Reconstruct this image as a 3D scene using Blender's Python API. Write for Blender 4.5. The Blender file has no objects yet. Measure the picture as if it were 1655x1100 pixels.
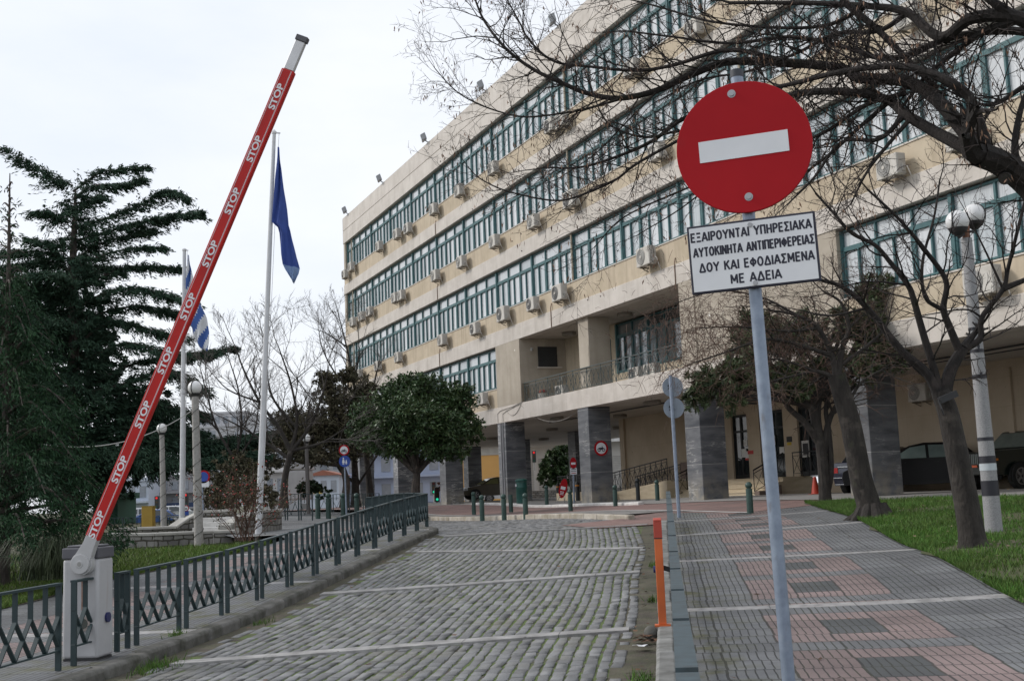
import bpy, bmesh, math, random
import numpy as np
from mathutils import Vector, Matrix
S = bpy.context.scene
COL = S.collection
# ---------------------------------------------------------------- camera
EYE = 1.55
F_PX, CX, CY = 1960.0, 827.5, 550.0
TH, RO = math.radians(7.2), math.radians(2.26)
FW = np.array([0, math.cos(TH), math.sin(TH)])
_r = np.array([1., 0, 0]); _u = np.array([0, -math.sin(TH), math.cos(TH)])
RT = math.cos(RO)*_r - math.sin(RO)*_u
UP = math.sin(RO)*_r + math.cos(RO)*_u
CAMP = np.array([0, 0, EYE])
cd = bpy.data.cameras.new('camera'); cam = bpy.data.objects.new('camera', cd); COL.objects.link(cam)
cd.sensor_width = 36; cd.lens = F_PX/1655*36; cd.clip_start = .05; cd.clip_end = 3000
m = Matrix.Identity(4)
for i in range(3):
    m[i][0], m[i][1], m[i][2], m[i][3] = RT[i], UP[i], -FW[i], CAMP[i]
cam.matrix_world = m
S.camera = cam
cd.dof.use_dof = False
# ---------------------------------------------------------------- light
SUN_EL, SUN_AZ = math.radians(34), math.radians(-78)     # azimuth from +Y, to the left
w = bpy.data.worlds.new("World"); S.world = w; w.use_nodes = True
nt = w.node_tree; nt.nodes.clear()
def N(nt, t, **k):
    n = nt.nodes.new(t)
    for a, b in k.items():
        setattr(n, a, b)
    return n
out = N(nt, 'ShaderNodeOutputWorld'); bg = N(nt, 'ShaderNodeBackground')
sky = N(nt, 'ShaderNodeTexSky', sky_type='NISHITA', sun_disc=False)
sky.sun_elevation = SUN_EL; sky.sun_rotation = SUN_AZ; sky.air_density = 1.2; sky.dust_density = 2.0
tc = N(nt, 'ShaderNodeTexCoord'); mp = N(nt, 'ShaderNodeMapping'); mp.inputs['Scale'].default_value = (1.0, 1.0, 2.6)
nz = N(nt, 'ShaderNodeTexNoise'); nz.inputs['Scale'].default_value = 2.3; nz.inputs['Detail'].default_value = 7; nz.inputs['Roughness'].default_value = .55
rp = N(nt, 'ShaderNodeValToRGB')
rp.color_ramp.elements[0].position = .36; rp.color_ramp.elements[0].color = (6.9, 7.35, 8.1, 1)
rp.color_ramp.elements[1].position = .62; rp.color_ramp.elements[1].color = (8.0, 8.2, 8.6, 1)
mx = N(nt, 'ShaderNodeMixRGB'); mx.inputs[0].default_value = .90
for a, b in ((tc.outputs['Generated'], mp.inputs[0]), (mp.outputs[0], nz.inputs['Vector']), (nz.outputs[0], rp.inputs[0]),
             (sky.outputs[0], mx.inputs[1]), (rp.outputs[0], mx.inputs[2]), (mx.outputs[0], bg.inputs[0]), (bg.outputs[0], out.inputs[0])):
    nt.links.new(a, b)
bg.inputs[1].default_value = .10
sd = bpy.data.lights.new('sun', 'SUN'); sd.energy = 1.45; sd.angle = math.radians(11); sd.color = (1, .955, .90)
sun = bpy.data.objects.new('sun', sd); COL.objects.link(sun)
sdir = Vector((math.sin(SUN_AZ)*math.cos(SUN_EL), math.cos(SUN_AZ)*math.cos(SUN_EL), math.sin(SUN_EL)))
sun.rotation_euler = sdir.to_track_quat('Z', 'Y').to_euler()
sun.location = (-40, 10, 60)
S.view_settings.view_transform = 'Standard'; S.view_settings.look = 'None'; S.view_settings.gamma = 1
S.view_settings.exposure = 0.38; S.view_settings.use_curve_mapping = False
# ---------------------------------------------------------------- helpers: camera rays, terrain
def ray(x, y): return FW + (x-CX)/F_PX*RT - (y-CY)/F_PX*UP
def at(x, y, Y):
    d = ray(x, y); return Vector(CAMP + d*(Y/d[1]))
_c = []
def _P(x, y, Y, dz=0.):
    p = at(x, y, Y); _c.append((p[0], p[1], p[2]-dz))
for q in [(100,1094,11.15),(355,996.5,15.7),(572,900,22.5),(678,857,28.2),(1120,985,13.7),(1500,965,13.7),(1112,905,18.4),(1480,887,18.4),(1100,865,23.1),(1095,842,27.8)]: _P(*q, .12)
for q in [(1213,832,29,.1),(1570,885,16.9,.12),(1607,870,19.2,.1),(1405,845,22.4,.1),(790,840,41.9,0),(766,830,50,.08),(922,828,42,.08),(995,820,43,.1),(1063,811,42.5,.1),(318,880,30,0),(262,846,47,0),(294,841,49,0),(417,868,30,0)]: _P(*q)
_c += [(-4,0,0),(4,0,0),(0,5,0),(-6,6,-.05),(6,7,.0),(0,12.3,.03),(1,17.3,.25),(1,22.3,.45),(1.3,27.3,.66)]
FU = np.array([.3817, -.9243]); FN = np.array([.9243, .3817]); FP = np.array([-1.2699, 58.1])
for a in (-26,-15,-5,5,15,25,35):
    for b in (-.5,6,14):
        q = FP+FU*a+FN*b; _c.append((q[0], q[1], .995))
_c += [(-30,90,-.1),(-12,100,.3),(-50,60,.3),(-20,20,.35),(-20,8,0),(20,5,.2),(18,14,.7)]
for k in range(12):
    _c.append((260*math.sin(k*math.pi/6), 260*math.cos(k*math.pi/6)+30, 0))
_c = np.array(_c)
def _phi(r2): return np.where(r2 < 1e-9, 0, .5*r2*np.log(r2+1e-12))
_n = len(_c); _d = _c[:, None, :2]-_c[None, :, :2]
_K = _phi((_d**2).sum(-1))+np.eye(_n)*4.0; _Pm = np.c_[np.ones(_n), _c[:, :2]]
_w = np.linalg.solve(np.block([[_K, _Pm], [_Pm.T, np.zeros((3, 3))]]), np.r_[_c[:, 2], 0, 0, 0])
def gzv(x, y):
    x = np.asarray(x, float); y = np.asarray(y, float)
    r = np.hypot(x, y-30); k = np.minimum(1, 240/np.maximum(r, 1e-6))
    x = x*k; y = 30+(y-30)*k
    r2 = (x[..., None]-_c[:, 0])**2+(y[..., None]-_c[:, 1])**2
    return _phi(r2)@_w[:_n]+_w[_n]+_w[_n+1]*x+_w[_n+2]*y
def gz(x, y): return float(gzv(x, y))
def G(px, py, off=0.):
    d = ray(px, py); Y = 3.
    while Y < 160:
        p = CAMP+d*(Y/d[1])
        if p[2] < gz(p[0], p[1])+off: return Vector((p[0], p[1], gz(p[0], p[1])+off))
        Y += .1
    return Vector(p)
RDT = np.array([.12, .993]); RDT /= np.linalg.norm(RDT); RDN = np.array([RDT[1], -RDT[0]]); RDO = np.array([.62, 4.0])
RDANG = -math.atan2(RDT[0], RDT[1])
def rd(u, v, off=0.):
    p = RDO+RDN*u+RDT*v
    return Vector((p[0], p[1], gz(p[0], p[1])+off))
def uv_of(p):
    q = np.array([p[0], p[1]])-RDO; return float(q@RDN), float(q@RDT)
# ---------------------------------------------------------------- helpers: meshes
class MB:
    def __init__(s): s.v = []; s.f = []; s.m = []
    def add(s, v, f, mi=0):
        o = len(s.v); s.v += [tuple(p) for p in v]; s.f += [tuple(i+o for i in q) for q in f]; s.m += [mi]*len(f); return s
    def box(s, x0, x1, y0, y1, z0, z1, mi=0):
        v = [(x0,y0,z0),(x1,y0,z0),(x1,y1,z0),(x0,y1,z0),(x0,y0,z1),(x1,y0,z1),(x1,y1,z1),(x0,y1,z1)]
        return s.add(v, [(3,2,1,0),(4,5,6,7),(0,1,5,4),(1,2,6,5),(2,3,7,6),(3,0,4,7)], mi)
    def bar(s, p, q, w, h, mi=0, up=(0,0,1)):
        p = Vector(p); q = Vector(q); d = (q-p).normalized(); u = Vector(up)
        if abs(d.dot(u)) > .99: u = Vector((0,1,0))
        x = d.cross(u).normalized(); z = x.cross(d)
        v = []
        for c in (p, q):
            for a, b in ((-1,-1),(1,-1),(1,1),(-1,1)): v.append(c+x*a*w/2+z*b*h/2)
        return s.add(v, [(0,1,2,3),(7,6,5,4),(0,4,5,1),(1,5,6,2),(2,6,7,3),(3,7,4,0)], mi)
    def tube(s, pts, r, n=8, mi=0, cap=True):
        pts = [Vector(p) for p in pts]
        if not hasattr(r, '__len__'): r = [r]*len(pts)
        o = len(s.v); ref = None
        for i, p in enumerate(pts):
            d = (pts[min(i+1, len(pts)-1)]-pts[max(i-1, 0)])
            d = d.normalized() if d.length > 1e-9 else Vector((0,0,1))
            if ref is None: ref = Vector((1,0,0)) if abs(d.x) < .8 else Vector((0,1,0))
            x = d.cross(ref)
            if x.length < 1e-4: x = d.cross(Vector((.3,.5,.8)))
            x.normalize(); y = d.cross(x); ref = x.cross(d); ref = -y if ref.length < 1e-6 else ref
            for k in range(n):
                a = 2*math.pi*k/n; s.v.append(tuple(p+x*(math.cos(a)*r[i])+y*(math.sin(a)*r[i])))
        for i in range(len(pts)-1):
            for k in range(n):
                a = o+i*n+k; b = o+i*n+(k+1) % n
                s.f.append((a, b, b+n, a+n)); s.m.append(mi)
        if cap and n > 3:
            s.f.append(tuple(o+k for k in range(n))[::-1]); s.m.append(mi)
            e = o+(len(pts)-1)*n; s.f.append(tuple(e+k for k in range(n))); s.m.append(mi)
        return s
    def lathe(s, prof, c=(0,0,0), n=24, mi=0):
        o = len(s.v)
        for r, z in prof:
            for k in range(n):
                a = 2*math.pi*k/n; s.v.append((c[0]+r*math.cos(a), c[1]+r*math.sin(a), c[2]+z))
        for i in range(len(prof)-1):
            for k in range(n):
                a = o+i*n+k; b = o+i*n+(k+1) % n
                s.f.append((a, b, b+n, a+n)); s.m.append(mi)
        s.f.append(tuple(o+k for k in range(n))[::-1]); s.m.append(mi)
        e = o+(len(prof)-1)*n; s.f.append(tuple(e+k for k in range(n))); s.m.append(mi)
        return s
    def prism(s, pts, ext, mi=0):
        n = len(pts); a = [Vector(p) for p in pts]; e = Vector(ext); b = [p+e for p in a]
        return s.add(a+b, [tuple(range(n))[::-1], tuple(range(n, 2*n))]+[(i, (i+1) % n, n+(i+1) % n, n+i) for i in range(n)], mi)
    def disc(s, c, r, y0, y1, n=40, mi=0, rx=None):      # disc facing -y
        rx = rx or r
        return s.prism([(c[0]+rx*math.cos(2*math.pi*k/n), y0, c[1]+r*math.sin(2*math.pi*k/n)) for k in range(n)], (0, y1-y0, 0), mi)
    def sphere(s, c, r, n=16, mi=0, sq=1.):
        p = [(max(.001, r*math.sin(math.pi*i/n)), -r*sq*math.cos(math.pi*i/n)) for i in range(n+1)]
        return s.lathe(p, c, n*2 if n < 12 else 24, mi)
    def build(s, name, mats, parent=None, smooth=False, bevel=0., seg=1, ang=35):
        me = bpy.data.meshes.new(name); me.from_pydata(s.v, [], s.f)
        if not isinstance(mats, (list, tuple)): mats = [mats]
        for q in mats: me.materials.append(q)
        if len(mats) > 1: me.polygons.foreach_set('material_index', s.m)
        o = bpy.data.objects.new(name, me); COL.objects.link(o)
        fixn(me)
        if smooth:
            me.polygons.foreach_set('use_smooth', [True]*len(me.polygons))
            try: me.set_sharp_from_angle(angle=math.radians(ang))
            except Exception: pass
        if bevel:
            b = o.modifiers.new('bevel', 'BEVEL'); b.width = bevel; b.segments = seg; b.limit_method = 'ANGLE'; b.angle_limit = math.radians(40)
        if parent: o.parent = parent
        return o
def _split(mb):
    par = list(range(len(mb.v)))
    def fnd(i):
        while par[i] != i: par[i] = par[par[i]]; i = par[i]
        return i
    for f in mb.f:
        r = fnd(f[0])
        for i in f[1:]: par[fnd(i)] = r
    out = {}
    for f, m in zip(mb.f, mb.m): out.setdefault(fnd(f[0]), []).append((f, m))
    res = []
    for fs in out.values():
        ids = sorted({i for f, _ in fs for i in f}); mp = {i: k for k, i in enumerate(ids)}; n = MB()
        n.v = [mb.v[i] for i in ids]; n.f = [tuple(mp[i] for i in f) for f, _ in fs]; n.m = [m for _, m in fs]; res.append(n)
    return res
def build_each(mb, name, mats, parent, **k):
    return [q.build(name, mats, parent, **k) for q in _split(mb)]
def fixn(me):
    if len(me.polygons) > 60000: return
    bm = bmesh.new(); bm.from_mesh(me); bmesh.ops.recalc_face_normals(bm, faces=bm.faces); bm.to_mesh(me); bm.free()
def tag(o, label, cat, group=None, kind=None):
    if len(label.split()) > 16: print('LONG LABEL', label)
    o['label'] = label; o['category'] = cat
    if group: o['group'] = group
    if kind: o['kind'] = kind
    return o
def thing(name, label, cat, loc=(0,0,0), rz=0., group=None):
    o = bpy.data.objects.new(name, None); COL.objects.link(o); o.empty_display_size = .2
    o.location = loc; o.rotation_euler = (0, 0, rz); return tag(o, label, cat, group)
def struct(o): o['kind'] = 'structure'; return o
def dup(root, loc=None, rz=None, label=None):
    r = root.copy(); COL.objects.link(r)
    if loc is not None: r.location = loc
    if rz is not None: r.rotation_euler = (0, 0, rz)
    if label: r['label'] = label
    for ch in list(root.children):
        c = ch.copy(); COL.objects.link(c); c.parent = r
        for g in list(ch.children):
            d = g.copy(); COL.objects.link(d); d.parent = c
    return r
def text_part(body, size, mat, parent, M, width=None, name='lettering', bold=0., height=None, ext=.0006):
    cu = bpy.data.curves.new(name, 'FONT'); cu.body = body; cu.size = 1.0; cu.align_x = 'CENTER'; cu.align_y = 'CENTER'; cu.offset = bold/size; cu.extrude = ext/size
    cu.resolution_u = 4
    to = bpy.data.objects.new('tmp', cu); COL.objects.link(to)
    bpy.context.view_layer.update()
    dg = bpy.context.evaluated_depsgraph_get()
    me = bpy.data.meshes.new_from_object(to.evaluated_get(dg)); me.name = name
    bpy.data.objects.remove(to); bpy.data.curves.remove(cu)
    co = np.zeros(len(me.vertices)*3, np.float32); me.vertices.foreach_get('co', co); co = co.reshape(-1, 3)
    mn, mx_ = co.min(0), co.max(0); co[:, :2] -= ((mn+mx_)/2)[:2]; co *= size; mn = mn*size; mx_ = mx_*size
    if width: co[:, 0] *= width/(mx_[0]-mn[0])
    if height: co[:, 1] *= height/(mx_[1]-mn[1])
    me.vertices.foreach_set('co', co.ravel()); me.transform(M)
    me.materials.clear(); me.materials.append(mat)
    o = bpy.data.objects.new(name, me); COL.objects.link(o); o.parent = parent
    return o
_GL = {  # upper-case letters drawn as strokes on a unit-high grid: width, polylines
 'Α': (.62, [[(0,0),(.31,1),(.62,0)], [(.12,.32),(.50,.32)]]), 'Δ': (.66, [[(.02,.045),(.33,1),(.64,.045)], [(0,.06),(.66,.06)]]), 'Ε': (.50, [[(.06,0),(.06,1)], [(0,.94),(.5,.94)], [(.06,.52),(.44,.52)], [(0,.06),(.5,.06)]]),
 'Ξ': (.54, [[(.02,.94),(.52,.94)], [(.08,.52),(.46,.52)], [(.0,.06),(.54,.06)]]), 'Ι': (.12, [[(.06,0),(.06,1)]]), 'Ρ': (.52, [[(.06,0),(.06,1)], [(.06,.94),(.30,.94),(.42,.90),(.47,.80),(.47,.66),(.42,.54),(.30,.48),(.06,.48)]]),
 'Ο': (.64, [[(.32+.26*math.cos(a*math.pi/12), .5+.44*math.sin(a*math.pi/12)) for a in range(25)]]), 'Υ': (.60, [[(0,1),(.30,.46),(.60,1)], [(.30,.48),(.30,0)]]), 'Ν': (.58, [[(.06,0),(.06,1)], [(.06,.96),(.52,.04)], [(.52,0),(.52,1)]]),
 'Τ': (.54, [[(0,.94),(.54,.94)], [(.27,.94),(.27,0)]]), 'Π': (.58, [[(.06,0),(.06,1)], [(.52,0),(.52,1)], [(0,.94),(.58,.94)]]), 'Η': (.58, [[(.06,0),(.06,1)], [(.52,0),(.52,1)], [(.06,.5),(.52,.5)]]),
 'Σ': (.54, [[(.53,.94),(.04,.94),(.32,.5),(.04,.06),(.54,.06)]]), 'Κ': (.58, [[(.06,0),(.06,1)], [(.55,1),(.10,.46)], [(.24,.60),(.57,0)]]), 'Φ': (.66, [[(.33+.27*math.cos(a*math.pi/10), .5+.27*math.sin(a*math.pi/10)) for a in range(21)], [(.33,0),(.33,1)]]),
 'Μ': (.70, [[(.06,0),(.06,1)], [(.07,.97),(.35,.25),(.63,.97)], [(.64,0),(.64,1)]]), ' ': (.30, [])}
def stroke_text(body, x, y, z, width, height, parent, mat, weight=.20, gap=.16):
    adv = sum(_GL[c][0]+gap for c in body)-gap; k = (width/adv); mb = MB(); px = x-width/2; n = 0
    for c in body:
        w_, lines = _GL[c]
        for ln in lines:
            for (a, b), (c_, d) in zip(ln, ln[1:]):
                p = Vector((px+a*k, y-.00012*(n % 4), z-height/2+b*height)); q = Vector((px+c_*k, y-.00012*(n % 4), z-height/2+d*height)); e = (q-p).normalized()*(height*weight*.12 if len(ln) > 4 else 0); n += 1
                t = height*weight*.5; d_ = (q-p).normalized(); s = Vector((-d_.z, 0, d_.x))*t
                mb.add([p-e-s, q+e-s, q+e+s, p-e+s], [(0,1,2,3)])
        px += (w_+gap)*k
    return mb.build('lettering', mat, parent)
def face_y(x, y, z, spin=0.):     # text lying in the plane facing -y
    return Matrix.Translation((x, y, z)) @ Matrix.Rotation(math.radians(90), 4, 'X') @ Matrix.Rotation(spin, 4, 'Z')
# ---------------------------------------------------------------- materials
def lk(nt, a, b): nt.links.new(a, b)
def M_(name, c1, rough=.7, c2=None, scale=3., detail=6, bump=0., bscale=None, metal=0., spec=.5, island=0., coat=0., lo=.35, hi=.65, stretch=None, obj=True, ihue=0.):
    mt = bpy.data.materials.new(name); mt.use_nodes = True; nt = mt.node_tree; b = nt.nodes['Principled BSDF']
    b.inputs['Roughness'].default_value = rough; b.inputs['Metallic'].default_value = metal
    b.inputs['Specular IOR Level'].default_value = spec; b.inputs['Coat Weight'].default_value = coat
    tc = N(nt, 'ShaderNodeTexCoord'); src = tc.outputs['Object']
    if stretch:
        mp = N(nt, 'ShaderNodeMapping'); mp.inputs['Scale'].default_value = stretch; lk(nt, src, mp.inputs[0]); src = mp.outputs[0]
    if c2 is None: c2 = tuple(x*.82 for x in c1)
    nz = N(nt, 'ShaderNodeTexNoise'); nz.inputs['Scale'].default_value = scale; nz.inputs['Detail'].default_value = detail; nz.inputs['Roughness'].default_value = .6
    lk(nt, src, nz.inputs['Vector'])
    r = N(nt, 'ShaderNodeValToRGB'); r.color_ramp.elements[0].position = lo; r.color_ramp.elements[1].position = hi
    r.color_ramp.elements[0].color = (*c2, 1); r.color_ramp.elements[1].color = (*c1, 1); lk(nt, nz.outputs[0], r.inputs[0])
    col = r.outputs[0]
    if island or ihue:
        g = N(nt, 'ShaderNodeNewGeometry'); hs = N(nt, 'ShaderNodeHueSaturation')
        mr = N(nt, 'ShaderNodeMapRange'); mr.inputs[3].default_value = 1-island; mr.inputs[4].default_value = 1+island
        lk(nt, g.outputs['Random Per Island'], mr.inputs[0]); lk(nt, mr.outputs[0], hs.inputs['Value']); lk(nt, col, hs.inputs['Color'])
        if ihue:
            m3 = N(nt, 'ShaderNodeMath', operation='MULTIPLY'); m3.inputs[1].default_value = 17.31; lk(nt, g.outputs['Random Per Island'], m3.inputs[0])
            m4 = N(nt, 'ShaderNodeMath', operation='FRACT'); lk(nt, m3.outputs[0], m4.inputs[0])
            m2 = N(nt, 'ShaderNodeMapRange'); m2.inputs[3].default_value = .5-ihue; m2.inputs[4].default_value = .5+ihue
            lk(nt, m4.outputs[0], m2.inputs[0]); lk(nt, m2.outputs[0], hs.inputs['Hue'])
        col = hs.outputs[0]
    lk(nt, col, b.inputs['Base Color'])
    if bump:
        n2 = N(nt, 'ShaderNodeTexNoise'); n2.inputs['Scale'].default_value = bscale or scale*6; n2.inputs['Detail'].default_value = 5; lk(nt, src, n2.inputs['Vector'])
        bm = N(nt, 'ShaderNodeBump'); bm.inputs['Strength'].default_value = bump; bm.inputs['Distance'].default_value = .02
        lk(nt, n2.outputs[0], bm.inputs['Height']); lk(nt, bm.outputs[0], b.inputs['Normal'])
    mt['col'] = 0
    return mt
def colsock(mt):
    b = mt.node_tree.nodes['Principled BSDF']; return b, b.inputs['Base Color'].links[0].from_socket
def mixin(mt, fac_sock, color, mode='MIX'):
    nt = mt.node_tree; b, c = colsock(mt)
    mx = N(nt, 'ShaderNodeMixRGB', blend_type=mode); lk(nt, fac_sock, mx.inputs[0]); lk(nt, c, mx.inputs[1])
    mx.inputs[2].default_value = (*color, 1); lk(nt, mx.outputs[0], b.inputs['Base Color'])
def noise_mask(mt, scale, lo, hi, stretch=(1,1,1), coord='Object', detail=6):
    nt = mt.node_tree; tc = N(nt, 'ShaderNodeTexCoord'); mp = N(nt, 'ShaderNodeMapping'); mp.inputs['Scale'].default_value = stretch
    lk(nt, tc.outputs[coord], mp.inputs[0]); nz = N(nt, 'ShaderNodeTexNoise'); nz.inputs['Scale'].default_value = scale; nz.inputs['Detail'].default_value = detail
    lk(nt, mp.outputs[0], nz.inputs['Vector']); mr = N(nt, 'ShaderNodeMapRange'); mr.inputs[1].default_value = lo; mr.inputs[2].default_value = hi
    lk(nt, nz.outputs[0], mr.inputs[0]); return mr.outputs[0]
def periodic(mt, axis, period, width, offset=0., coord='Object'):
    """1 on a thin line repeated along an axis"""
    nt = mt.node_tree; tc = N(nt, 'ShaderNodeTexCoord'); sp = N(nt, 'ShaderNodeSeparateXYZ'); lk(nt, tc.outputs[coord], sp.inputs[0])
    a = N(nt, 'ShaderNodeMath', operation='ADD'); a.inputs[1].default_value = -offset+1000*period; lk(nt, sp.outputs[axis], a.inputs[0])
    mo = N(nt, 'ShaderNodeMath', operation='MODULO'); mo.inputs[1].default_value = period; lk(nt, a.outputs[0], mo.inputs[0])
    l = N(nt, 'ShaderNodeMath', operation='LESS_THAN'); l.inputs[1].default_value = width; lk(nt, mo.outputs[0], l.inputs[0])
    return l.outputs[0]
def scale_sock(mt, s, k):
    n = N(mt.node_tree, 'ShaderNodeMath', operation='MULTIPLY'); n.inputs[1].default_value = k; lk(mt.node_tree, s, n.inputs[0]); return n.outputs[0]
rng = random.Random(7)
# ================================================================ GROUND
def mth(nt, op, a, b=None, c=None):
    n = N(nt, 'ShaderNodeMath', operation=op)
    for i, x in enumerate((a, b, c)):
        if x is None: continue
        if isinstance(x, (int, float)): n.inputs[i].default_value = x
        else: lk(nt, x, n.inputs[i])
    return n.outputs[0]
def mixc(nt, f, a, b):
    n = N(nt, 'ShaderNodeMixRGB')
    if isinstance(f, (int, float)): n.inputs[0].default_value = f
    else: lk(nt, f, n.inputs[0])
    for i, x in ((1, a), (2, b)):
        if isinstance(x, tuple): n.inputs[i].default_value = (*x, 1)
        else: lk(nt, x, n.inputs[i])
    return n.outputs[0]
def noise(nt, vec, scale, detail=6, rough=.6):
    n = N(nt, 'ShaderNodeTexNoise'); n.inputs['Scale'].default_value = scale; n.inputs['Detail'].default_value = detail; n.inputs['Roughness'].default_value = rough
    lk(nt, vec, n.inputs['Vector']); return n.outputs[0]
def rng01(nt, s, lo, hi, a=0., b=1.):
    n = N(nt, 'ShaderNodeMapRange'); n.inputs[1].default_value = lo; n.inputs[2].default_value = hi; n.inputs[3].default_value = a; n.inputs[4].default_value = b
    lk(nt, s, n.inputs[0]); return n.outputs[0]
def grid_mesh(name, P, UV, mat):
    """P: array (nr,nc,3)"""
    nr, nc = P.shape[:2]; me = bpy.data.meshes.new(name)
    idx = np.arange(nr*nc).reshape(nr, nc)
    f = np.stack([idx[:-1, :-1], idx[:-1, 1:], idx[1:, 1:], idx[1:, :-1]], -1).reshape(-1, 4)
    me.from_pydata(P.reshape(-1, 3).tolist(), [], f.tolist()); me.materials.append(mat)
    uvl = me.uv_layers.new(name='uv'); uvl.data.foreach_set('uv', UV.reshape(-1, 2)[f.ravel()].astype(np.float32).ravel())
    me.polygons.foreach_set('use_smooth', [True]*len(f))
    o = bpy.data.objects.new(name, me); COL.objects.link(o)
    bm = bmesh.new(); bm.from_mesh(me); bmesh.ops.recalc_face_normals(bm, faces=bm.faces)
    if sum(fc.normal.z for fc in bm.faces) < 0: bmesh.ops.reverse_faces(bm, faces=bm.faces)
    bm.to_mesh(me); bm.free(); return o
def strip_uv(name, vs, uL, uR, off, mat, du=.5, umap=None):
    vs = np.array(vs, float); L = np.array([uL(v) for v in vs]); R = np.array([uR(v) for v in vs])
    nc = max(2, int(np.max(R-L)/du)+1); k = np.linspace(0, 1, nc)[None, :]
    U = L[:, None]+(R-L)[:, None]*k; V = np.repeat(vs[:, None], nc, 1)
    X = RDO[0]+RDN[0]*U+RDT[0]*V; Y = RDO[1]+RDN[1]*U+RDT[1]*V
    Pn = np.stack([X, Y, gzv(X, Y)+off], -1)
    UU = umap(U) if umap else U
    return grid_mesh(name, Pn, np.stack([UU, V], -1), mat)
def fac(a, b, off=0.):
    p = FP+FU*a+FN*b; return Vector((p[0], p[1], gz(p[0], p[1])+off))
def strip_ab(name, As, bL, bR, off, mat, db=.6):
    As = np.array(As, float); L = np.array([bL(v) for v in As]); R = np.array([bR(v) for v in As])
    nc = max(2, int(np.max(R-L)/db)+1); k = np.linspace(0, 1, nc)[None, :]
    B = L[:, None]+(R-L)[:, None]*k; A = np.repeat(As[:, None], nc, 1)
    X = FP[0]+FU[0]*A+FN[0]*B; Y = FP[1]+FU[1]*A+FN[1]*B
    return grid_mesh(name, np.stack([X, Y, gzv(X, Y)+(off(A, B) if callable(off) else off)], -1), np.stack([A, B], -1), mat)
# --- terrain
def tmat():
    mt = M_('earth', (.10,.09,.055), .95, (.055,.062,.03), scale=.6, bump=.5, bscale=9)
    return mt
xs = np.unique(np.r_[np.linspace(-1500,-60,10), np.arange(-60, 61, 1.2), np.linspace(60, 1500, 10)])
ys = np.unique(np.r_[np.linspace(-300, -6, 6), np.arange(-6, 131, 1.2), np.linspace(131, 2200, 14)])
XX, YY = np.meshgrid(xs, ys); far = np.hypot(XX, YY-30) > 150
ter = struct(grid_mesh('ground', np.stack([XX, YY, gzv(XX, YY)-.14], -1), np.stack([XX, YY], -1), tmat()))
# --- road base (moss and dirt between the setts)
def rbmat():
    mt = M_('moss_dirt', (.105,.088,.07), .95, (.055,.046,.036), scale=2.2, bump=.6, bscale=40, lo=.4, hi=.62)
    nt = mt.node_tree; tc = N(nt, 'ShaderNodeTexCoord'); sp = N(nt, 'ShaderNodeSeparateXYZ'); lk(nt, tc.outputs['UV'], sp.inputs[0])
    ins = mth(nt, 'MAXIMUM', mth(nt, 'MULTIPLY', mth(nt, 'GREATER_THAN', sp.outputs[0], -5.15), mth(nt, 'LESS_THAN', sp.outputs[0], -.7)), mth(nt, 'LESS_THAN', sp.outputs[1], -6.4))
    nm = noise_mask(mt, 5, .36, .55); mixin(mt, mth(nt, 'MULTIPLY', nm, rng01(nt, ins, 0, 1, .18, 1.0)), (.085,.125,.028)); return mt
MOSS = rbmat()
struct(strip_uv('road', np.arange(-4, 26.1, .5), lambda v: -5.5, lambda v: -.26, 0., MOSS))
# --- setts
def setts(name, cells, mat, frame):
    """cells: list of (p0,p1,q0,q1) rectangles in a frame; each becomes one worn stone"""
    c = np.array(cells); n = len(c); r = np.random.RandomState(3)
    pc = (c[:, 0]+c[:, 1])/2; qc = (c[:, 2]+c[:, 3])/2; hp = (c[:, 1]-c[:, 0])/2; hq = (c[:, 3]-c[:, 2])/2
    ang = r.normal(0, .03, n); z0 = .009+r.normal(0, .0022, n); tp = r.normal(0, .016, n); tq = r.normal(0, .010, n)
    V = np.zeros((n, 12, 3))
    k = 0
    for ring, (ins, inq, dz) in enumerate(((0., 0., -.034), (.003, .001, -.005), (.009, .005, 0.))):
        for sp, sq in ((-1,-1),(1,-1),(1,1),(-1,1)):
            jp = r.normal(0, .006, n)*(ring > 0); jq = r.normal(0, .003, n)*(ring > 0)
            lp = sp*(hp-ins)+jp; lq = sq*(hq-inq)+jq
            P = pc+lp*np.cos(ang)-lq*np.sin(ang); Q = qc+lp*np.sin(ang)+lq*np.cos(ang)
            X, Y = frame(P, Q); V[:, k, 0] = X; V[:, k, 1] = Y; V[:, k, 2] = gzv(X, Y)+z0+dz+lp*tp+lq*tq; k += 1
    f = []
    base = [(8,9,10,11)]+[(i, (i+1) % 4, 4+(i+1) % 4, 4+i) for i in range(4)]+[(4+i, 4+(i+1) % 4, 8+(i+1) % 4, 8+i) for i in range(4)]
    for i in range(n):
        o = i*12; f += [tuple(o+j for j in q) for q in base]
    me = bpy.data.meshes.new(name); me.from_pydata(V.reshape(-1, 3).tolist(), [], f); me.materials.append(mat)
    me.polygons.foreach_set('use_smooth', [True]*len(f))
    o = bpy.data.objects.new(name, me); COL.objects.link(o); return struct(o)
SETT = M_('granite_setts', (.20,.202,.205), .72, (.14,.141,.142), scale=4, bump=.35, bscale=60, island=.26, ihue=.012, lo=.3, hi=.7)
mixin(SETT, noise_mask(SETT, 1.1, .55, .75), (.15,.145,.12))
GRAN = M_('pale_granite', (.36,.352,.345), .8, (.19,.185,.18), scale=5, bump=.2, bscale=50, island=.1)
bands = [((-5.14,7.94),(-.6,9.19)), ((-5.28,13.77),(-.58,14.33)), ((-5.0,19.5),(-.59,18.26)), ((-5.1,23.0),(-.6,25.0)), ((-5.1,2.6),(-.6,3.9))]
def bandv(i, u):
    (u0, v0), (u1, v1) = bands[i]; return v0+(v1-v0)*(u-u0)/(u1-u0)
cells = []
rr = random.Random(11)
u = -5.27; 
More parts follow.
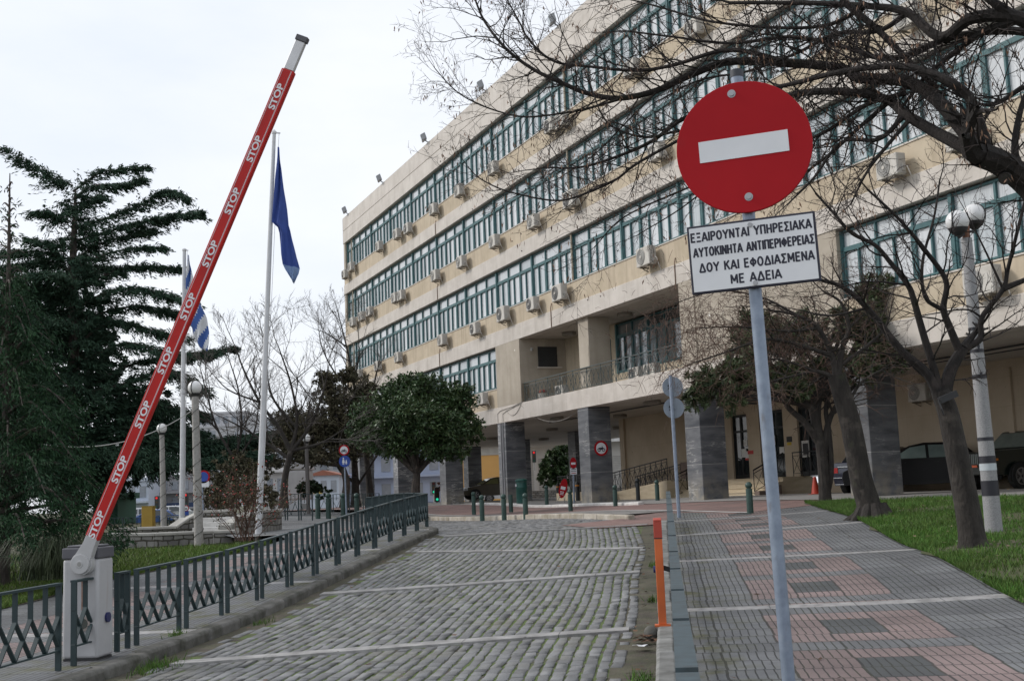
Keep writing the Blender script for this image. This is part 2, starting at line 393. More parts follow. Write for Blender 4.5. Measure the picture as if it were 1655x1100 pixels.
while u < -.62:
    wdt = rr.uniform(.112, .138); v = 1.0+rr.uniform(0, .2)
    while True:
        L = rr.uniform(.14, .30)*rr.choice((1,1,1,1.35)); um = u+wdt/2
        ve = bandv(3, um)
        if v+L > ve-.12: break
        bad = False
        for i in (0, 1, 2, 4):
            bv = bandv(i, um)
            if v < bv+.13 and v+L > bv-.13:
                if v < bv-.22:
                    L = bv-.13-v
                else:
                    v = bv+.135+rr.uniform(0, .01); bad = True
                break
        if bad: continue
        if not (u < -5.1 and rr.random() < .45) and not (u > -.78 and rr.random() < .3):
            wob = .022*math.sin(v*.9+u*2)-.035*max(0, v-17.5)**1.7*.35
            cells.append((u+wob+.012, u+wdt+wob-.011, v+.002, v+L-.002))
        v += L
    u += wdt
setts('cobblestones', cells, SETT, lambda P, Q: (RDO[0]+RDN[0]*P+RDT[0]*Q, RDO[1]+RDN[1]*P+RDT[1]*Q))
cells = []
for (u0, v0), (u1, v1) in bands:
    x = u0
    while x < u1:
        L = min(rr.uniform(.7, 1.1), u1-x); cells.append((x, x+L, v0+(v1-v0)*(x-u0)/(u1-u0), v0+(v1-v0)*(x+L-u0)/(u1-u0))); x += L
mb = MB()
for x0, x1, va, vb in cells:
    p = []
    for z in (-.03, .03):
        for (uu, vv) in ((x0+.003, va-.125), (x1-.003, vb-.125), (x1-.003, vb+.125), (x0+.003, va+.125)): p.append(rd(uu, vv, z))
    mb.add(p, [(3,2,1,0),(4,5,6,7),(0,1,5,4),(1,2,6,5),(2,3,7,6),(3,0,4,7)])
struct(mb.build('granite_bands', GRAN, bevel=.006))
# cross street, parallel to the facade
struct(strip_ab('street', np.arange(-70, 34, 1.0), lambda a: -12.2, lambda a: -6.4, -.012, MOSS))
cells = []
b = -12.0
while b < -6.6:
    wdt = rr.uniform(.105, .13); a = -8.+rr.uniform(0, .2)
    while a < 29.5:
        L = rr.uniform(.17, .28); x, y = FP+FU*(a+L)+FN*(b+.06); uu, vv = uv_of((x, y))
        if uu < -.7 and vv > bandv(3, max(-5.3, min(-.6, uu)))+.16: cells.append((a+.012, a+L-.010, b+.003, b+wdt-.002))
        a += L
    b += wdt
setts('street_cobblestones', cells, SETT, lambda P, Q: (FP[0]+FU[0]*P+FN[0]*Q, FP[1]+FU[1]*P+FN[1]*Q))
# --- tiled pavements
def tilemat(name, umap0=0.):
    mt = bpy.data.materials.new(name); mt.use_nodes = True; nt = mt.node_tree; b = nt.nodes['Principled BSDF']
    tc = N(nt, 'ShaderNodeTexCoord'); sp = N(nt, 'ShaderNodeSeparateXYZ'); lk(nt, tc.outputs['UV'], sp.inputs[0]); U0, V0 = sp.outputs[0], sp.outputs[1]
    wn = noise(nt, tc.outputs['UV'], 3.0, 2); U0 = mth(nt, 'ADD', U0, rng01(nt, wn, 0, 1, -.012, .012))
    # wobble each row of tiles sideways a little
    below = mth(nt, 'LESS_THAN', V0, 9.82); near = mth(nt, 'MULTIPLY_ADD', mth(nt, 'SUBTRACT', V0, 9.82), .848, 9.82)
    Vv = mth(nt, 'ADD', mth(nt, 'MULTIPLY', below, near), mth(nt, 'MULTIPLY', mth(nt, 'SUBTRACT', 1, below), V0))
    W = mth(nt, 'MODULO', mth(nt, 'ADD', Vv, -9.82+.15+4750), 4.75)
    stripe = mth(nt, 'LESS_THAN', W, .24)
    r = mth(nt, 'DIVIDE', mth(nt, 'SUBTRACT', W, .3), .40455)
    rowi = mth(nt, 'FLOOR', r); k = mth(nt, 'MODULO', mth(nt, 'ADD', rowi, 50), 5)
    grid = mth(nt, 'FLOOR', mth(nt, 'DIVIDE', Vv, .40455))
    wnz = N(nt, 'ShaderNodeTexWhiteNoise', noise_dimensions='1D'); lk(nt, grid, wnz.inputs['W'])
    Uj = mth(nt, 'ADD', U0, rng01(nt, wnz.outputs['Value'], 0, 1, -.012, .012))
    t = mth(nt, 'DIVIDE', mth(nt, 'SUBTRACT', Uj, .78), .5233); ti = mth(nt, 'FLOOR', t); tf = mth(nt, 'FRACT', mth(nt, 'ADD', t, 100))
    pinku = mth(nt, 'MULTIPLY', mth(nt, 'GREATER_THAN', t, 0), mth(nt, 'LESS_THAN', t, 3))
    notgrey = mth(nt, 'GREATER_THAN', k, .5); pink = mth(nt, 'MULTIPLY', pinku, notgrey)
    sq = mth(nt, 'MULTIPLY', mth(nt, 'MULTIPLY', mth(nt, 'GREATER_THAN', t, 1), mth(nt, 'LESS_THAN', t, 2)), mth(nt, 'MULTIPLY', mth(nt, 'GREATER_THAN', k, 1.5), mth(nt, 'LESS_THAN', k, 3.5)))
    wt = N(nt, 'ShaderNodeTexWhiteNoise', noise_dimensions='2D'); cv = N(nt, 'ShaderNodeCombineXYZ'); lk(nt, ti, cv.inputs[0]); lk(nt, grid, cv.inputs[1]); lk(nt, cv.outputs[0], wt.inputs['Vector'])
    big = noise(nt, tc.outputs['UV'], 1.3, 5); fine = noise(nt, tc.outputs['UV'], 90, 3)
    grey = mixc(nt, rng01(nt, big, .35, .65), (.125,.13,.137), (.18,.185,.192))
    pk = mixc(nt, rng01(nt, big, .35, .65), (.205,.155,.149), (.26,.195,.187))
    col = mixc(nt, pink, grey, pk); col = mixc(nt, sq, col, (.075,.08,.083))
    hs = N(nt, 'ShaderNodeHueSaturation'); lk(nt, col, hs.inputs['Color']); lk(nt, mth(nt, 'ADD', rng01(nt, wt.outputs['Value'], 0, 1, .86, 1.12), rng01(nt, fine, .3, .7, -.16, .16)), hs.inputs['Value']); col = hs.outputs[0]
    st_ = rng01(nt, noise(nt, tc.outputs['UV'], .55, 6, .65), .35, .6, .74, 1.04); vm = N(nt, 'ShaderNodeHueSaturation'); lk(nt, col, vm.inputs['Color']); lk(nt, st_, vm.inputs['Value']); col = vm.outputs[0]
    col = mixc(nt, rng01(nt, noise(nt, tc.outputs['UV'], 14, 2), .70, .73, 0, .55), col, (.06,.058,.055))
    mossn = noise(nt, tc.outputs['UV'], 2.2, 6); moss = mth(nt, 'MULTIPLY', rng01(nt, mossn, .48, .62), rng01(nt, U0, .15, 1.0, .85, .0))
    col = mixc(nt, moss, col, (.085,.085,.035))
    f7 = mth(nt, 'FRACT', mth(nt, 'MULTIPLY', tf, 7)); g1 = mth(nt, 'LESS_THAN', f7, .17); g2 = mth(nt, 'LESS_THAN', tf, .045)
    f1 = mth(nt, 'FRACT', mth(nt, 'ADD', r, 50)); g3 = mth(nt, 'LESS_THAN', f1, .045)
    gr = mth(nt, 'MAXIMUM', g1, mth(nt, 'MAXIMUM', g2, g3)); gr = mth(nt, 'MULTIPLY', gr, mth(nt, 'SUBTRACT', 1, stripe))
    gcol = mixc(nt, rng01(nt, mossn, .45, .6), (.018,.018,.018), (.026,.027,.013))
    col = mixc(nt, mth(nt, 'MULTIPLY', gr, .88), col, gcol)
    sc = mixc(nt, rng01(nt, noise(nt, tc.outputs['UV'], 6, 6), .38, .62), (.21,.205,.20), (.36,.35,.345)); sc = mixc(nt, mth(nt, 'LESS_THAN', mth(nt, 'FRACT', mth(nt, 'DIVIDE', U0, .92)), .012), sc, (.1,.1,.1))
    col = mixc(nt, stripe, col, sc); lk(nt, col, b.inputs['Base Color']); b.inputs['Roughness'].default_value = .72
    bm = N(nt, 'ShaderNodeBump'); bm.inputs['Strength'].default_value = .8; bm.inputs['Distance'].default_value = .008
    h = mth(nt, 'ADD', mth(nt, 'SUBTRACT', 1, gr), mth(nt, 'MULTIPLY', fine, .25)); lk(nt, h, bm.inputs['Height']); lk(nt, bm.outputs[0], b.inputs['Normal'])
    return mt
TILE = tilemat('grooved_tiles')
struct(strip_uv('pavement', np.arange(-4, 27.6, .5), lambda v: -.14, lambda v: 3.55, .12, TILE))
# (its far end is trimmed by the red paving laid a few millimetres above it)
def lL(v): return -9.5 if v < 15.5 else (-9.5+(v-15.5)*.2 if v < 20 else -8.6-max(0, v-22.5)*.42)
struct(strip_uv('pavement_opposite', np.arange(-4, 24.01, .5), lL, lambda v: -5.62, .12, TILE, umap=lambda U: -U-6.0))
def uRback(v): return -5.62-.40*(v-24)
struct(strip_uv('paved_square', np.arange(24, 52, .6), lambda v: -8.6-max(0, v-22.5)*.5-1, uRback, .12, TILE, umap=lambda U: -U-6.0))
def redmat():
    mt = M_('red_paving', (.27,.17,.152), .8, (.21,.135,.122), scale=.9, bump=.25, bscale=30)
    mixin(mt, noise_mask(mt, .35, .5, .62), (.17,.12,.11))
    nt = mt.node_tree; b, c = colsock(mt); tc = N(nt, 'ShaderNodeTexCoord'); br = N(nt, 'ShaderNodeTexBrick'); lk(nt, tc.outputs['UV'], br.inputs['Vector'])
    br.inputs['Scale'].default_value = 1; br.inputs['Brick Width'].default_value = .4; br.inputs['Row Height'].default_value = .2; br.inputs['Mortar Size'].default_value = .008
    br.inputs['Color1'].default_value = (1,1,1,1); br.inputs['Color2'].default_value = (.86,.86,.86,1); br.inputs['Mortar'].default_value = (.45,.42,.4,1)
    mx = N(nt, 'ShaderNodeMixRGB', blend_type='MULTIPLY'); mx.inputs[0].default_value = 1; lk(nt, c, mx.inputs[1]); lk(nt, br.outputs[0], mx.inputs[2]); lk(nt, mx.outputs[0], b.inputs['Base Color'])
    return mt
RED = redmat()
GREYP = M_('grey_paving', (.235,.225,.215), .8, (.16,.15,.145), scale=1.2, bump=.25, bscale=30)
mixin(GREYP, periodic(GREYP, 0, .5, .012), (.06,.06,.06)); 
PAVE = M_('pale_concrete', (.30,.29,.275), .82, (.21,.20,.19), scale=.7, bump=.2, bscale=30)
struct(strip_ab('red_paving', np.arange(-60, 29.41, .7), lambda a: -6.5 if a < 26.4 else -8.6, lambda a: -1.2, lambda A, B: .127-.105*np.clip((A-25.2)/1.2, 0, 1)*np.clip((-B-4.9)/1.5, 0, 1)*np.clip((29.6-A)/.6, 0, 1), RED))
struct(strip_ab('grey_paving', np.arange(2, 26.1, .7), lambda a: -6.3, lambda a: -4.9+(a-26)*.03, .132, GREYP))
WLINE = M_('worn_white_line', (.52,.51,.5), .8, (.34,.33,.32), scale=5)
struct(strip_ab('painted_line', np.arange(4, 29.3, .7), lambda a: -4.9+(a-26)*.03, lambda a: -4.7+(a-26)*.03, .136, WLINE, db=.1))
struct(strip_ab('building_pavement', np.arange(-60, 46.1, 1.0), lambda a: -1.2 if a < 29.4 else -1.9, lambda a: 30, .14, PAVE, db=1.0))
# --- kerbs
KERB = M_('kerb_stone', (.27,.27,.26), .85, (.13,.13,.12), scale=3, bump=.4, bscale=25, island=.15)
KERBD = M_('mossy_kerb_stone', (.16,.155,.145), .85, (.06,.06,.048), scale=3.5, bump=.5, bscale=25, island=.15)
KERBW = M_('limestone_kerb', (.50,.46,.40), .85, (.30,.26,.2), scale=3, bump=.3, bscale=25, island=.1)
KERBP = M_('whitewashed_kerb', (.68,.67,.65), .8, (.5,.48,.45), scale=3, bump=.2, island=.06)
def kerb(name, P, L0, mat, w, h, jit=.02, bev=.03):
    """P(s, w, z): point along the kerb"""
    mb = MB(); s, s1 = P['range']; fn = P['fn']
    while s < s1:
        L = min(rr.uniform(.75, 1.15)*L0, s1-s)
        jz = rr.uniform(-jit, jit)*.4; jw = rr.uniform(-jit, jit)*.5
        p = []
        for z in (-.2, h+jz):
            for ss, ww in ((s+.006, jw), (s+L-.006, jw), (s+L-.006, w+jw), (s+.006, w+jw)): p.append(fn(ss, ww, z))
        mb.add(p, [(3,2,1,0),(4,5,6,7),(0,1,5,4),(1,2,6,5),(2,3,7,6),(3,0,4,7)]); s += L
    return struct(mb.build(name, mat, bevel=bev, seg=2, smooth=True, ang=50))
kerb('kerb', dict(range=(-3, 24.6), fn=lambda s, w, z: rd(-.30+w, s, z)), 1.0, KERB, .17, .128)
kerb('kerb_mossy', dict(range=(-3, 24.2), fn=lambda s, w, z: rd(-5.46-w, s, z)), 1.0, KERBD, .22, .128, .03, .04)
kerb('kerb_corner', dict(range=(0, 22), fn=lambda s, w, z: rd(-5.46-w*.9-.4*s, 24.2+s, z)), 1.0, KERBD, .25, .126, .02, .03)
kerb('kerb_limestone', dict(range=(2, 26.6), fn=lambda s, w, z: fac(s, -6.62+w, z)), 1.0, KERBW, .2, .15)
kerb('kerb_white', dict(range=(1, 17.4), fn=lambda s, w, z: fac(s, -1.42+w, z)), 1.2, KERBP, .24, .22)
kerb('kerb_lawn', dict(range=(29.4, 45), fn=lambda s, w, z: fac(s, -2.02+w, z)), 1.2, KERB, .14, .15)
# --- lawns
LAWN = M_('lawn_soil', (.055,.075,.022), .95, (.085,.07,.045), scale=1.6, bump=.6, bscale=30)
def vback(u):
    c = (RDO+RDN*u-FP)@FN; return (-2.0-c)/float(RDT@FN)
us = np.arange(3.5, 24.1, .6)
def lawn_right():
    P = []; UVs = []
    for uu in us:
        row = []
        for k in np.linspace(0, 1, 50):
            v = -6+(vback(uu)+6)*k; q = rd(uu, v); wob = .12*math.sin(v*1.3)+.07*math.sin(v*3.1) if uu == us[0] else 0
            p = RDO+RDN*(uu+wob)+RDT*v; row.append((p[0], p[1], gz(p[0], p[1])+.135+(.05 if uu > 4 else 0)))
        P.append(row)
    P = np.array(P); return struct(grid_mesh('lawn', P, P[..., :2], LAWN))
lawn_right()
struct(strip_uv('lawn_opposite', np.arange(-4, 21.6, .6), lambda v: -34, lambda v: lL(v)+.02+.05*math.sin(v*2), .13, LAWN, du=1.0))
def grass(name, sampler, n, hmin, hmax, mat, label, seed=1, w=.008, group=None):
    r = np.random.RandomState(seed); P = sampler(n, r); n = len(P)
    h = r.uniform(hmin, hmax, n)*(.6+.8*r.rand(n)); a = r.uniform(0, 2*np.pi, n); ln = r.uniform(.1, .9, n)*h; la = r.uniform(0, 2*np.pi, n)
    V = np.zeros((n, 3, 3)); dx = np.cos(a)*w; dy = np.sin(a)*w
    V[:, 0] = P+np.c_[-dx, -dy, 0*dx]; V[:, 1] = P+np.c_[dx, dy, 0*dx]; V[:, 2] = P+np.c_[np.cos(la)*ln, np.sin(la)*ln, h]
    me = bpy.data.meshes.new(name); me.from_pydata(V.reshape(-1, 3).tolist(), [], np.arange(n*3).reshape(-1, 3).tolist()); me.materials.append(mat)
    o = bpy.data.objects.new(name, me); COL.objects.link(o); o['kind'] = 'stuff'; o['label'] = label; o['category'] = 'grass'; return o
GRASS = M_('grass_blade', (.075,.165,.024), .7, (.07,.115,.024), scale=.8, island=.35, ihue=.02, spec=.3)
GRASSD = M_('dull_grass_blade', (.095,.165,.028), .7, (.08,.12,.022), scale=.8, island=.35, ihue=.02, spec=.3)
def samp_right(n, r):
    uu = 3.42+20*r.rand(n)**2.2*.55; vb = np.array([vback(x) for x in uu]); v = 6+(vb-.1-6)*r.rand(n)**.75
    X = RDO[0]+RDN[0]*uu+RDT[0]*v; Y = RDO[1]+RDN[1]*uu+RDT[1]*v
    nz_ = np.sin(X*2.1+1.3*np.sin(Y*1.7))+np.sin(Y*2.6+X*.8)
    bare = (np.hypot(X-6.65, Y-16.9) < .75)*(r.rand(n) < .75) | (nz_ < -.9)*(r.rand(n) < .75)
    k = ~bare
    X, Y = X[k], Y[k]; return np.c_[X, Y, gzv(X, Y)+.135+.05*np.clip((uu[k]-3.5)/.6, 0, 1)]
grass('grass', samp_right, 150000, .035, .085, GRASS, 'short bright green grass growing round the tree trunks on the right', 2, .007)
def samp_left(n, r):
    v = 4+17.5*r.rand(n)**.8; uu = np.array([lL(x) for x in v])-.0-9*r.rand(n)**1.8
    X = RDO[0]+RDN[0]*uu+RDT[0]*v; Y = RDO[1]+RDN[1]*uu+RDT[1]*v
    return np.c_[X, Y, gzv(X, Y)+.125]
grass('grass', samp_left, 70000, .04, .10, GRASSD, 'dull green grass strip beside the pavement behind the boom barrier', 3, .010)
def samp_w(n, r):
    P = []
    for (uu, v, s, k) in ((-5.25, 7.75, .16, 260), (-.42, 6.2, .08, 90), (-.38, 11.4, .06, 60), (-.4, 15.2, .07, 80), (-5.3, 11.2, .08, 60), (-5.72, 9.4, .06, 60), (-.1, 3.1, .08, 120), (-.1, 4.3, .06, 80)):
        for _ in range(k): P.append(tuple(rd(uu+r.normal(0, s*.6), v+r.normal(0, s*1.6), .0 if uu < -.12 and uu > -5.6 else .12)))
    return np.array(P)
grass('weeds', samp_w, 0, .03, .10, GRASS, 'small green weeds growing along the kerbs of the cobbled road', 4, .006)
# ================================================================ OFFICE BUILDING
# local frame: x along the facade (towards the viewer's right), y into the building, z up
BLD = thing('office_building', 'long beige office building on marble columns with rows of green-framed windows', 'building', (FP[0], FP[1], 0), math.atan2(FU[1], FU[0]))
def bw(a, b, z): return Vector((FP[0]+FU[0]*a+FN[0]*b, FP[1]+FU[1]*a+FN[1]*b, z))
def on_facade(x, y, b=0.):
    d = ray(x, y); t = ((FP+FN*b-CAMP[:2])@FN)/(d[:2]@FN); p = CAMP+d*t
    return float((p[:2]-FP)@FU), float(p[2])
def marble_band():
    mt = M_('pale_marble_cladding', (.63,.58,.525), .55, (.50,.455,.405), scale=.9, bump=.08, bscale=20)
    mixin(mt, scale_sock(mt, noise_mask(mt, 1.6, .5, .8, (1.2, 1, .25)), .5), (.33,.29,.24))
    mixin(mt, scale_sock(mt, noise_mask(mt, 3.0, .56, .7, (.5, .5, 2.0)), .35), (.68,.64,.6))
    mixin(mt, scale_sock(mt, periodic(mt, 0, 1.437, .014, .3), .55), (.2,.17,.14)); return mt
def beige_wall():
    mt = M_('beige_render', (.55,.462,.345), .8, (.45,.375,.27), scale=1.1, bump=.1, bscale=25)
    mixin(mt, scale_sock(mt, noise_mask(mt, 2.2, .48, .74, (1.6, 1, .16)), .6), (.33,.265,.19))
    mixin(mt, scale_sock(mt, noise_mask(mt, .5, .55, .75), .4), (.62,.54,.41)); return mt
def wall_pale():
    mt = M_('stained_stone_wall', (.44,.39,.32), .75, (.34,.295,.235), scale=.8, bump=.12, bscale=20)
    mixin(mt, scale_sock(mt, noise_mask(mt, 2.0, .5, .75, (1.4, 1.4, .14)), .5), (.25,.21,.16))
    mixin(mt, noise_mask(mt, 2.3, .70, .72), (.72,.69,.63)); return mt
def grey_marble():
    mt = bpy.data.materials.new('veined_grey_marble'); mt.use_nodes = True; nt = mt.node_tree; b = nt.nodes['Principled BSDF']
    tc = N(nt, 'ShaderNodeTexCoord'); o = tc.outputs['Object']
    mp = N(nt, 'ShaderNodeMapping'); mp.inputs['Rotation'].default_value = (math.radians(35), math.radians(40), 0); mp.inputs['Scale'].default_value = (1, 1, 5.0); lk(nt, o, mp.inputs[0])
    c0 = noise(nt, mp.outputs[0], .9, 7); col = mixc(nt, rng01(nt, c0, .35, .68), (.07,.075,.085), (.17,.175,.185))
    v1 = noise(nt, mp.outputs[0], .8, 9, .62); e = mth(nt, 'ABSOLUTE', mth(nt, 'SUBTRACT', v1, .5)); vein = rng01(nt, e, .0, .022, 1., 0.)
    big = rng01(nt, noise(nt, o, .55, 3), .5, .62); col = mixc(nt, mth(nt, 'MULTIPLY', mth(nt, 'MULTIPLY', vein, big), .8), col, (.62,.61,.58))
    v2 = noise(nt, mp.outputs[0], 4.0, 8, .7); e2 = mth(nt, 'ABSOLUTE', mth(nt, 'SUBTRACT', v2, .52)); col = mixc(nt, mth(nt, 'MULTIPLY', rng01(nt, e2, 0, .012, .5, 0.), big), col, (.5,.5,.48))
    sp = N(nt, 'ShaderNodeSeparateXYZ'); lk(nt, o, sp.inputs[0])
    fr = mth(nt, 'FRACT', mth(nt, 'DIVIDE', mth(nt, 'ADD', sp.outputs[2], 10-1.115), 1.24)); col = mixc(nt, mth(nt, 'LESS_THAN', fr, .008), col, (.45,.44,.42))
    dirt = mth(nt, 'MULTIPLY', rng01(nt, sp.outputs[2], 1.0, 2.1, 1, 0), rng01(nt, noise(nt, o, 3, 5), .35, .6)); col = mixc(nt, mth(nt, 'MULTIPLY', dirt, .6), col, (.40,.35,.26))
    lk(nt, col, b.inputs['Base Color']); b.inputs['Roughness'].default_value = .38; b.inputs['Specular IOR Level'].default_value = .45
    return mt
BAND, BEIGE, PALE, GMARB = marble_band(), beige_wall(), wall_pale(), grey_marble()
SOFF = M_('soffit_plaster', (.50,.455,.40), .85, (.40,.36,.31), scale=.6)
TEAL = M_('teal_window_frame', (.058,.142,.152), .5, (.042,.108,.116), scale=5, spec=.4)
DTEAL = M_('dark_teal_metal', (.03,.075,.075), .5)
CORE = M_('building_core', (.2,.18,.15), .9)
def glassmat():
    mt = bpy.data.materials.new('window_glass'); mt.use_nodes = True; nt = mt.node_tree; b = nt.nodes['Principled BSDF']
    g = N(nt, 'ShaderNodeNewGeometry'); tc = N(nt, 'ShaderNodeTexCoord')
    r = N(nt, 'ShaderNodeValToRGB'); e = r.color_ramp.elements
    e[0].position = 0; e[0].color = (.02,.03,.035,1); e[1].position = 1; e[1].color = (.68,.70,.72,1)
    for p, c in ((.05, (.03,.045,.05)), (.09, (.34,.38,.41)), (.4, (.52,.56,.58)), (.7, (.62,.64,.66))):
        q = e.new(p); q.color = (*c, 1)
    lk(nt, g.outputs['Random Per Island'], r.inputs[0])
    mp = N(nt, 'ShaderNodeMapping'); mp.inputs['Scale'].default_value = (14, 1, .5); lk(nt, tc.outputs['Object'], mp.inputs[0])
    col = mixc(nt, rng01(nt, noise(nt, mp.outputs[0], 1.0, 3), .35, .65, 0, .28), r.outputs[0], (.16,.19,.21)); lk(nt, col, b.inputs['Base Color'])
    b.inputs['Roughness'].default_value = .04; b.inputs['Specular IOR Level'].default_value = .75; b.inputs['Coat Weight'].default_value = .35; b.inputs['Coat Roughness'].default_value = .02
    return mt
GLASS = glassmat()
DGLASS = M_('dark_glass', (.018,.024,.026), .06, spec=.7)
A0, A1, BD = -26.8, 42.0, 15.0
HEAD = {1: 8.47, 2: 12.07, 3: 15.63, 4: 19.22}; SILL = {1: 6.50, 2: 10.07, 3: 13.66, 4: 17.18}; BTOP = {1: 9.17, 2: 12.76, 3: 16.30}
# -- unseen solid core behind the windows, added to block light and see-through
mb = MB(); mb.box(A0+.06, A1, .46, BD, 8.62, 20.7); mb.box(A0+.06, 3.9, .46, BD, 5.02, 8.62); mb.box(18.9, A1, .46, BD, 5.02, 8.62); mb.box(3.9, 18.9, 2.6, BD, 5.02, 8.62)
mb.build('blocking_core', CORE, BLD)
# -- marble bands
mb = MB()
mb.box(A0, A1, 0, .4, 20.12, 21.03); mb.box(A0+.015, A1, .022, .4, 20.09, 20.12); mb.box(A0, A1, 0, .4, 19.22, 20.09)
mb.box(A0, A0+.4, .4, BD, 19.22, 21.03); mb.build('parapet', BAND, BLD, bevel=.01)
for k in (1, 2, 3):
    mb = MB(); mb.box(A0, A1, 0, .44, HEAD[k], BTOP[k]); mb.box(A0, A0+.3, .44, BD, HEAD[k], BTOP[k]); mb.build('marble_band', BAND, BLD, bevel=.01)
mb = MB(); mb.box(A0, A1, 0, .44, 4.85, 5.59); mb.box(A0, A0+.3, .44, BD, 4.85, 5.59); mb.build('marble_band', BAND, BLD, bevel=.01)
# -- spandrels and end wall
mb = MB()
for k in (2, 3, 4): mb.box(A0+.03, A1, .05, .42, BTOP[k-1], SILL[k]-.04)
mb.box(A0+.03, 4.14, .05, .42, 5.59, SILL[1]-.04); mb.box(18.95, A1, .05, .42, 5.59, SILL[1]-.04)
mb.build('spandrel_wall', BEIGE, BLD)
mb = MB()
for k in (1, 2, 3, 4): mb.box(A0+.03, A0+.46, .04, .42, SILL[k]-.038, HEAD[k]-.002)
mb.box(A0+.03, A0+.06, .42, BD, 5.59, 19.22)
mb.build('end_pier', PALE, BLD)
mb = MB()
for k in (2, 3, 4): mb.box(A0+.46, A1, .02, .3, SILL[k]-.04, SILL[k])
mb.box(A0+.46, 1.23, .02, .3, SILL[1]-.04, SILL[1]); mb.box(27.08, A1, .02, .3, SILL[1]-.04, SILL[1])
mb.build('window_sill', BAND, BLD)
mb = MB(); mb.box(A0+.4, A1, .4, BD, 20.7, 20.8); mb.build('roof', PAVE, BLD)
# -- soffits
mb = MB(); mb.box(A0+.02, A1, .42, BD, 4.86, 5.0); mb.build('soffit', SOFF, BLD)
mb = MB(); mb.box(4.14, 18.72, .42, 2.62, 8.475, 8.62); mb.build('soffit', SOFF, BLD)
# -- first-floor walls round the balcony
mb = MB(); mb.box(1.23, 4.14, .0, .44, 5.592, 8.468); mb.box(3.85, 4.14, .44, 2.3, 5.592, 8.468)
mb.box(18.72, 27.08, .03, .44, 5.592, 8.468); mb.box(18.72, 19.0, .44, 2.3, 5.592, 8.468)
build_each(mb, 'balcony_wall', PALE, BLD)
mb = MB(); mb.box(4.14, 18.72, .44, 2.3, 5.0, 5.5); mb.build('balcony_floor', PAVE, BLD)
# back wall of the balcony with door and window
mb = MB()
mb.box(4.14, 9.2, 2.3, 2.5, 7.9, 8.47); mb.box(4.14, 7.6, 2.3, 2.5, 5.5, 7.9) ; mb.box(9.2, 18.72, 2.3, 2.5, 5.5, 6.35); mb.box(8.7, 9.25, 2.3, 2.5, 5.5, 7.9)
mb.build('balcony_back_wall', BEIGE, BLD)
def window(a0, a1, z0, z1, units, b=.26, glass=None, parent=BLD, rs=None, top=.27):
    """a bay of casements with a row of top lights; frame is a part, its panes a sub-part"""
    fr = MB(); gl = MB(); r = rs or rr; W = (a1-a0)/units; zt = z1-(z1-z0)*top
    b0, b1 = b-.05, b+.05
    fr.box(a0-.06, a0+.06, b0-.06, b1, z0, z1); fr.box(a0+.06, a1-.06, b0, b1, z1-.06, z1); fr.box(a0+.06, a1-.06, b0, b1, z0, z0+.06)
    for i in range(units):
        x0 = a0+W*i; x1 = x0+W; l = x0+(.06 if i == 0 else .035); q = x1-(.06 if i == units-1 else .035)
        if i: fr.box(x0-.035, x0+.035, b0-.02, b1, z0+.06, z1-.06)
        fr.box(l, q, b0-.012, b1, zt-.045, zt+.045)
        # casement frames
        zl, zh = z0+.06, zt-.045; mid = l+(q-l)*.47
        for (s, e) in ((l, l+.045), (q-.045, q), (mid-.028, mid+.028)): fr.box(s, e, b0-.026, b1-.02, zl, zh)
        for (s, e) in ((l+.045, mid-.028), (mid+.028, q-.045)):
            fr.box(s, e, b0-.024, b1-.02, zl, zl+.045); fr.box(s, e, b0-.024, b1-.02, zh-.045, zh)
            t = r.gauss(0, .004); t2 = r.gauss(0, .004)
            gl.add([(s, b+t, zl+.045), (e, b-t, zl+.045), (e, b-t+t2, zh-.045), (s, b+t+t2, zh-.045)], [(0,1,2,3)])
        t = r.gauss(0, .003); gl.add([(l, b+t, zt+.045), (q, b-t, zt+.045), (q, b-t, z1-.06), (l, b+t, z1-.06)], [(0,1,2,3)])
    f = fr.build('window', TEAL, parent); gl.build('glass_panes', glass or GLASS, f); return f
T0, TP = 1.22, 4.311
for k in (1, 2, 3, 4):
    window(-26.28, -24.64, SILL[k], HEAD[k]-.05, 1)
    i = -6
    while T0+TP*i < A1-.1:
        s = T0+TP*i; e = min(s+TP, A1)
        if not (k == 1 and s > 0 and s < 27.0): window(s, e, SILL[k], HEAD[k]-.05, 3)
        i += 1
# downpipes
PIPE = M_('drain_pipe', (.42,.36,.27), .6); PIPEB = M_('brown_pipe', (.20,.13,.09), .6)
mb = MB()
for a in (-24.9, 1.22+TP*2, 1.22+TP*5):
    mb.tube([(a, .12, 9.3), (a, .12, 19.1)], .045, 8)
build_each(mb, 'downpipe', PIPE, BLD, smooth=True)
mb = MB()
for a, z0, z1 in ((-6.9, 9.4, 8.47), (-6.9, 12.9, 12.07), (-6.9, 16.4, 15.63), (7.8, 9.5, 8.47), (18.3, 9.4, 8.3)):
    mb.tube([(a, .03, z0), (a, -.02, z0-.2), (a, -.02, z1)], .02, 6)
build_each(mb, 'drain_hose', PIPEB, BLD)
# balcony glazing (dark, recessed) and door
window(9.25, 18.72, 6.35, 8.4, 7, b=2.36, top=.24, glass=M_('shaded_glass', (.07,.085,.09), .03, (.20,.23,.245), scale=.5, spec=1.0, island=.7, coat=.5))
mb = MB(); mb.box(7.6, 8.7, 2.34, 2.42, 5.5, 7.9); mb.box(7.66, 8.12, 2.31, 2.335, 5.6, 7.8); mb.box(8.18, 8.64, 2.31, 2.335, 5.6, 7.8); d = mb.build('balcony_door', DTEAL, BLD)
mb = MB(); mb.box(7.74, 8.04, 2.30, 2.309, 6.5, 7.7); mb.box(8.26, 8.56, 2.30, 2.309, 6.5, 7.7); mb.build('glass_panes', DGLASS, d)
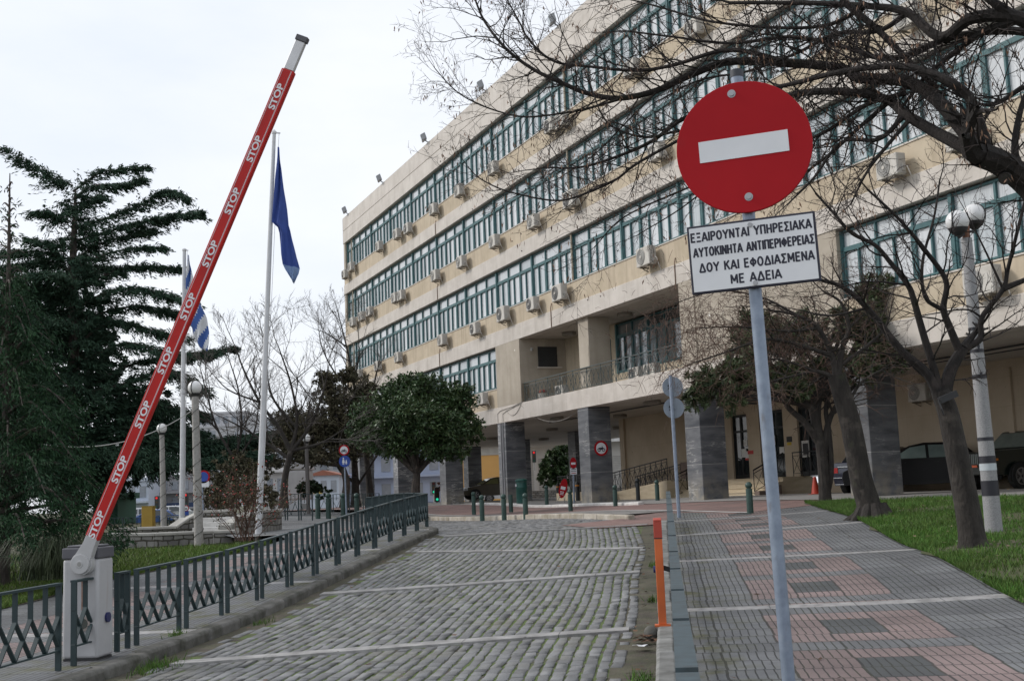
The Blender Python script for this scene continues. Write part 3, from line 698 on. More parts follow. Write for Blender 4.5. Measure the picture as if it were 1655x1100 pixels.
# small shuttered window on the balcony's end wall, with its sill
mb = MB(); mb.box(4.142, 4.17, .9, 1.85, 7.2, 8.12); 
for i in range(14): mb.box(4.17, 4.185, .95, 1.8, 7.24+i*.06, 7.28+i*.06)
sw = mb.build('shuttered_window', M_('dark_shutter', (.035,.037,.04), .5), BLD)
mb = MB(); mb.box(4.142, 4.24, .84, 2.05, 7.14, 7.195); mb.build('window_sill', BAND, sw)
# balcony pier
mb = MB(); mb.box(9.93, 10.86, .2, 1.16, 5.595, 8.47); mb.box(9.98, 10.82, .185, .198, 5.6, 7.35)
mb.build('balcony_pier', PALE, BLD, bevel=.012)
mb = MB(); mb.box(18.46, 19.42, -.02, .96, 5.595, 8.465); mb.build('balcony_pier', PALE, BLD, bevel=.012)
# balcony railing
RAILM = M_('grey_green_railing', (.075,.10,.10), .55, (.05,.065,.065), scale=8)
mb = MB(); z0, z1 = 5.62, 6.45
mb.bar((4.2, .14, z1), (18.4, .14, z1), .05, .035); mb.bar((4.2, .14, z1-.12), (18.4, .14, z1-.12), .02, .02); mb.bar((4.2, .14, z0+.06), (18.4, .14, z0+.06), .02, .02)
rr2 = random.Random(4); a = 4.25
while a < 18.3:
    mb.bar((a, .14, 5.59), (a, .14, z1), .025, .025)
    for j in range(3):
        s = a+.02+j*.42
        mb.bar((s, .14, z0+.06), (s+.40, .14, z1-.12), .014, .014); mb.bar((s+.40, .14, z0+.06), (s, .14, z1-.12), .014, .014); mb.bar((s+.2, .14, z0+.06), (s+.2, .14, z1-.12), .012, .012)
    a += 1.28
mb.build('balcony_railing', RAILM, BLD)
# columns
def column(a, b, w=.97, d=1.0, name='column'):
    mb = MB(); mb.box(a-w, a, b+.025, b+d, 1.0, 4.858); return mb.build(name, GMARB, BLD, bevel=.012)
for k in range(-3, 5):
    c = column(2.03+8.62*k if k != 1 else 10.86, 0)
    if k == 0:
        mb = MB()
        for q in (1.52, 1.76): mb.tube([(q, .0, 1.15), (q, .0, 4.84)], .038, 8)
        build_each(mb, 'downpipe', M_('grey_pipe', (.30,.30,.31), .4), c, smooth=True)
for k in range(-3, 1): column(2.03+8.62*k, 7.6, .97, 1.0)
# ground-floor block behind the columns
def stonewall():
    mt = M_('warm_stone_wall', (.52,.43,.32), .7, (.44,.355,.255), scale=.8, bump=.1, bscale=18)
    mixin(mt, scale_sock(mt, periodic(mt, 0, 1.2, .01), .4), (.25,.19,.12)); mixin(mt, scale_sock(mt, periodic(mt, 2, .85, .01, .1), .4), (.25,.19,.12))
    mixin(mt, noise_mask(mt, 5, .71, .73), (.16,.12,.08)); return mt
WARM = stonewall()
mb = MB(); mb.box(2.67, 12.3, 5.6, 5.9, .95, 4.87); mb.box(18.3, A1, 5.6, 5.9, .95, 4.87); mb.box(2.67, 3.0, 5.9, BD, .95, 4.87); mb.box(12.3, 18.3, 5.6, 5.9, 4.3, 4.87)
for (s, e) in ((12.3, 12.62), (13.75, 14.6), (16.16, 17.05), (18.1, 18.3)): mb.box(s, e, 5.47, 5.9, 1.7, 4.87)
mb.box(27.2, 27.4, 5.52, 5.6, 1.1, 4.6); mb.box(2.95, 3.3, 5.5, 5.6, 1.1, 4.86); mb.box(20.0, 20.25, 5.5, 5.6, 1.1, 4.86)
mb.build('ground_floor_wall', WARM, BLD)
PAPER = M_('paper_notice', (.68,.67,.64), .8); REDS = M_('red_sticker', (.5,.05,.045), .6); YELS = M_('yellow_sticker', (.6,.42,.04), .6); BLK = M_('black_print', (.03,.03,.032), .6)
doorp = []
for (s, e) in ((12.62, 13.75), (14.6, 16.16), (17.05, 18.1)):
    mb = MB(); n = 2
    for i in range(n):
        x0 = s+(e-s)*i/n; x1 = s+(e-s)*(i+1)/n
        mb.box(x0, x0+.06, 5.55, 5.62, 1.78, 4.3); mb.box(x1-.06, x1, 5.55, 5.62, 1.78, 4.3); mb.box(x0+.06, x1-.06, 5.55, 5.62, 1.78, 1.95); mb.box(x0+.06, x1-.06, 5.55, 5.62, 4.2, 4.3); mb.box(x0+.06, x1-.06, 5.55, 5.62, 3.6, 3.68)
    d = mb.build('entrance_door', M_('black_door_frame', (.02,.022,.022), .5), BLD)
    mb = MB(); mb.box(s+.06, e-.06, 5.59, 5.6, 1.95, 4.2); mb.build('glass_panes', DGLASS, d); doorp.append(d)
mb = MB(); mb.box(13.35, 13.62, 5.53, 5.545, 3.05, 3.3); mb.box(13.18, 13.5, 5.53, 5.545, 2.62, 2.95); mb.box(13.45, 13.66, 5.528, 5.543, 2.55, 2.85); build_each(mb, 'notice', PAPER, doorp[0])
mb = MB(); mb.box(13.42, 13.66, 5.52, 5.527, 2.5, 2.58); mb.build('notice', REDS, doorp[0])
mb = MB(); mb.box(15.28, 15.5, 5.53, 5.545, 3.0, 3.35); mb.box(15.3, 15.5, 5.53, 5.545, 2.5, 2.75); mb.box(15.75, 16.05, 5.53, 5.545, 2.65, 2.9); build_each(mb, 'notice', PAPER, doorp[1])
mb = MB(); mb.box(17.2, 17.62, 5.5, 5.53, 2.45, 3.05); nb = mb.build('notice_board', PAPER, doorp[2]); mb = MB(); mb.box(17.27, 17.6, 5.49, 5.499, 2.55, 2.95); mb.build('board_panel', BLK, nb)
mb = MB(); mb.box(16.35, 16.68, 5.455, 5.469, 3.05, 3.25); mb.build('notice', BLK, BLD)
mb = MB(); mb.box(16.37, 16.62, 5.455, 5.469, 2.93, 3.04); mb.build('notice', YELS, BLD)
mb = MB(); mb.box(13.72, 14.1, 5.455, 5.469, 2.72, 2.86); mb.build('notice', REDS, BLD)
# steps, ramp and their walls
STEP = M_('travertine_steps', (.56,.47,.34), .65, (.46,.38,.26), scale=2, stretch=(1, 1, 4)); STEPD = M_('brown_plinth', (.19,.14,.115), .7)
mb = MB()
for i in range(4):
    mb.box(11.6, 17.6, 3.3+.34*i, 5.6 if i == 3 else 3.3+.34*(i+1)+.02, .98, 1.115+.165*(i+1)-.025)
    mb.box(11.6, 17.6, 3.27+.34*i, 3.3+.34*(i+1)+(.02 if i < 3 else 1.3), 1.115+.165*(i+1)-.025, 1.115+.165*(i+1))
mb.build('entrance_steps', STEP, BLD)
mb = MB(); mb.box(17.62, 17.9, 3.1, 3.5, .98, 1.32); mb.box(17.62, 17.95, 3.502, 4.0, .98, 1.5); mb.box(11.0, 11.58, 4.0, 5.5, 1.9, 2.55); build_each(mb, 'step_plinth', STEPD, BLD)
mb = MB(); mb.prism([(4.4, 3.0, 1.0), (11.58, 3.0, 1.0), (11.58, 3.0, 1.85), (4.4, 3.0, 1.22)], (0, .22, 0)); mb.box(4.4, 7.0, 1.9, 2.12, 1.0, 1.52); mb.box(3.3, 4.4, 1.9, 2.12, 1.0, 1.5); mb.box(7.0, 7.2, 1.9, 3.0, 1.0, 1.48)
mb.prism([(4.4, 3.22, 1.18), (11.58, 3.22, 1.80), (11.58, 3.22, 1.0), (4.4, 3.22, 1.0)], (0, 2.3, 0))
mb.build('ramp_wall', STEP, BLD)
IRON = M_('black_iron', (.018,.018,.02), .5)
def ironrail(pts, h, parent=BLD, step=.45):
    mb = MB(); 
    for p, q in zip(pts, pts[1:]):
        p = Vector(p); q = Vector(q); H = Vector((0, 0, h)); L = (q-p).length; n = max(1, int(L/step))
        mb.bar(p+H, q+H, .05, .04); mb.bar(p+H*.86, q+H*.86, .02, .02); mb.bar(p+H*.12, q+H*.12, .02, .02)
        for i in range(n+1): s = p.lerp(q, i/n); mb.bar(s, s+H, .022, .022)
        for i in range(n):
            s = p.lerp(q, i/n); e = p.lerp(q, (i+1)/n); mb.bar(s+H*.12, e+H*.86, .014, .014); mb.bar(e+H*.12, s+H*.86, .014, .014)
    return mb.build('iron_railing', IRON, parent)
ironrail([(3.3, 2.0, 1.5), (7.1, 2.0, 1.5)], .75)
ironrail([(4.6, 3.1, 1.25), (11.5, 3.1, 1.85)], .85)
ironrail([(4.6, 5.3, 1.25), (11.5, 5.3, 1.95)], .85)
ironrail([(11.7, 3.4, 1.15), (11.7, 5.2, 1.85)], .9)
ironrail([(17.3, 3.3, 1.2), (17.3, 4.6, 1.78)], .85)
ironrail([(17.3, 5.0, 1.78), (19.6, 5.0, 1.78)], .85)
# ceiling lamps under the overhang
LAMPC = M_('unlit_lamp_housing', (.24,.215,.18), .6)
for (a, b, z, rx, ry) in ((5.04,1.3,4.86,.6,.2),(13.44,1.5,4.86,.6,.2),(-3.57,4.9,4.86,.35,.3),(6.1,3.9,4.86,.35,.3),(-11.9,4.8,4.86,.4,.3),(-3.0,8.5,4.86,.4,.3),(-14,9,4.86,.4,.3),(6.39,1.44,8.475,.36,.3),(11.93,1.33,8.475,.36,.3)):
    mb = MB(); mb.prism([(a+rx*math.cos(t*math.pi/12), b+ry*math.sin(t*math.pi/12), z-.14) for t in range(24)], (0, 0, .139)); mb.build('ceiling_lamp', LAMPC, BLD, bevel=.03, seg=2)
# loose cables
CABL = M_('grey_cable', (.35,.33,.3), .7); CABD = M_('black_cable', (.03,.03,.03), .6)
def sag(p, q, s, n=14): 
    p = Vector(p); q = Vector(q); return [p.lerp(q, i/n)-Vector((0, 0, 4*s*(i/n)*(1-i/n))) for i in range(n+1)]
mb = MB(); mb.tube(sag((4.0, -.02, 5.55), (9.3, .35, 4.83), .62), .014, 5); mb.tube([(1.25,-.02,4.9),(1.25,-.02,5.3),(1.6,-.02,5.42),(3.2,-.02,5.5),(4.3,-.02,5.62)], .013, 5); mb.tube([(1.9,-.02,4.9),(1.9,-.02,5.25),(2.4,-.02,5.36),(4.2,-.02,5.56)], .012, 5); mb.tube(sag((2.3,-.02,5.4),(4.1,-.02,5.5),.35), .012, 5)
build_each(mb, 'loose_cable', CABL, BLD)
mb = MB(); mb.tube([(2.2, 2.2, 4.8), (9, 2.2, 4.78), (18.4, 2.2, 4.82)], .03, 5); mb.tube([(19.5, 2.6, 4.8), (24, 2.6, 4.77), (32, 2.6, 4.8), (42, 2.6, 4.8)], .03, 5); mb.tube([(19.5, 2.7, 4.72), (30, 2.7, 4.7), (42, 2.7, 4.72)], .018, 5)
build_each(mb, 'cable_run', CABD, BLD)
mb = MB(); mb.box(4.15, 4.3, .55, .62, 7.95, 8.05); mb.tube([(4.28, .58, 8.0), (4.45, .45, 7.93)], .045, 8); mb.build('security_camera', M_('camera_white', (.5,.5,.48), .5), BLD)

# ---------------------------------------------------------------- air conditioners (each one hangs on the wall: a thing of its own)
ACW = M_('aged_white_casing', (.60,.575,.53), .55, (.48,.45,.40), scale=3, spec=.4); ACD = M_('fan_dark', (.05,.052,.056), .5); ACG = M_('fan_grey', (.30,.295,.28), .5)
ACS = M_('casing_side', (.44,.425,.40), .6, (.36,.34,.31), scale=4); ACB = M_('bracket', (.22,.19,.15), .6)
def make_ac(fan, W=.80, H=.56, D=.30):
    t = thing('air_conditioner', 'white air conditioner', 'air conditioner', (0, 0, 0))
    mb = MB(); mb.box(-W/2, W/2, -D, 0, 0, H); mb.build('casing', ACW, t, bevel=.018, seg=2)
    mb = MB(); mb.box(W/2+.001, W/2+.02, -D+.02, -.02, .02, H-.02); mb.box(W/2+.02, W/2+.06, -.17, -.06, .08, .26); mb.build('side_panel', ACS, t, bevel=.008)
    c = (-W*.12, H*.5); mb = MB(); mb.disc(c, H*.43, -D-.012, -D-.002, 28); f = mb.build('fan_grille', fan, t)
    mb = MB()
    for r in (.1, .17, .235): 
        mb.tube([(c[0]+r*math.cos(k*math.pi/12)*H/.56, -D-.022, c[1]+r*math.sin(k*math.pi/12)*H/.56) for k in range(25)], .006, 4, cap=False)
    mb.disc(c, .05, -D-.03, -D-.013, 16); mb.build('grille_ring', ACW, f)
    mb = MB()
    for s in (-.6, .6): mb.box(s*W/2-.02, s*W/2+.02, -D+.02, .1, -.045, -.003); mb.bar((s*W/2, -D*.5, -.05), (s*W/2, .08, -.14), .025, .025)
    build_each(mb, 'bracket', ACB, t)
    mb = MB(); mb.tube([(W/2+.05, -.12, .2), (W/2+.16, -.1, .16), (W/2+.2, -.05, -.05), (W/2+.18, .06, -.25)], .016, 6); mb.build('refrigerant_pipe', ACS, t)
    return t
ac_rows = {4: [(557,443),(567,431),(612,398),(641,378),(658.6,369),(700,338),(741,308),(796,272),(889,203),(907,195),(1019.5,111),(1120,46)],
           3: [(570,520),(584,511),(597,503),(638,481),(648,477),(703,445),(745,423),(798,390),(861,358),(921,324),(1060,246),(1465,27)],
           2: [(580,604),(610,591),(643,577),(714,549),(767,531),(812,509),(860,491),(903,475),(1043,417),(1438,270),(1552,222)],
           1: [(779,644),(1586,458)]}
ORD = ['leftmost', 'second', 'third', 'fourth', 'fifth', 'sixth', 'seventh', 'eighth', 'ninth', 'tenth', 'eleventh', 'twelfth']
FLR = {4: 'top-floor', 3: 'third-floor', 2: 'second-floor', 1: 'first-floor'}
acA, acB = make_ac(ACD), make_ac(ACG); used = {id(acA): 0, id(acB): 0}; bang = math.atan2(FU[1], FU[0])
for k, lst in ac_rows.items():
    for i, (x, y) in enumerate(lst):
        a, z = on_facade(x, y, -.3); src = acA if (x, y) in ((557,443),(889,203),(597,503),(921,324),(767,531),(812,509),(903,475),(860,491),(658.6,369)) else acB
        loc = bw(a, -.12, z-.28)
        big = 1.18 if (x, y) in ((903,475),(1043,417),(1586,458),(921,324),(812,509)) else 1.0
        if len(lst) == 2: lab = 'white air conditioner below the first-floor windows beside the broad evergreen tree' if i == 0 else 'large white air conditioner behind the twin-globe lamp post'
        else: lab = '%s air conditioner from the left in the row below the %s windows' % (ORD[i], FLR[k])
        if used[id(src)] == 0: o = src; o.location = loc; o.rotation_euler = (0, 0, bang)
        else: o = dup(src, loc, bang)
        used[id(src)] = 1; o['label'] = lab; o['group'] = 'air conditioners on the facade'; o.scale = (big, 1, big)
a, z = on_facade(905, 640, .5); o = dup(acA, bw(a, .75, 5.5), bang, 'white air conditioner with dark fan standing on the balcony floor near the door')
o = dup(acA, bw(on_facade(1029, 612, .6)[0], .75, 5.52), bang, 'white air conditioner with a blue mark standing on the balcony beside the bare twigs')
o = dup(acB, bw(on_facade(1054, 606, .6)[0], .75, 5.52), bang, 'rightmost white air conditioner standing on the balcony floor, turned sideways')
a, z = on_facade(1495, 634, 5.6); o = dup(acB, bw(a, 5.55, z-.28), bang, 'dusty air conditioner on the shaded wall above the black cars')
# drip stains below the units, on the render
STAIN = M_('drip_stain', (.40,.325,.23), .85, (.30,.235,.16), scale=4, stretch=(3, 1, .4)); mb = MB(); q = random.Random(14)
for k in (4, 3, 2):
    for (x, y) in ac_rows[k]:
        a, z = on_facade(x, y, -.3); zb = BTOP[k-1]+.004
        for _ in range(q.randint(1, 3)):
            s = a+q.uniform(-.42, .5); w = q.uniform(.02, .07); z0 = z-.1; z1 = zb+q.choice((0, 0, q.uniform(0, .25))); p = [(s-w*q.uniform(.5,1), .048, z0), (s+w, .048, z0), (s+w*.8, .048, (z0+z1)/2), (s+w*q.uniform(.2,.7), .048, z1), (s-w*q.uniform(.1,.5), .048, z1), (s-w*.9, .048, (z0+z1)/2+.05)]
            mb.add(p, [tuple(range(6))])
mb.build('drip_stain', STAIN, BLD)['kind'] = 'stuff'
# ---------------------------------------------------------------- floodlights on the roof edge
FLD = M_('grey_floodlight', (.28,.29,.30), .5); FLG = M_('floodlight_glass', (.45,.5,.53), .15)
first = None
for i, (x, y) in enumerate(((557,347),(613,295),(685,230),(777,149),(893,43))):
    a, z = on_facade(x, y, -.2)
    if first is None:
        t = thing('floodlight', '', 'floodlight', (0,0,0)); mb = MB(); mb.prism([(-.28,-.16,-.02),(.28,-.16,-.02),(.2,.12,.06),(-.2,.12,.06)], (0, 0, .34)); mb.build('housing', FLD, t, bevel=.02)
        mb = MB(); mb.box(-.25, .25, -.185, -.162, 0, .3); mb.build('lens', FLG, t); mb = MB(); mb.tube([(0,.0,0), (0,.1,-.15), (0,.42,-.2)], .035, 6); mb.box(-.1,.1,.3,.46,-.3,-.12); mb.build('bracket', FLD, t); first = t; o = t
    else: o = dup(first)
    o.location = bw(a, -.12, 21.16); o.rotation_euler = (math.radians(18), 0, bang+math.radians(-20)); o['group'] = 'floodlights along the roof edge'
    o['label'] = ['small floodlight on the far left corner of the roof edge', 'second floodlight from the roof corner, seen against the sky', 'middle floodlight on the roof edge, seen against the sky', 'floodlight on the roof edge among the leftmost bare twigs', 'nearest floodlight on the roof edge behind the bare branches'][i]
# things on the balcony
t = thing('flower_pot', 'pale bucket of red flowers standing at the left end of the balcony', 'flower pot', bw(5.6, .42, 5.5)); mb = MB(); mb.lathe([(.17,0),(.22,.36),(.24,.38),(.2,.38)], n=18); mb.build('pot', ACW, t, smooth=True)
mb = MB(); mb.sphere((0,0,.42), .2, 8, sq=.6); mb.build('flowers', M_('red_petals', (.35,.05,.06), .8, (.12,.1,.05), scale=14), t)
# ================================================================ STREET FURNITURE
GALV = M_('galvanised_steel', (.27,.32,.40), .45, (.20,.24,.31), scale=14, metal=.35, bump=.05)
mixin(GALV, scale_sock(GALV, noise_mask(GALV, 5, .6, .7), .5), (.33,.35,.37)); mixin(GALV, scale_sock(GALV, noise_mask(GALV, 11, .62, .68, (1,1,.4)), .6), (.14,.13,.13))
SRED = M_('sign_red', (.40,.013,.019), .6, (.34,.011,.017), scale=1.2, spec=.12); mixin(SRED, scale_sock(SRED, noise_mask(SRED, 9, .60, .74), .35), (.30,.02,.025)); SWHT = M_('sign_white', (.74,.75,.78), .5, (.68,.69,.72), scale=4); SBLK = M_('sign_black', (.012,.012,.03), .5)
SBLU = M_('sign_blue', (.02,.07,.36), .45, (.018,.06,.3), scale=2); SBACK = M_('sign_back', (.25,.29,.345), .55, (.21,.245,.29), scale=4)
BOLT = M_('bolt_steel', (.35,.35,.36), .35, metal=.8)
# ---- the no-entry sign in front
pb, pt = at(1275, 1100, 5.7), at(1191, 124, 5.7)
dv = (pt-pb).normalized(); g0 = gz(pb.x, pb.y)+.12; base = pb-dv*((pb.z-g0)/dv.z)
t = thing('no_entry_sign', 'large red no-entry sign above a white Greek text plate on the front grey pole', 'road sign', base)
mb = MB(); mb.tube([(0,0,-.05), pt-base], [.0305, .0305], 20, cap=False); mb.build('pole', GALV, t, smooth=True)
mb = MB(); mb.lathe([(.033,-.005),(.033,.03),(.02,.036)], tuple(pt-base), 18); mb.build('pole_cap', M_('dark_cap', (.05,.055,.07), .6), t, smooth=True)
ctr = at(1202, 238, 5.66)-base; YAW = math.radians(-17)
RS = Matrix.Rotation(YAW, 4, 'Z'); 
def sub(o, T):
    o.matrix_local = T; return o
RS = RS @ Matrix.Rotation(-.028, 4, 'Y'); Ts = Matrix.Translation(ctr) @ RS
mb = MB(); mb.disc((0, 0), .322, -.012, .006, 96); disc = sub(mb.build('sign_disc', [SRED], t, bevel=.003, seg=2), Ts)
mb = MB(); mb.box(-.212, .212, -.0145, -.0122, -.052, .052); o = mb.build('white_bar', SWHT, disc)
for z in (.268, -.247):
    mb = MB(); mb.disc((-.033 if z > 0 else .003, z), .013, -.02, -.0122, 18, rx=.013); mb.disc((-.033 if z > 0 else .003, z), .02, -.0135, -.0121, 18); mb.build('bolt', BOLT, disc)
ctr2 = at(1217, 410, 5.66)-base; Tp = Matrix.Translation(ctr2) @ RS
mb = MB(); mb.box(-.302, .302, -.012, .006, -.166, .166); plate = sub(mb.build('text_plate', SBLK, t, bevel=.004), Tp)
mb = MB(); mb.box(-.291, .291, -.0136, -.0121, -.155, .155); mb.build('white_face', SWHT, plate)
for txt, x, z, wd in (('ΕΞΑΙΡΟΥΝΤΑΙ  ΥΠΗΡΕΣΙΑΚΑ', -.002, .108, .565), ('ΑΥΤΟΚΙΝΗΤΑ  ΑΝΤΙΠΕΡΙΦΕΡΕΙΑΣ', .005, .034, .565), ('ΔΟΥ  ΚΑΙ  ΕΦΟΔΙΑΣΜΕΝΑ', .012, -.042, .535), ('ΜΕ  ΑΔΕΙΑ', .005, -.112, .235)):
    stroke_text(txt.replace('  ', ' '), x, -.0142, z, wd, .044, plate, SBLK)
for z in (.138, -.142):
    mb = MB(); mb.disc((0, z), .011, -.02, -.0137, 16); mb.build('bolt', BOLT, plate)
# ---- boom barrier
cb = rd(-6.08, 7.72, .12); cb = at(142, 1062, cb.y); cb.z = gz(cb.x, cb.y)+.12
RZ = RDANG
CABM = M_('cabinet_grey_paint', (.44,.44,.45), .5, (.40,.40,.41), scale=3); CAPM = M_('cabinet_dark_cap', (.105,.105,.12), .55)
mixin(CABM, scale_sock(CABM, noise_mask(CABM, 6, .62, .78, (2, 2, .2)), .4), (.25,.16,.11))
t = thing('boom_barrier', 'raised boom barrier with a red arm lettered STOP on a pale grey cabinet', 'barrier', cb, RZ)
W2, D2, HH = .188, .17, 1.12
mb = MB(); mb.box(-W2, W2, -D2, D2, .02, HH-.13); mb.build('cabinet', CABM, t, bevel=.03, seg=3, smooth=True)
mb = MB(); mb.box(-W2-.006, W2+.006, -D2-.006, D2+.006, HH-.128, HH-.02); mb.box(-W2+.03, W2-.03, -D2+.03, D2-.03, HH-.02, HH+.004); mb.build('cabinet_cap', CAPM, t, bevel=.012, seg=2)
mb = MB(); mb.box(-W2+.01, W2-.01, -D2+.01, D2-.01, -.03, .02); mb.build('plinth', BLK, t)
def barrier_pt(x, y, dy):       # pixel -> local point on the plane y=dy of the barrier
    nrm = np.array([RDT[0], RDT[1], 0]); d = ray(x, y); o = np.array(cb)+nrm*dy; tt = ((o-CAMP)@nrm)/(d@nrm); p = CAMP+d*tt-np.array(cb)
    return Vector((p[0]*RDN[0]+p[1]*RDN[1], dy, p[2]))
hub = barrier_pt(130, 911, -D2-.10); tip = barrier_pt(487, 62, -D2-.10); ax = (tip-hub); BL = ax.length; axn = ax.normalized(); bang_ = math.atan2(ax.z, ax.x)
TB = Matrix.Translation((hub.x, 0, hub.z)) @ Matrix.Rotation(-bang_, 4, 'Y')          # local x runs up the boom, z to its left
HUBM = M_('cast_hub_grey', (.47,.47,.475), .5, (.41,.41,.41), scale=6)
mb = MB(); mb.disc((0, 0), .112, -D2-.09, -D2+.0, 40); mb.disc((0, 0), .095, -D2-.12, -D2-.09, 40); mb.disc((0,0), .035, -D2-.127, -D2-.12, 24); mb.prism([(0,-D2-.105,-.085),(.2,-D2-.105,-.062),(.29,-D2-.105,-.062),(.29,-D2-.105,.062),(.2,-D2-.105,.062),(0,-D2-.105,.10)], (0,.085,0))
hb = sub(mb.build('boom_hub', HUBM, t, bevel=.01, seg=2), TB)
mb = MB(); mb.disc((0, 0), .022, -D2-.1295, -D2-.1272, 20); mb.build('hub_ring', ACG, hb)
BRED = M_('boom_red', (.50,.018,.016), .4, (.42,.016,.014), scale=3, spec=.25); mixin(BRED, scale_sock(BRED, noise_mask(BRED, 6, .52, .72, (.3,1,1)), .5), (.26,.018,.016)); BSIL = M_('boom_aluminium', (.62,.62,.63), .35, metal=.3)
b0 = .27; b1 = BL-.35; hw = .072
mb = MB(); mb.box(b0, b1, -D2-.105, -D2-.035, -hw, hw); boom = sub(mb.build('boom', BRED, t, bevel=.012, seg=2), TB)
mb = MB(); mb.box(b1+.001, BL-.03, -D2-.098, -D2-.042, -hw+.018, hw-.018); sub(mb.build('boom_end', BSIL, t, bevel=.006), TB)
mb = MB(); mb.box(BL-.029, BL+.03, -D2-.106, -D2-.034, -hw+.008, hw-.008); sub(mb.build('boom_cap', CAPM, t, bevel=.006), TB)
mb = MB(); 
for z in (-.047, -.040, .052): mb.box(b0+.01, b1-.01, -D2-.1065, -D2-.1052, z-.0016, z+.0016)
mb.build('white_line', SWHT, boom)
for i, (x, y) in enumerate(((156,847),(193,758),(230,669),(267,582),(304,495),(340,410),(376,325),(412,241),(449,157))):
    p = barrier_pt(x, y, -D2-.107)-hub; L = p.x*axn.x+p.z*axn.z
    text_part('STOP', .1, SWHT, boom, Matrix.Translation((L, -D2-.1075, .004)) @ Matrix.Rotation(math.radians(90), 4, 'X'), width=.28, height=.072, bold=.003)
mb = MB(); mb.disc((.03, .36), .075, -D2-.012, -D2-.002, 32); ph = mb.build('photocell', M_('photocell_ring', (.42,.36,.33), .5), t)
mb = MB(); mb.disc((.035, .36), .05, -D2-.018, -D2-.0122, 32); mb.build('photocell_lens', M_('photocell_glass', (.09,.10,.09), .15), ph)
mb = MB(); mb.prism([(W2+.002, .02+.05*math.cos(k*math.pi/8), .40+.05*math.sin(k*math.pi/8)) for k in range(16)], (.022,0,0)); mb.build('reflector', M_('blue_reflector', (.015,.02,.10), .3), t)
RUST = M_('rust_streak', (.33,.22,.18), .8, (.24,.14,.10), scale=20)
mb = MB(); mb.prism([(.012,-D2-.001,.79),(.026,-D2-.001,.79),(.032,-D2-.001,.5),(.022,-D2-.001,.45),(.014,-D2-.001,.5)], (0,-.0008,0)); mb.build('rust_streak', RUST, t)
# ---- orange boom rest
op = G(1068, 1010, .128); op = rd(-.24, uv_of(op)[1], .128)
ORG = M_('orange_paint', (.62,.135,.03), .5, (.55,.12,.03), scale=8)
t = thing('boom_rest', 'orange square steel post with a red top standing on the right kerb', 'post', op, RZ)
mb = MB(); mb.box(-.04, .04, -.04, .04, .008, .87); mb.build('post', ORG, t, bevel=.004)
mb = MB(); mb.box(-.042, .042, -.043, .043, .874, 1.04); mb.prism([(-.042,-.043,1.04),(.042,-.043,1.04),(.042,.03,1.06),(-.042,.03,1.06)], (0,0,.02)); mb.build('red_top', M_('faded_red_orange', (.42,.055,.03), .5), t, bevel=.004)
mb = MB(); mb.box(-.0435, .0435, -.0435, .0435, .868, .876); mb.build('joint_band', BLK, t)
mb = MB(); mb.box(-.08, .08, -.065, .065, -.01, .008); mb.build('base_plate', ORG, t)
mb = MB(); mb.prism([(-.045, .0+.03*math.cos(k*math.pi/8), .56+.035*math.sin(k*math.pi/8)) for k in range(16)], (-.02,0,0)); mb.build('reflector', M_('blue_cap', (.02,.03,.16), .4), t)
mb = MB(); mb.bar((.04, .02, .57), (.16, .05, .53), .05, .05); mb.build('brace', BLK, t)
# ---- green railings: each run one thing, each panel a part
FEN = M_('dark_green_paint', (.024,.046,.05), .5, (.016,.032,.036), scale=4, bump=.05, bscale=40)
FENT = M_('weathered_green_paint', (.055,.085,.10), .6, (.04,.055,.062), scale=9)
def fence_run(name, label, P, spans, h, group=None, mat=FEN, bars=5, deep=.07, post=.5, light=False):
    """P(s) gives the world point of the foot at distance s along the run"""
    p0 = P(spans[0][0]); t = thing(name, label, 'fence', p0, 0)
    for (s0, s1) in spans:
        mb = MB(); a = P(s0)-p0; b = P(s1)-p0; d = (b-a); dh = Vector((d.x, d.y, 0)).normalized(); L = Vector((d.x, d.y, 0)).length
        nrm = Vector((-dh.y, dh.x, 0)); top = Vector((0, 0, h)); n = max(2, int(round(L/(.285 if not light else .16))))
        def pt(k, z): return a.lerp(b, k)+Vector((0, 0, z))
        w = .03 if not light else .04
        for k in (0, 1):
            q = pt(k, 0)+dh*(w/2 if k == 0 else -w/2); mb.prism([q-dh*w/2-nrm*deep/2, q+dh*w/2-nrm*deep/2, q+dh*w/2+nrm*deep/2, q-dh*w/2+nrm*deep/2], (0, 0, h-.028))
        mb.bar(pt(0, h-.016), pt(1, h-.016), deep+.012, .022); mb.bar(pt(0, .18)+dh*w, pt(1, .18)-dh*w, deep*.6, .014)
        zm = h*.65; zl = .19
        for i in range(n+1):
            k = i/n
            if 0 < i < n: mb.bar(pt(k, zm), pt(k, h-.027), deep*.9, .014, up=dh)
            # a row of inverted Vs crossing into diamonds
            if light and i % 2: continue
            for sgn in (-1, 1):
                k2 = k+sgn*1.0/n
                if -.001 <= k2 <= 1.001: mb.bar(pt(k, zm), pt(k2, zl), deep*.8, .014, up=dh)
                elif light: pass
        mb.build('fence_panel', [mat], t)
    return t
fence_run('railing', 'dark green railing with diamond lattice running along the left kerb of the cobbled road', lambda s: rd(-5.84, s, .125),
          [(2.9,4.1),(4.25,5.45),(5.62,6.94),(7.21,7.70),(8.14,8.42)]+[(8.61+1.37*i, 9.79+1.37*i) for i in range(12)], .81, deep=.052)
fence_run('railing', 'dark green railing turning left at the far end of the cobbled road', lambda s: rd(-5.90-.4*s, 25.0+s, .125), [(.0+1.4*i, 1.2+1.4*i) for i in range(7)], .81, deep=.052)
fence_run('railing', 'dark green railing seen end-on beside the orange post on the right kerb', lambda s: rd(-.09, s, .125), [(-.9+2.02*i, .98+2.02*i) for i in range(12)], .70, mat=FENT, deep=.082)
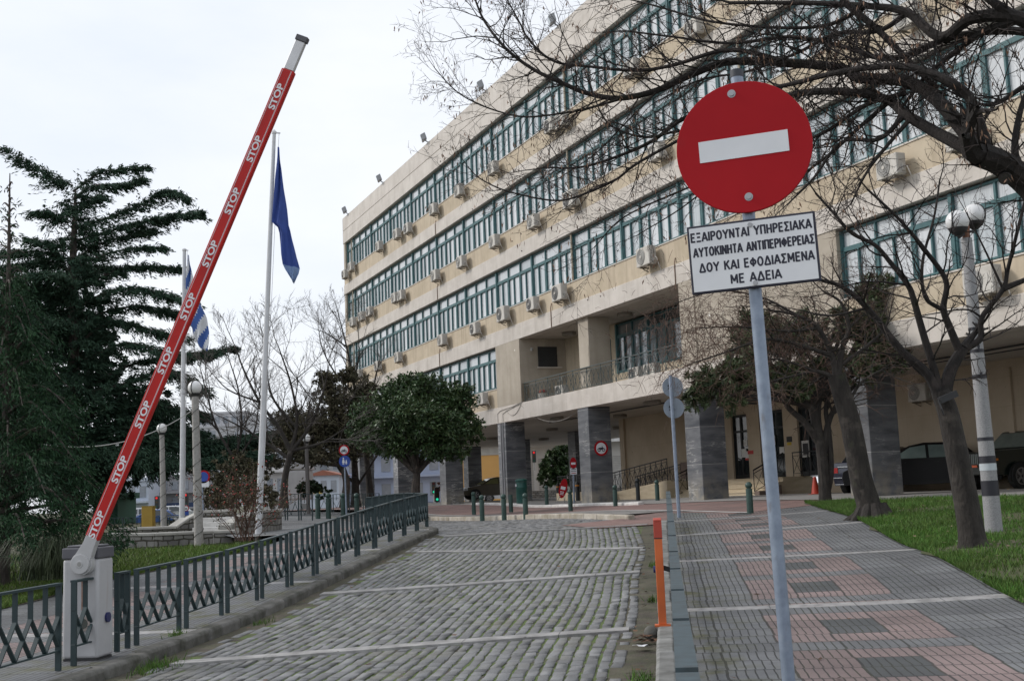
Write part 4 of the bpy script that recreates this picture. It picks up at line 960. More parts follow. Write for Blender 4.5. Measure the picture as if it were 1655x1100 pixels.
fence_run('railing', 'dark railing beyond the stone wall on the left, by the street', lambda s: at(165+s, 872-s*.012, 48), [(i*36, i*36+34) for i in range(5)], .86, light=True)
fence_run('railing', 'dark green railing behind the tall white flagpole, left of the bollards', lambda s: at(442+s, 838-s*.0, 44)-Vector((0,0,.05)), [(i*22, i*22+20) for i in range(3)], .95, light=True)
fence_run('railing', 'low dark railing behind the four bollards on the paved square', lambda s: at(512+s, 826-s*.02, 54)-Vector((0,0,.05)), [(i*26, i*26+24) for i in range(4)], .8, light=True)
# ---- bollards
BOLG = M_('bollard_green', (.030,.070,.058), .45, (.02,.05,.042), scale=5); BOLD = M_('bollard_black', (.014,.018,.02), .5)
def make_bollard(mat, ball=True, h=.78):
    t = thing('bollard', 'green bollard', 'bollard', (0,0,0)); r = .078
    mb = MB(); hb_ = h-.165 if ball else h-.05
    mb.lathe([(r,-.05),(r,hb_),(r*.98,hb_+.012),(.05,hb_+.016)]+([(.05,hb_+.03)] if ball else []), n=20); mb.build('shaft', mat, t, smooth=True)
    if ball: mb = MB(); mb.sphere((0,0,h-.075), .084, 16); mb.build('ball', mat, t, smooth=True, ang=80)
    return t
bA = make_bollard(BOLG); bB = make_bollard(BOLD, True); bC = make_bollard(BOLG, False, .62)
bl = [(1213,832,29.2,bA,'green ball-topped bollard right of the sign pole at the end of the tiled pavement'),
      (779.5,839,39.5,bA,'leftmost green bollard on the pale kerb at the top of the cobbles'),(815,839,38,bA,'second green bollard from the left on the pale kerb at the top of the cobbles'),
      (850,838.5,37.3,bA,'third green bollard on the pale kerb, right of the headless one'),(766,829,45,bA,'green bollard in front of the brown car under the building'),
      (884,815,50.3,bA,'green bollard near the small round tree under the building'),(922.5,828,41.7,bA,'green bollard in front of the small no-entry sign'),
      (995,820,42.6,bA,'green bollard below the round motorbike sign on the marble column'),(1063,811,43.4,bA,'green bollard in front of the ramp wall'),
      (1031.5,807,45.6,bB,'black bollard in the shade by the low ramp wall'),(826,825,44.5,bC,'headless green bollard without a ball, in front of the marble column')]
bl += [(514,838,47,bA,'leftmost of the four bollards behind the left railing'),(531,838,47,bA,'second of the four bollards behind the left railing'),(555,838,47,bA,'third of the four bollards, under the blue pedestrian sign'),(577,838,47,bA,'rightmost of the four bollards behind the left railing')]
us_ = set()
for x, y, Y, src, lab in bl:
    p = at(x, y, Y); loc = Vector((p.x, p.y, p.z)) if x < 600 else Vector((p.x, p.y, gz(p.x, p.y)+.12))
    o = src if id(src) not in us_ else dup(src); us_.add(id(src)); o.location = loc if x < 600 else p; o['label'] = lab; o['group'] = 'bollards'
    if x < 600: o.scale = (1.25, 1.25, 1.25)
for x, y in ((961, 810), (935, 812)):
    p = at(x, y, 58 if x > 950 else 60)
# bollards with an orange band deep under the building
def banded(x, y, Y, lab):
    t = thing('bollard', lab, 'bollard', at(x, y, Y), group='black bollards with an orange band'); mb = MB(); mb.lathe([(.09,0),(.09,.8),(.07,.84)], n=16); mb.build('shaft', BOLD, t, smooth=True); mb = MB(); mb.lathe([(.094,.66),(.094,.73)], n=16); mb.build('orange_band', M_('orange_band', (.5,.2,.03), .6), t)
banded(903, 811, 56, 'black bollard with an orange band left of the leaning red sign'); banded(934, 810, 53.5, 'black bollard with an orange band beside the small no-entry sign pole')
# ---- street lamps with globes
CONC = M_('concrete_post', (.36,.35,.33), .85, (.27,.26,.245), scale=18, bump=.25, bscale=80); CONC2 = M_('speckled_concrete_post', (.34,.34,.345), .8, (.23,.23,.235), scale=60, bump=.3, bscale=120)
GLOBE = M_('white_globe', (.74,.74,.74), .3, (.68,.68,.67), scale=3, spec=.5); WIRE = M_('dark_wire', (.03,.03,.03), .6); TAPE = M_('black_tape', (.018,.018,.026), .5); TAPEW = M_('grey_tape', (.50,.55,.58), .6)
def lamp(lab, x, yb, Y, ytop, gr, r0, r1, coil=True, mat=CONC, xt=None):
    b = at(x, yb, Y); top = at(xt or x, ytop, Y); t = thing('street_lamp', lab, 'lamp', b, group=None); H = top.z-b.z; gx = (top-b).x
    mb = MB(); mb.tube([(0,0,-.2), (gx,0,H-gr*2)], [r0, r1], 16); mb.build('post', mat, t, smooth=True)
    mb = MB(); mb.sphere((gx,0,H-gr), gr, 16); mb.build('globe', GLOBE, t, smooth=True, ang=80)
    mb = MB(); mb.lathe([(r1*1.15,0),(r1*1.5,.06),(r1*1.2,.09)], (gx,0,H-gr*2-.04), 16); mb.tube([(gx+gr*1.02*math.sin(a), -.0, H-gr-gr*1.03*math.cos(a)) for a in np.linspace(.3, 2.84, 14)], .012, 5); mb.tube([(gx-.3*gr*math.sin(a), -gr*1.02*abs(math.sin(a)), H-gr-gr*1.03*math.cos(a)) for a in np.linspace(.3, 3.1, 14)], .012, 5); mb.build('globe_holder', WIRE, t)
    if coil:
        mb = MB(); n = int(H*22); mb.tube([(gx*k/n+(r0+(r1-r0)*k/n+.006)*math.cos(k*.62), (r0+(r1-r0)*k/n+.006)*math.sin(k*.62), H*.92*k/n) for k in range(n)], .007, 4, cap=False); mb.build('coiled_wire', WIRE, t)
    return t
lamp('white-globe lamp with a wire coiled round its concrete post, beside the stone wall', 322, 884, 30, 615, .175, .115, .085, xt=315)
lamp('smaller globe street lamp further back beside the yellow box', 265, 852, 45, 684, .19, .115, .09, xt=261.5)
lamp('globe street lamp among the dark trees left of the bollards', 499, 838, 52, 701, .18, .09, .08, coil=False, mat=M_('dark_post', (.12,.11,.105), .8), xt=495)
# twin-globe lamp on the right lawn
b = at(1608, 872, 19.2); top = at(1562, 385, 19.2); t = thing('street_lamp', 'twin-globe lamp on a speckled concrete post wrapped with black tape, on the right lawn', 'lamp', b)
H = top-b; mb = MB(); mb.tube([(0,0,-.3), (0,0,0), H], [.135,.135,.082], 20); mb.build('post', CONC2, t, smooth=True)
mb = MB(); mb.tube([H-Vector((0,0,.02)), H+Vector((0,0,.2))], .06, 10); mb.build('rusty_collar', M_('rust', (.22,.10,.06), .8, scale=12), t)
for (dx, dz, dy) in ((-.16, .26, -.1), (.20, .40, .12)):
    g = H+Vector((dx, dy, dz)); mb = MB(); mb.sphere(g, .182, 16); mb.build('globe', GLOBE, t, smooth=True, ang=80)
    mb = MB(); mb.lathe([(.05,-.235),(.13,-.165),(.155,-.11)], g, 18); mb.tube([g+Vector((.19*math.sin(a)*(.7 if dx > 0 else -.7), -.19*abs(math.sin(a))*.7, -.19*math.cos(a))) for a in np.linspace(.5, 3, 12)], .010, 5); mb.bar(H+Vector((0,0,.1)), g+Vector((0,0,-.26)), .04, .04); mb.build('globe_holder', BLK, t)
def band(k0, k1, mat, nm='tape_band'):
    p, q = H*k0, H*k1; r = .135+(.082-.135)*((k0+k1)/2); mb = MB(); mb.tube([p, q], [r+.006, r+.005], 20); return mb.build(nm, mat, t, smooth=True)
for k0, k1 in ((.203,.252),(.382,.393),(.587,.60),(.673,.684),(.747,.757)): band(k0-.06, k1-.06, TAPE)
band(.225, .247, TAPEW, 'grey_tape_band'); band(.249, .272, TAPE)
mb = MB()
for k in (.55, .64, .70): p = H*k+Vector((-.05, -.14, -.02)); mb.prism([p, p+Vector((.05,0,0)), p+Vector((.03,0,-.12))], (0,.006,0))
mb.build('tape_end', TAPE, t)
# ---- flagpoles
POLE = M_('white_pole_paint', (.62,.63,.65), .4, (.55,.56,.58), scale=4, spec=.5)
def flagpole(lab, xb, yb, xt, yt, Y, r0, r1):
    b = at(xb, yb, Y); e = at(xt, yt, Y)-b; t = thing('flagpole', lab, 'flagpole', b); mb = MB(); mb.tube([(0,0,-.1), e], [r0, r1], 16); mb.build('pole', POLE, t, smooth=True)
    mb = MB(); mb.lathe([(.02,-.02),(r1*1.3,0),(r1*1.3,.05),(.02,.10)], e, 12); mb.tube([e+Vector((0,-.02,.02)), e+Vector((.16,-.02,.0))], .02, 6); mb.build('finial', BSIL, t)
    mb = MB(); mb.tube([e+Vector((.13,-.02,0)), Vector((.14,-.06,1.0))], .006, 4); mb.build('halyard', SWHT, t)
    return t, b, e
def flag_cloth(rows, Y, b, mat, name, parent, folds=.05, nx=14, cols=None):
    """rows: (xl, xr, y) outline rows in the photograph, hung at depth Y with folds"""
    V = []; nr = len(rows)
    for i, (xl, xr, y) in enumerate(rows):
        for k in range(nx+1):
            f = k/nx; p = at(xl+(xr-xl)*f, y+(6*f if i else 0), Y)-b; p.y += folds*math.sin(f*9+i*.5)+folds*.6*math.sin(f*17+i*.8); V.append(p)
    me = bpy.data.meshes.new(name); f = []; 
    for i in range(nr-1):
        for k in range(nx): a = i*(nx+1)+k; f.append((a, a+1, a+nx+2, a+nx+1))
    me.from_pydata([tuple(v) for v in V], [], f)
    ml = mat if isinstance(mat, list) else [mat]
    for q in ml: me.materials.append(q)
    if cols: me.polygons.foreach_set('material_index', [cols(i//nx/(nr-1), (i % nx)/nx) for i in range(len(f))])
    me.polygons.foreach_set('use_smooth', [True]*len(f)); o = bpy.data.objects.new(name, me); COL.objects.link(o); o.parent = parent
    so = o.modifiers.new('cloth', 'SOLIDIFY'); so.thickness = .006; return o
def interp_rows(r, n):
    r = np.array(r, float); ys = np.linspace(r[0, 2], r[-1, 2], n); return [(float(np.interp(y, r[:, 2], r[:, 0])), float(np.interp(y, r[:, 2], r[:, 1])), float(y)) for y in ys]
t, b, e = flagpole('tall white flagpole with a limp dark blue flag, rising behind the left railing', 417, 870, 443, 216, 30, .085, .048)
FBL = M_('flag_blue', (.034,.075,.31), .75, (.028,.06,.25), scale=3); FLB = M_('flag_pale_lining', (.20,.30,.52), .75)
flag_cloth(interp_rows([(448.5,451,238),(444,459,300),(439,467,360),(450,470,368),(455,479,410),(458,485,430),(472,475,453)], 26), 29.9, b, [FBL, FLB], 'flag', t, .045, cols=lambda i, k: 1 if i > .86 else 0)
t, b, e = flagpole('further white flagpole with a hanging blue and white striped flag, behind the boom', 294, 842, 298, 405, 47, .11, .07)
FWH = M_('flag_white', (.66,.68,.72), .75)
def stripes(i, k): return 0 if int((i*8.5+k*2.2)*1.0) % 2 == 0 else 1
flag_cloth(interp_rows([(303,305,412),(301,312,440),(300,322,480),(303,334,508),(310,338,530),(316,338,550),(324,335,562)], 34), 46.8, b, [M_('flag_mid_blue', (.05,.12,.38), .75), FWH], 'flag', t, .05, nx=16, cols=stripes)
# ---- small signs
def sign_post(lab, xb, yb, xt, yt, Y, r=.03, mat=GALV, cat='road sign', name='road_sign'):
    b = at(xb, yb, Y); e = at(xt, yt, Y)-b; t = thing(name, lab, cat, b); mb = MB(); mb.tube([(0,0,-.1), e], r, 10); mb.build('pole', mat, t, smooth=True); return t, b
def cyc(mb, c, s, y0, moto=True):
    """simple motorcycle pictogram facing -y"""
    for dx in (-.55, .55): mb.tube([(c[0]+s*(dx+.34*math.cos(a)), y0, c[1]+s*(-.25+.34*math.sin(a))) for a in np.linspace(0, 2*math.pi, 17)], s*.09, 5, cap=False)
    for p, q, w in (((-.55,-.25),(-.1,.2),.16),((-.1,.2),(.4,.2),.2),((.55,-.25),(.3,.5),.1),((.3,.5),(.12,.56),.09),((-.1,-.15),(.3,.1),.26),((-.6,.15),(-.1,.22),.14)):
        mb.bar((c[0]+s*p[0], y0, c[1]+s*p[1]), (c[0]+s*q[0], y0, c[1]+s*q[1]), s*w, .004, up=(0,1,0))
def prohib(parent, c, R, ang):
    T = Matrix.Translation(c) @ Matrix.Rotation(ang, 4, 'Z')
    mb = MB(); mb.disc((0,0), R, -.012, .004, 40); d = mb.build('sign_disc', SRED, parent); d.matrix_local = T
    mb = MB(); mb.disc((0,0), R*.74, -.0145, -.0122, 40); mb.build('white_field', SWHT, d)
    mb = MB(); cyc(mb, (0, -.02), R*.58, -.0165); mb.build('motorcycle_symbol', SBLK, d); return d
# motorcycles forbidden / pedestrians only (left)
t, b = sign_post('round no-motorcycles sign above a round blue pedestrian sign, left of the broad tree', 560, 832, 556, 718, 45)
prohib(t, at(556, 727, 44.9)-b, .195, 0)
mb = MB(); mb.disc((0,0), .21, -.012, .004, 40); d = mb.build('blue_disc', SBLU, t); d.matrix_local = Matrix.Translation(at(557, 745, 44.9)-b)
mb = MB()
for cx_, s in ((-.045, 1.), (.06, .68)):
    z0 = -.12
    mb.disc((cx_, z0+.235*s), .026*s, -.016, -.0125, 14); mb.prism([(cx_-.05*s,-.0125,z0+.07*s),(cx_+.05*s,-.0125,z0+.07*s),(cx_+.028*s,-.0125,z0+.2*s),(cx_-.028*s,-.0125,z0+.2*s)], (0,-.003,0)); mb.box(cx_-.03*s, cx_-.006*s, -.0155, -.0125, z0, z0+.068*s); mb.box(cx_+.006*s, cx_+.03*s, -.0155, -.0125, z0, z0+.068*s)
mb.build('pedestrian_symbol', SWHT, d)
# round sign on the marble column
a_, z_ = 11.55, on_facade(971, 724, 0)[1]
d_ = ray(971, 724); bb = None
cz = None
for b_ in np.arange(0, 1.2, .01):
    q = on_facade(971, 724, b_)
    if q[0] < 10.86+.02: break
cpos = bw(10.86+.03, b_, q[1])
t = thing('wall_sign', 'round no-motorcycles sign fixed to the dark marble column', 'road sign', cpos, math.atan2(FU[1], FU[0])+math.radians(90))
prohib(t, Vector((0,0,0)), .30, 0)
# two disc backs on a pole
t, b = sign_post('grey pole with two round signs seen from behind, beyond the right railing', 1098, 841, 1083, 606, 29.2, .045)
for x, y, r in ((1087, 625, .25), (1089, 659, .25)):
    mb = MB(); mb.disc((0,0), r, 0, .012, 40); mb.box(-.05, .05, -.03, 0, -.03, .03); d = mb.build('sign_disc', SBACK, t); d.matrix_local = Matrix.Translation(at(x, y, 29.3)-b)
    mb = MB(); mb.disc((-.09, .03), .03, -.004, -.001, 14); mb.disc((-.09, -.04), .022, -.004, -.001, 14); mb.build('sticker', BLK, d)
# small no-entry sign seen at an angle, with plate
t, b = sign_post('small narrow-angled no-entry sign with a white text plate in front of the marble column', 928, 812, 926.5, 742, 51, .04)
for nm, y, w, h, m1 in (('sign_disc', 748, .19, .38, SRED),):
    mb = MB(); mb.disc((0,0), .24, -.012, .004, 30, rx=.135); d = mb.build('sign_disc', m1, t); d.matrix_local = Matrix.Translation(at(926.5, 748, 50.9)-b)
    mb = MB(); mb.box(-.09, .09, -.015, -.0122, -.06, .03); mb.build('white_bar', SWHT, d)
mb = MB(); mb.box(-.14, .14, -.012, .004, -.13, .13); d = mb.build('text_plate', SWHT, t); d.matrix_local = Matrix.Translation(at(927, 761, 50.9)-b)
mb = MB()
for z in (.075, .0): mb.box(-.11, .11, -.014, -.0122, z-.012, z+.012)
mb.build('print_line', SBLK, d); mb = MB(); mb.box(-.1, .1, -.014, -.0122, -.09, -.062); mb.build('print_line', SRED, d)
# leaning red board
p = at(911, 811, 52); t = thing('leaning_sign', 'red oval no-entry board tilted on a folding stand under the building', 'sign board', p)
R_ = Matrix.Translation((0, 0, .58)) @ Matrix.Rotation(math.radians(14), 4, 'Y')
mb = MB(); mb.disc((0,0), .42, -.015, .01, 32, rx=.17); d = mb.build('board', SRED, t); d.matrix_local = R_
mb = MB(); mb.box(-.1, .1, -.018, -.0155, -.05, .08); mb.build('white_bar', SWHT, d); mb = MB()
for z in (-.14, -.2, -.26): mb.box(-.09, .07, -.018, -.0155, z-.012, z+.012)
mb.build('print_line', SWHT, d)
mb = MB(); mb.bar((-.12,0,.3),(-.3,-.1,0),.02,.02); mb.bar((.08,0,.35),(.05,-.12,0),.02,.02); mb.bar((.0,.03,.4),(.05,.3,0),.02,.02); mb.build('stand', ACG, t)
# no-parking sign on the left
t, b = sign_post('square-looking no-parking sign with a plate, behind the coiled-wire lamp post', 328.5, 822, 326, 760, 38, .025)
mb = MB(); mb.disc((0,0), .2, -.012, .004, 32); d = mb.build('sign_disc', SRED, t); d.matrix_local = Matrix.Translation(at(329, 770, 37.9)-b)
mb = MB(); mb.disc((0,0), .15, -.0145, -.0122, 32); mb.bar((-.12,-.013,.12),(.12,-.013,-.12),.004,.04); mb.build('blue_field', SBLU, d)
mb = MB(); mb.box(-.17, .17, -.012, .004, -.09, .09); d = mb.build('text_plate', SWHT, t); d.matrix_local = Matrix.Translation(at(329, 782, 37.9)-b)
# ---- litter bin, cone, yellow box, blue panel
p = at(844, 813, 52.3); t = thing('litter_bin', 'dark green cylindrical litter bin standing against the marble column', 'bin', p)
GRN = M_('bin_green', (.012,.085,.07), .5, (.01,.07,.058), scale=3)
mb = MB(); mb.lathe([(.24,0),(.24,.62),(.252,.64),(.252,.7),(.24,.72),(.24,.92)], n=24); mb.build('bin_body', GRN, t, smooth=True); mb = MB(); mb.lathe([(.26,.93),(.27,.96),(.26,1.0),(.15,1.05)], n=24); mb.build('lid', GRN, t, smooth=True); mb = MB(); mb.box(-.27, -.21, -.16, .0, .72, .82); mb.build('label_plate', SWHT, t)
p = at(1318.5, 799, 39.5); t = thing('traffic_cone', 'red traffic cone standing by the entrance steps behind the evergreen trunk', 'cone', p); mb = MB(); mb.lathe([(.16,.03),(.14,.05),(.05,.56),(.035,.58)], n=20); mb.build('cone_body', M_('cone_red', (.50,.05,.025), .55), t, smooth=True); mb = MB(); mb.box(-.2,.2,-.2,.2,0,.03); mb.build('base', M_('cone_base', (.35,.05,.03), .6), t)
p = at(239.5, 868, 36); t = thing('utility_box', 'mustard yellow box pillar above the low stone wall', 'utility box', p); mb = MB(); mb.box(-.16,.16,-.12,.2,0,.9); mb.build('box', M_('mustard_paint', (.34,.22,.03), .6, (.29,.18,.025), scale=5), t, bevel=.01); mb = MB(); mb.box(-.165,.165,-.125,.205,.9,.92); mb.build('lid', M_('mustard_lid', (.30,.2,.03), .6), t)
t = thing('notice_panel', 'bright blue upright panel standing behind the entrance railing', 'panel', at(1348, 748, 43.3), -.3); mb = MB(); mb.box(-.17,.17,-.03,.03,0,.82); mb.build('panel', M_('bright_blue', (.02,.22,.50), .5), t).location = (0,0,-.12); mb = MB(); mb.box(-.2,.22,.035,.08,-.14,.76); mb.build('frame', BLK, t)
# ---- litter
def flat_scrap(name, lab, pos, r, mat, n=9, seed=1, h=.03):
    q = random.Random(seed); mb = MB(); c = (0,0,h); ring = [(r*q.uniform(.5,1.2)*math.cos(k*2*math.pi/n), r*q.uniform(.5,1.2)*math.sin(k*2*math.pi/n), q.uniform(.0,h*1.5)) for k in range(n)]
    mb.add([c]+ring, [(0, 1+k, 1+(k+1) % n) for k in range(n)]); o = mb.build(name, mat); o.location = pos; so = o.modifiers.new('t', 'SOLIDIFY'); so.thickness = .002; return tag(o, lab, 'litter')
LEAFB = M_('dead_leaf', (.13,.065,.035), .8, (.08,.04,.02), scale=9, island=.4)
flat_scrap('crumpled_paper', 'crumpled white wrapper lying in the gutter near the orange post', G(1038, 1048, .03), .09, SWHT, seed=3)
flat_scrap('crumpled_paper', 'white scrap of paper on the grass left of the front tree trunk', G(1552, 876, .19), .07, SWHT, seed=5)
def leaves(name, pts, n, sz, mat, lab, seed=1):
    r = np.random.RandomState(seed); V = []; F = []
    for _ in range(n):
        p = pts(r); a = r.uniform(0, 6.28); L = sz*r.uniform(.6, 1.3); w = L*.55; d = Vector((math.cos(a), math.sin(a), r.uniform(-.2,.3))); s = Vector((-math.sin(a), math.cos(a), r.uniform(-.3,.3)))
        o = len(V); V += [tuple(p), tuple(p+d*L*.5+s*w*.5), tuple(p+d*L), tuple(p+d*L*.5-s*w*.5)]; F.append((o, o+1, o+2, o+3))
    me = bpy.data.meshes.new(name); me.from_pydata(V, [], F); me.materials.append(mat); o = bpy.data.objects.new(name, me); COL.objects.link(o); o['kind'] = 'stuff'; o['label'] = lab; o['category'] = 'leaves'; return o
def lp(r):
    k = r.rand()
    if k < .35: return rd(-.42+r.normal(0,.06), 8.3+r.normal(0,.25), .035+r.rand()*.02)
    if k < .6: return rd(-.45+r.normal(0,.08), r.uniform(5, 22), .03)
    if k < .85: return rd(r.uniform(-5.4,-.4), r.uniform(5, 22), .04)
    return rd(r.uniform(.2,3.4), r.uniform(4, 24), .127)
leaves('fallen_leaves', lp, 190, .075, LEAFB, 'brown dead leaves lying in the gutter and on the paving')
def lg(r):
    uu = r.uniform(3.6, 9); v = r.uniform(9, 26); return rd(uu, v, .2+.03*r.rand())
leaves('fallen_leaves', lg, 260, .08, M_('pale_dead_leaf', (.26,.20,.13), .8, (.14,.09,.05), scale=9, island=.4), 'dead leaves scattered over the right lawn', 3)
t = thing('brick', 'mossy broken kerb lump at the foot of the orange post', 'stone', rd(-.36, uv_of(op)[1]-.12, .02)); mb = MB(); mb.sphere((0,0,.05), .075, 8, sq=1.0); mb.build('stone', KERBD, t, smooth=True)
# ================================================================ TREES
def bark(name, c, c2, sc=9):
    mt = M_(name, c, .9, c2, scale=sc, bump=1.0, bscale=30, stretch=(1, 1, .4)); mixin(mt, noise_mask(mt, 3.2, .58, .68), tuple(x*1.7 for x in c)); mixin(mt, scale_sock(mt, noise_mask(mt, 2.1, .6, .7), .6), (c[0]*1.1, c[1]*1.5, c[2]*.9)); return mt
BARK = bark('dark_bark', (.085,.07,.06), (.035,.03,.027)); BARKG = bark('grey_brown_bark', (.040,.034,.029), (.018,.015,.013)); BARKB = bark('bare_branch_bark', (.024,.019,.017), (.012,.010,.009), 14)
TWIG = M_('twig', (.050,.037,.033), .85, (.03,.022,.02), scale=5, island=.25); TWIGR = M_('reddish_twig', (.13,.075,.055), .85, (.07,.045,.035), scale=5, island=.3); TWIGG = M_('grey_twig', (.115,.10,.092), .85, (.07,.062,.056), scale=5, island=.2)
def catmull(pts, n=6):
    pts = [np.array(p, float) for p in pts]; P = [pts[0]*2-pts[1]]+pts+[pts[-1]*2-pts[-2]]; out = []
    for i in range(1, len(P)-2):
        for k in range(n):
            t = k/n; a, b, c, d = P[i-1], P[i], P[i+1], P[i+2]
            out.append(.5*((2*b)+(-a+c)*t+(2*a-5*b+4*c-d)*t*t+(-a+3*b-3*c+d)*t**3))
    out.append(pts[-1]); return [Vector(p) for p in out]
def grow(mb, p, d, L, r, lev, maxl, q, P, tips, mbt=None):
    """one branch and, recursively, its side branches"""
    n = max(3, int(L/P.get('seg', .25))); n = min(n, 9); pts = [p.copy()]; rad = [r]; d = d.normalized(); step = L/n
    for i in range(n):
        d = (d+Vector((q.gauss(0,1), q.gauss(0,1), q.gauss(0,1)))*P['wob']+Vector((0,0,1))*P['up'][min(lev, len(P['up'])-1)]).normalized()
        pts.append(pts[-1]+d*step); rad.append(r*(1-(i+1)/n*(1-P.get('tap', .3))))
    tgt = mbt if (mbt is not None and r < P.get('twr', .012)) else mb
    tgt.tube(pts, rad, 7 if r > .06 else (5 if r > .018 else 3), cap=False)
    tips.append((pts[-1].copy(), d.copy()))
    if lev >= maxl: return
    nc = P['n'][min(lev, len(P['n'])-1)]; nc = max(1, int(nc*q.uniform(.75, 1.3)))
    for k in range(nc):
        t = P.get('t0', .25)+(1-P.get('t0', .25))*(k+q.random())/nc; f = t*n; i = min(n-1, int(f)); c = pts[i].lerp(pts[i+1], f-i)
        dd = (pts[i+1]-pts[i]).normalized(); ax = dd.cross(Vector((q.gauss(0,1), q.gauss(0,1), q.gauss(0,1)))).normalized(); a = math.radians(q.uniform(*P['ang']))
        nd = dd*math.cos(a)+ax*math.sin(a); rl = L*P['lr']*q.uniform(.6, 1.2)*(1.15-.5*t)
        grow(mb, c, nd, rl, max(P.get('rmin', .003), min(rad[i]*.75, r*P.get('rr', .55))), lev+1, maxl, q, P, tips, mbt)
def cards(name, C, D, L, W, mat, parent=None, curl=.0, seed=0, kite=.45, stuff=None):
    """many leaf-sized kites: centres C, directions D (n,3), lengths L, widths W"""
    r = np.random.RandomState(seed); n = len(C); C = np.asarray(C, float); D = np.asarray(D, float); D /= np.maximum(1e-6, np.linalg.norm(D, axis=1))[:, None]
    T = r.normal(size=(n, 3)); S_ = np.cross(D, T); S_ /= np.maximum(1e-6, np.linalg.norm(S_, axis=1))[:, None]
    L = np.asarray(L).reshape(-1, 1)*np.ones((n, 1)); W = np.asarray(W).reshape(-1, 1)*np.ones((n, 1))
    V = np.stack([C-D*L*.5, C-D*L*(.5-kite)+S_*W*.5, C+D*L*.5+np.cross(S_, D)*curl*L, C-D*L*(.5-kite)-S_*W*.5], 1)
    me = bpy.data.meshes.new(name); me.vertices.add(n*4); me.vertices.foreach_set('co', V.astype(np.float32).ravel())
    me.loops.add(n*4); me.loops.foreach_set('vertex_index', np.arange(n*4, dtype=np.int32)); me.polygons.add(n); me.polygons.foreach_set('loop_start', np.arange(0, n*4, 4, dtype=np.int32))
    me.update(calc_edges=True); me.materials.append(mat)
    o = bpy.data.objects.new(name, me); COL.objects.link(o)
    if parent: o.parent = parent
    return o
def leafmat(name, c, c2, isl=.45, rough=.55, hue=.02, sc=.9):
    mt = M_(name, c, rough, c2, scale=sc, island=isl, ihue=hue, spec=.35 if rough < .6 else .12, lo=.38, hi=.62); return mt
# ------------------------------------------------------------ conifers on the left
NEEDLE = leafmat('cedar_needles', (.042,.078,.050), (.026,.052,.034), .35, .7); NEEDLEB = leafmat('deodar_needles', (.026,.062,.027), (.014,.036,.018), .4, .7); 
def cedar(name, lab, bx, by, Y, branches, trunk, r0, mat, nclump, seed, nl=.16, wl=.045, droop=.55, depth=1.0, extra=None):
    """branches: list of px polylines (x, y, dY) with a plate half-width in metres"""
    b = at(bx, by, Y); t = thing(name, lab, 'tree', b); q = random.Random(seed); mb = MB(); C = []; D = []; sc = Y/38 if nl > .12 else 1.0
    r0 = r0*sc; nclump = nclump/sc**2; nl = nl*sc; wl = wl*sc; branches = [([(x, y, dy*sc) for x, y, dy in p_], h_*sc, d_) for p_, h_, d_ in branches]
    tp = catmull([at(x, y, Y+dy)-b for x, y, dy in trunk], 5); n = len(tp); mb.tube(tp, [r0*(1-.93*i/(n-1)) for i in range(n)], 10)
    for pts, hw, dens in branches:
        P = catmull([at(x, y, Y+dy)-b for x, y, dy in pts], 6); n = len(P); L = sum((P[i+1]-P[i]).length for i in range(n-1)); r1 = .02+.009*L
        mb.tube(P, [r1*(1-.85*i/(n-1)) for i in range(n)], 5, cap=False)
        nb = int(L*hw*dens*nclump*(1.9 if nl > .12 else 1.0))
        for _ in range(nb):
            f = q.random()**.8; k = min(n-2, int(f*(n-1))); c = P[k].lerp(P[k+1], f*(n-1)-k); d = (P[k+1]-P[k]).normalized()
            wd = hw*(1.38 if nl > .12 else 1.0)*(1.0-.72*f)*q.uniform(.1, 1); sa = q.uniform(0, 2*math.pi); side = Vector((math.cos(sa), math.sin(sa)*depth, 0)); side = (side-d*side.dot(d)*.4)
            tip = c+side*wd+d*wd*.6-Vector((0,0,1))*wd*droop*q.uniform(.1, .9)+Vector((0,0,q.gauss(0,.09)))
            m = q.randint(9, 15); sd = (tip-c); sd = sd.normalized() if sd.length > .01 else d
            for j in range(m):
                s = c.lerp(tip, q.uniform(.35, 1.1)); C.append(s+Vector((q.gauss(0,.07), q.gauss(0,.07), q.gauss(0,.045))))
                D.append(sd*q.uniform(.3,1)+d*.35+Vector((q.gauss(0,.4), q.gauss(0,.4), q.gauss(-.28,.33))))
    if extra: extra(C, D, q, b)
    mb.build('trunk', BARK, t, smooth=True)
    C = np.array([tuple(c) for c in C]); D = np.array([tuple(d) for d in D]); r = np.random.RandomState(seed)
    cards('crown', C, D, nl*r.uniform(.6, 1.4, len(C)), wl, mat, t, seed=seed); return t
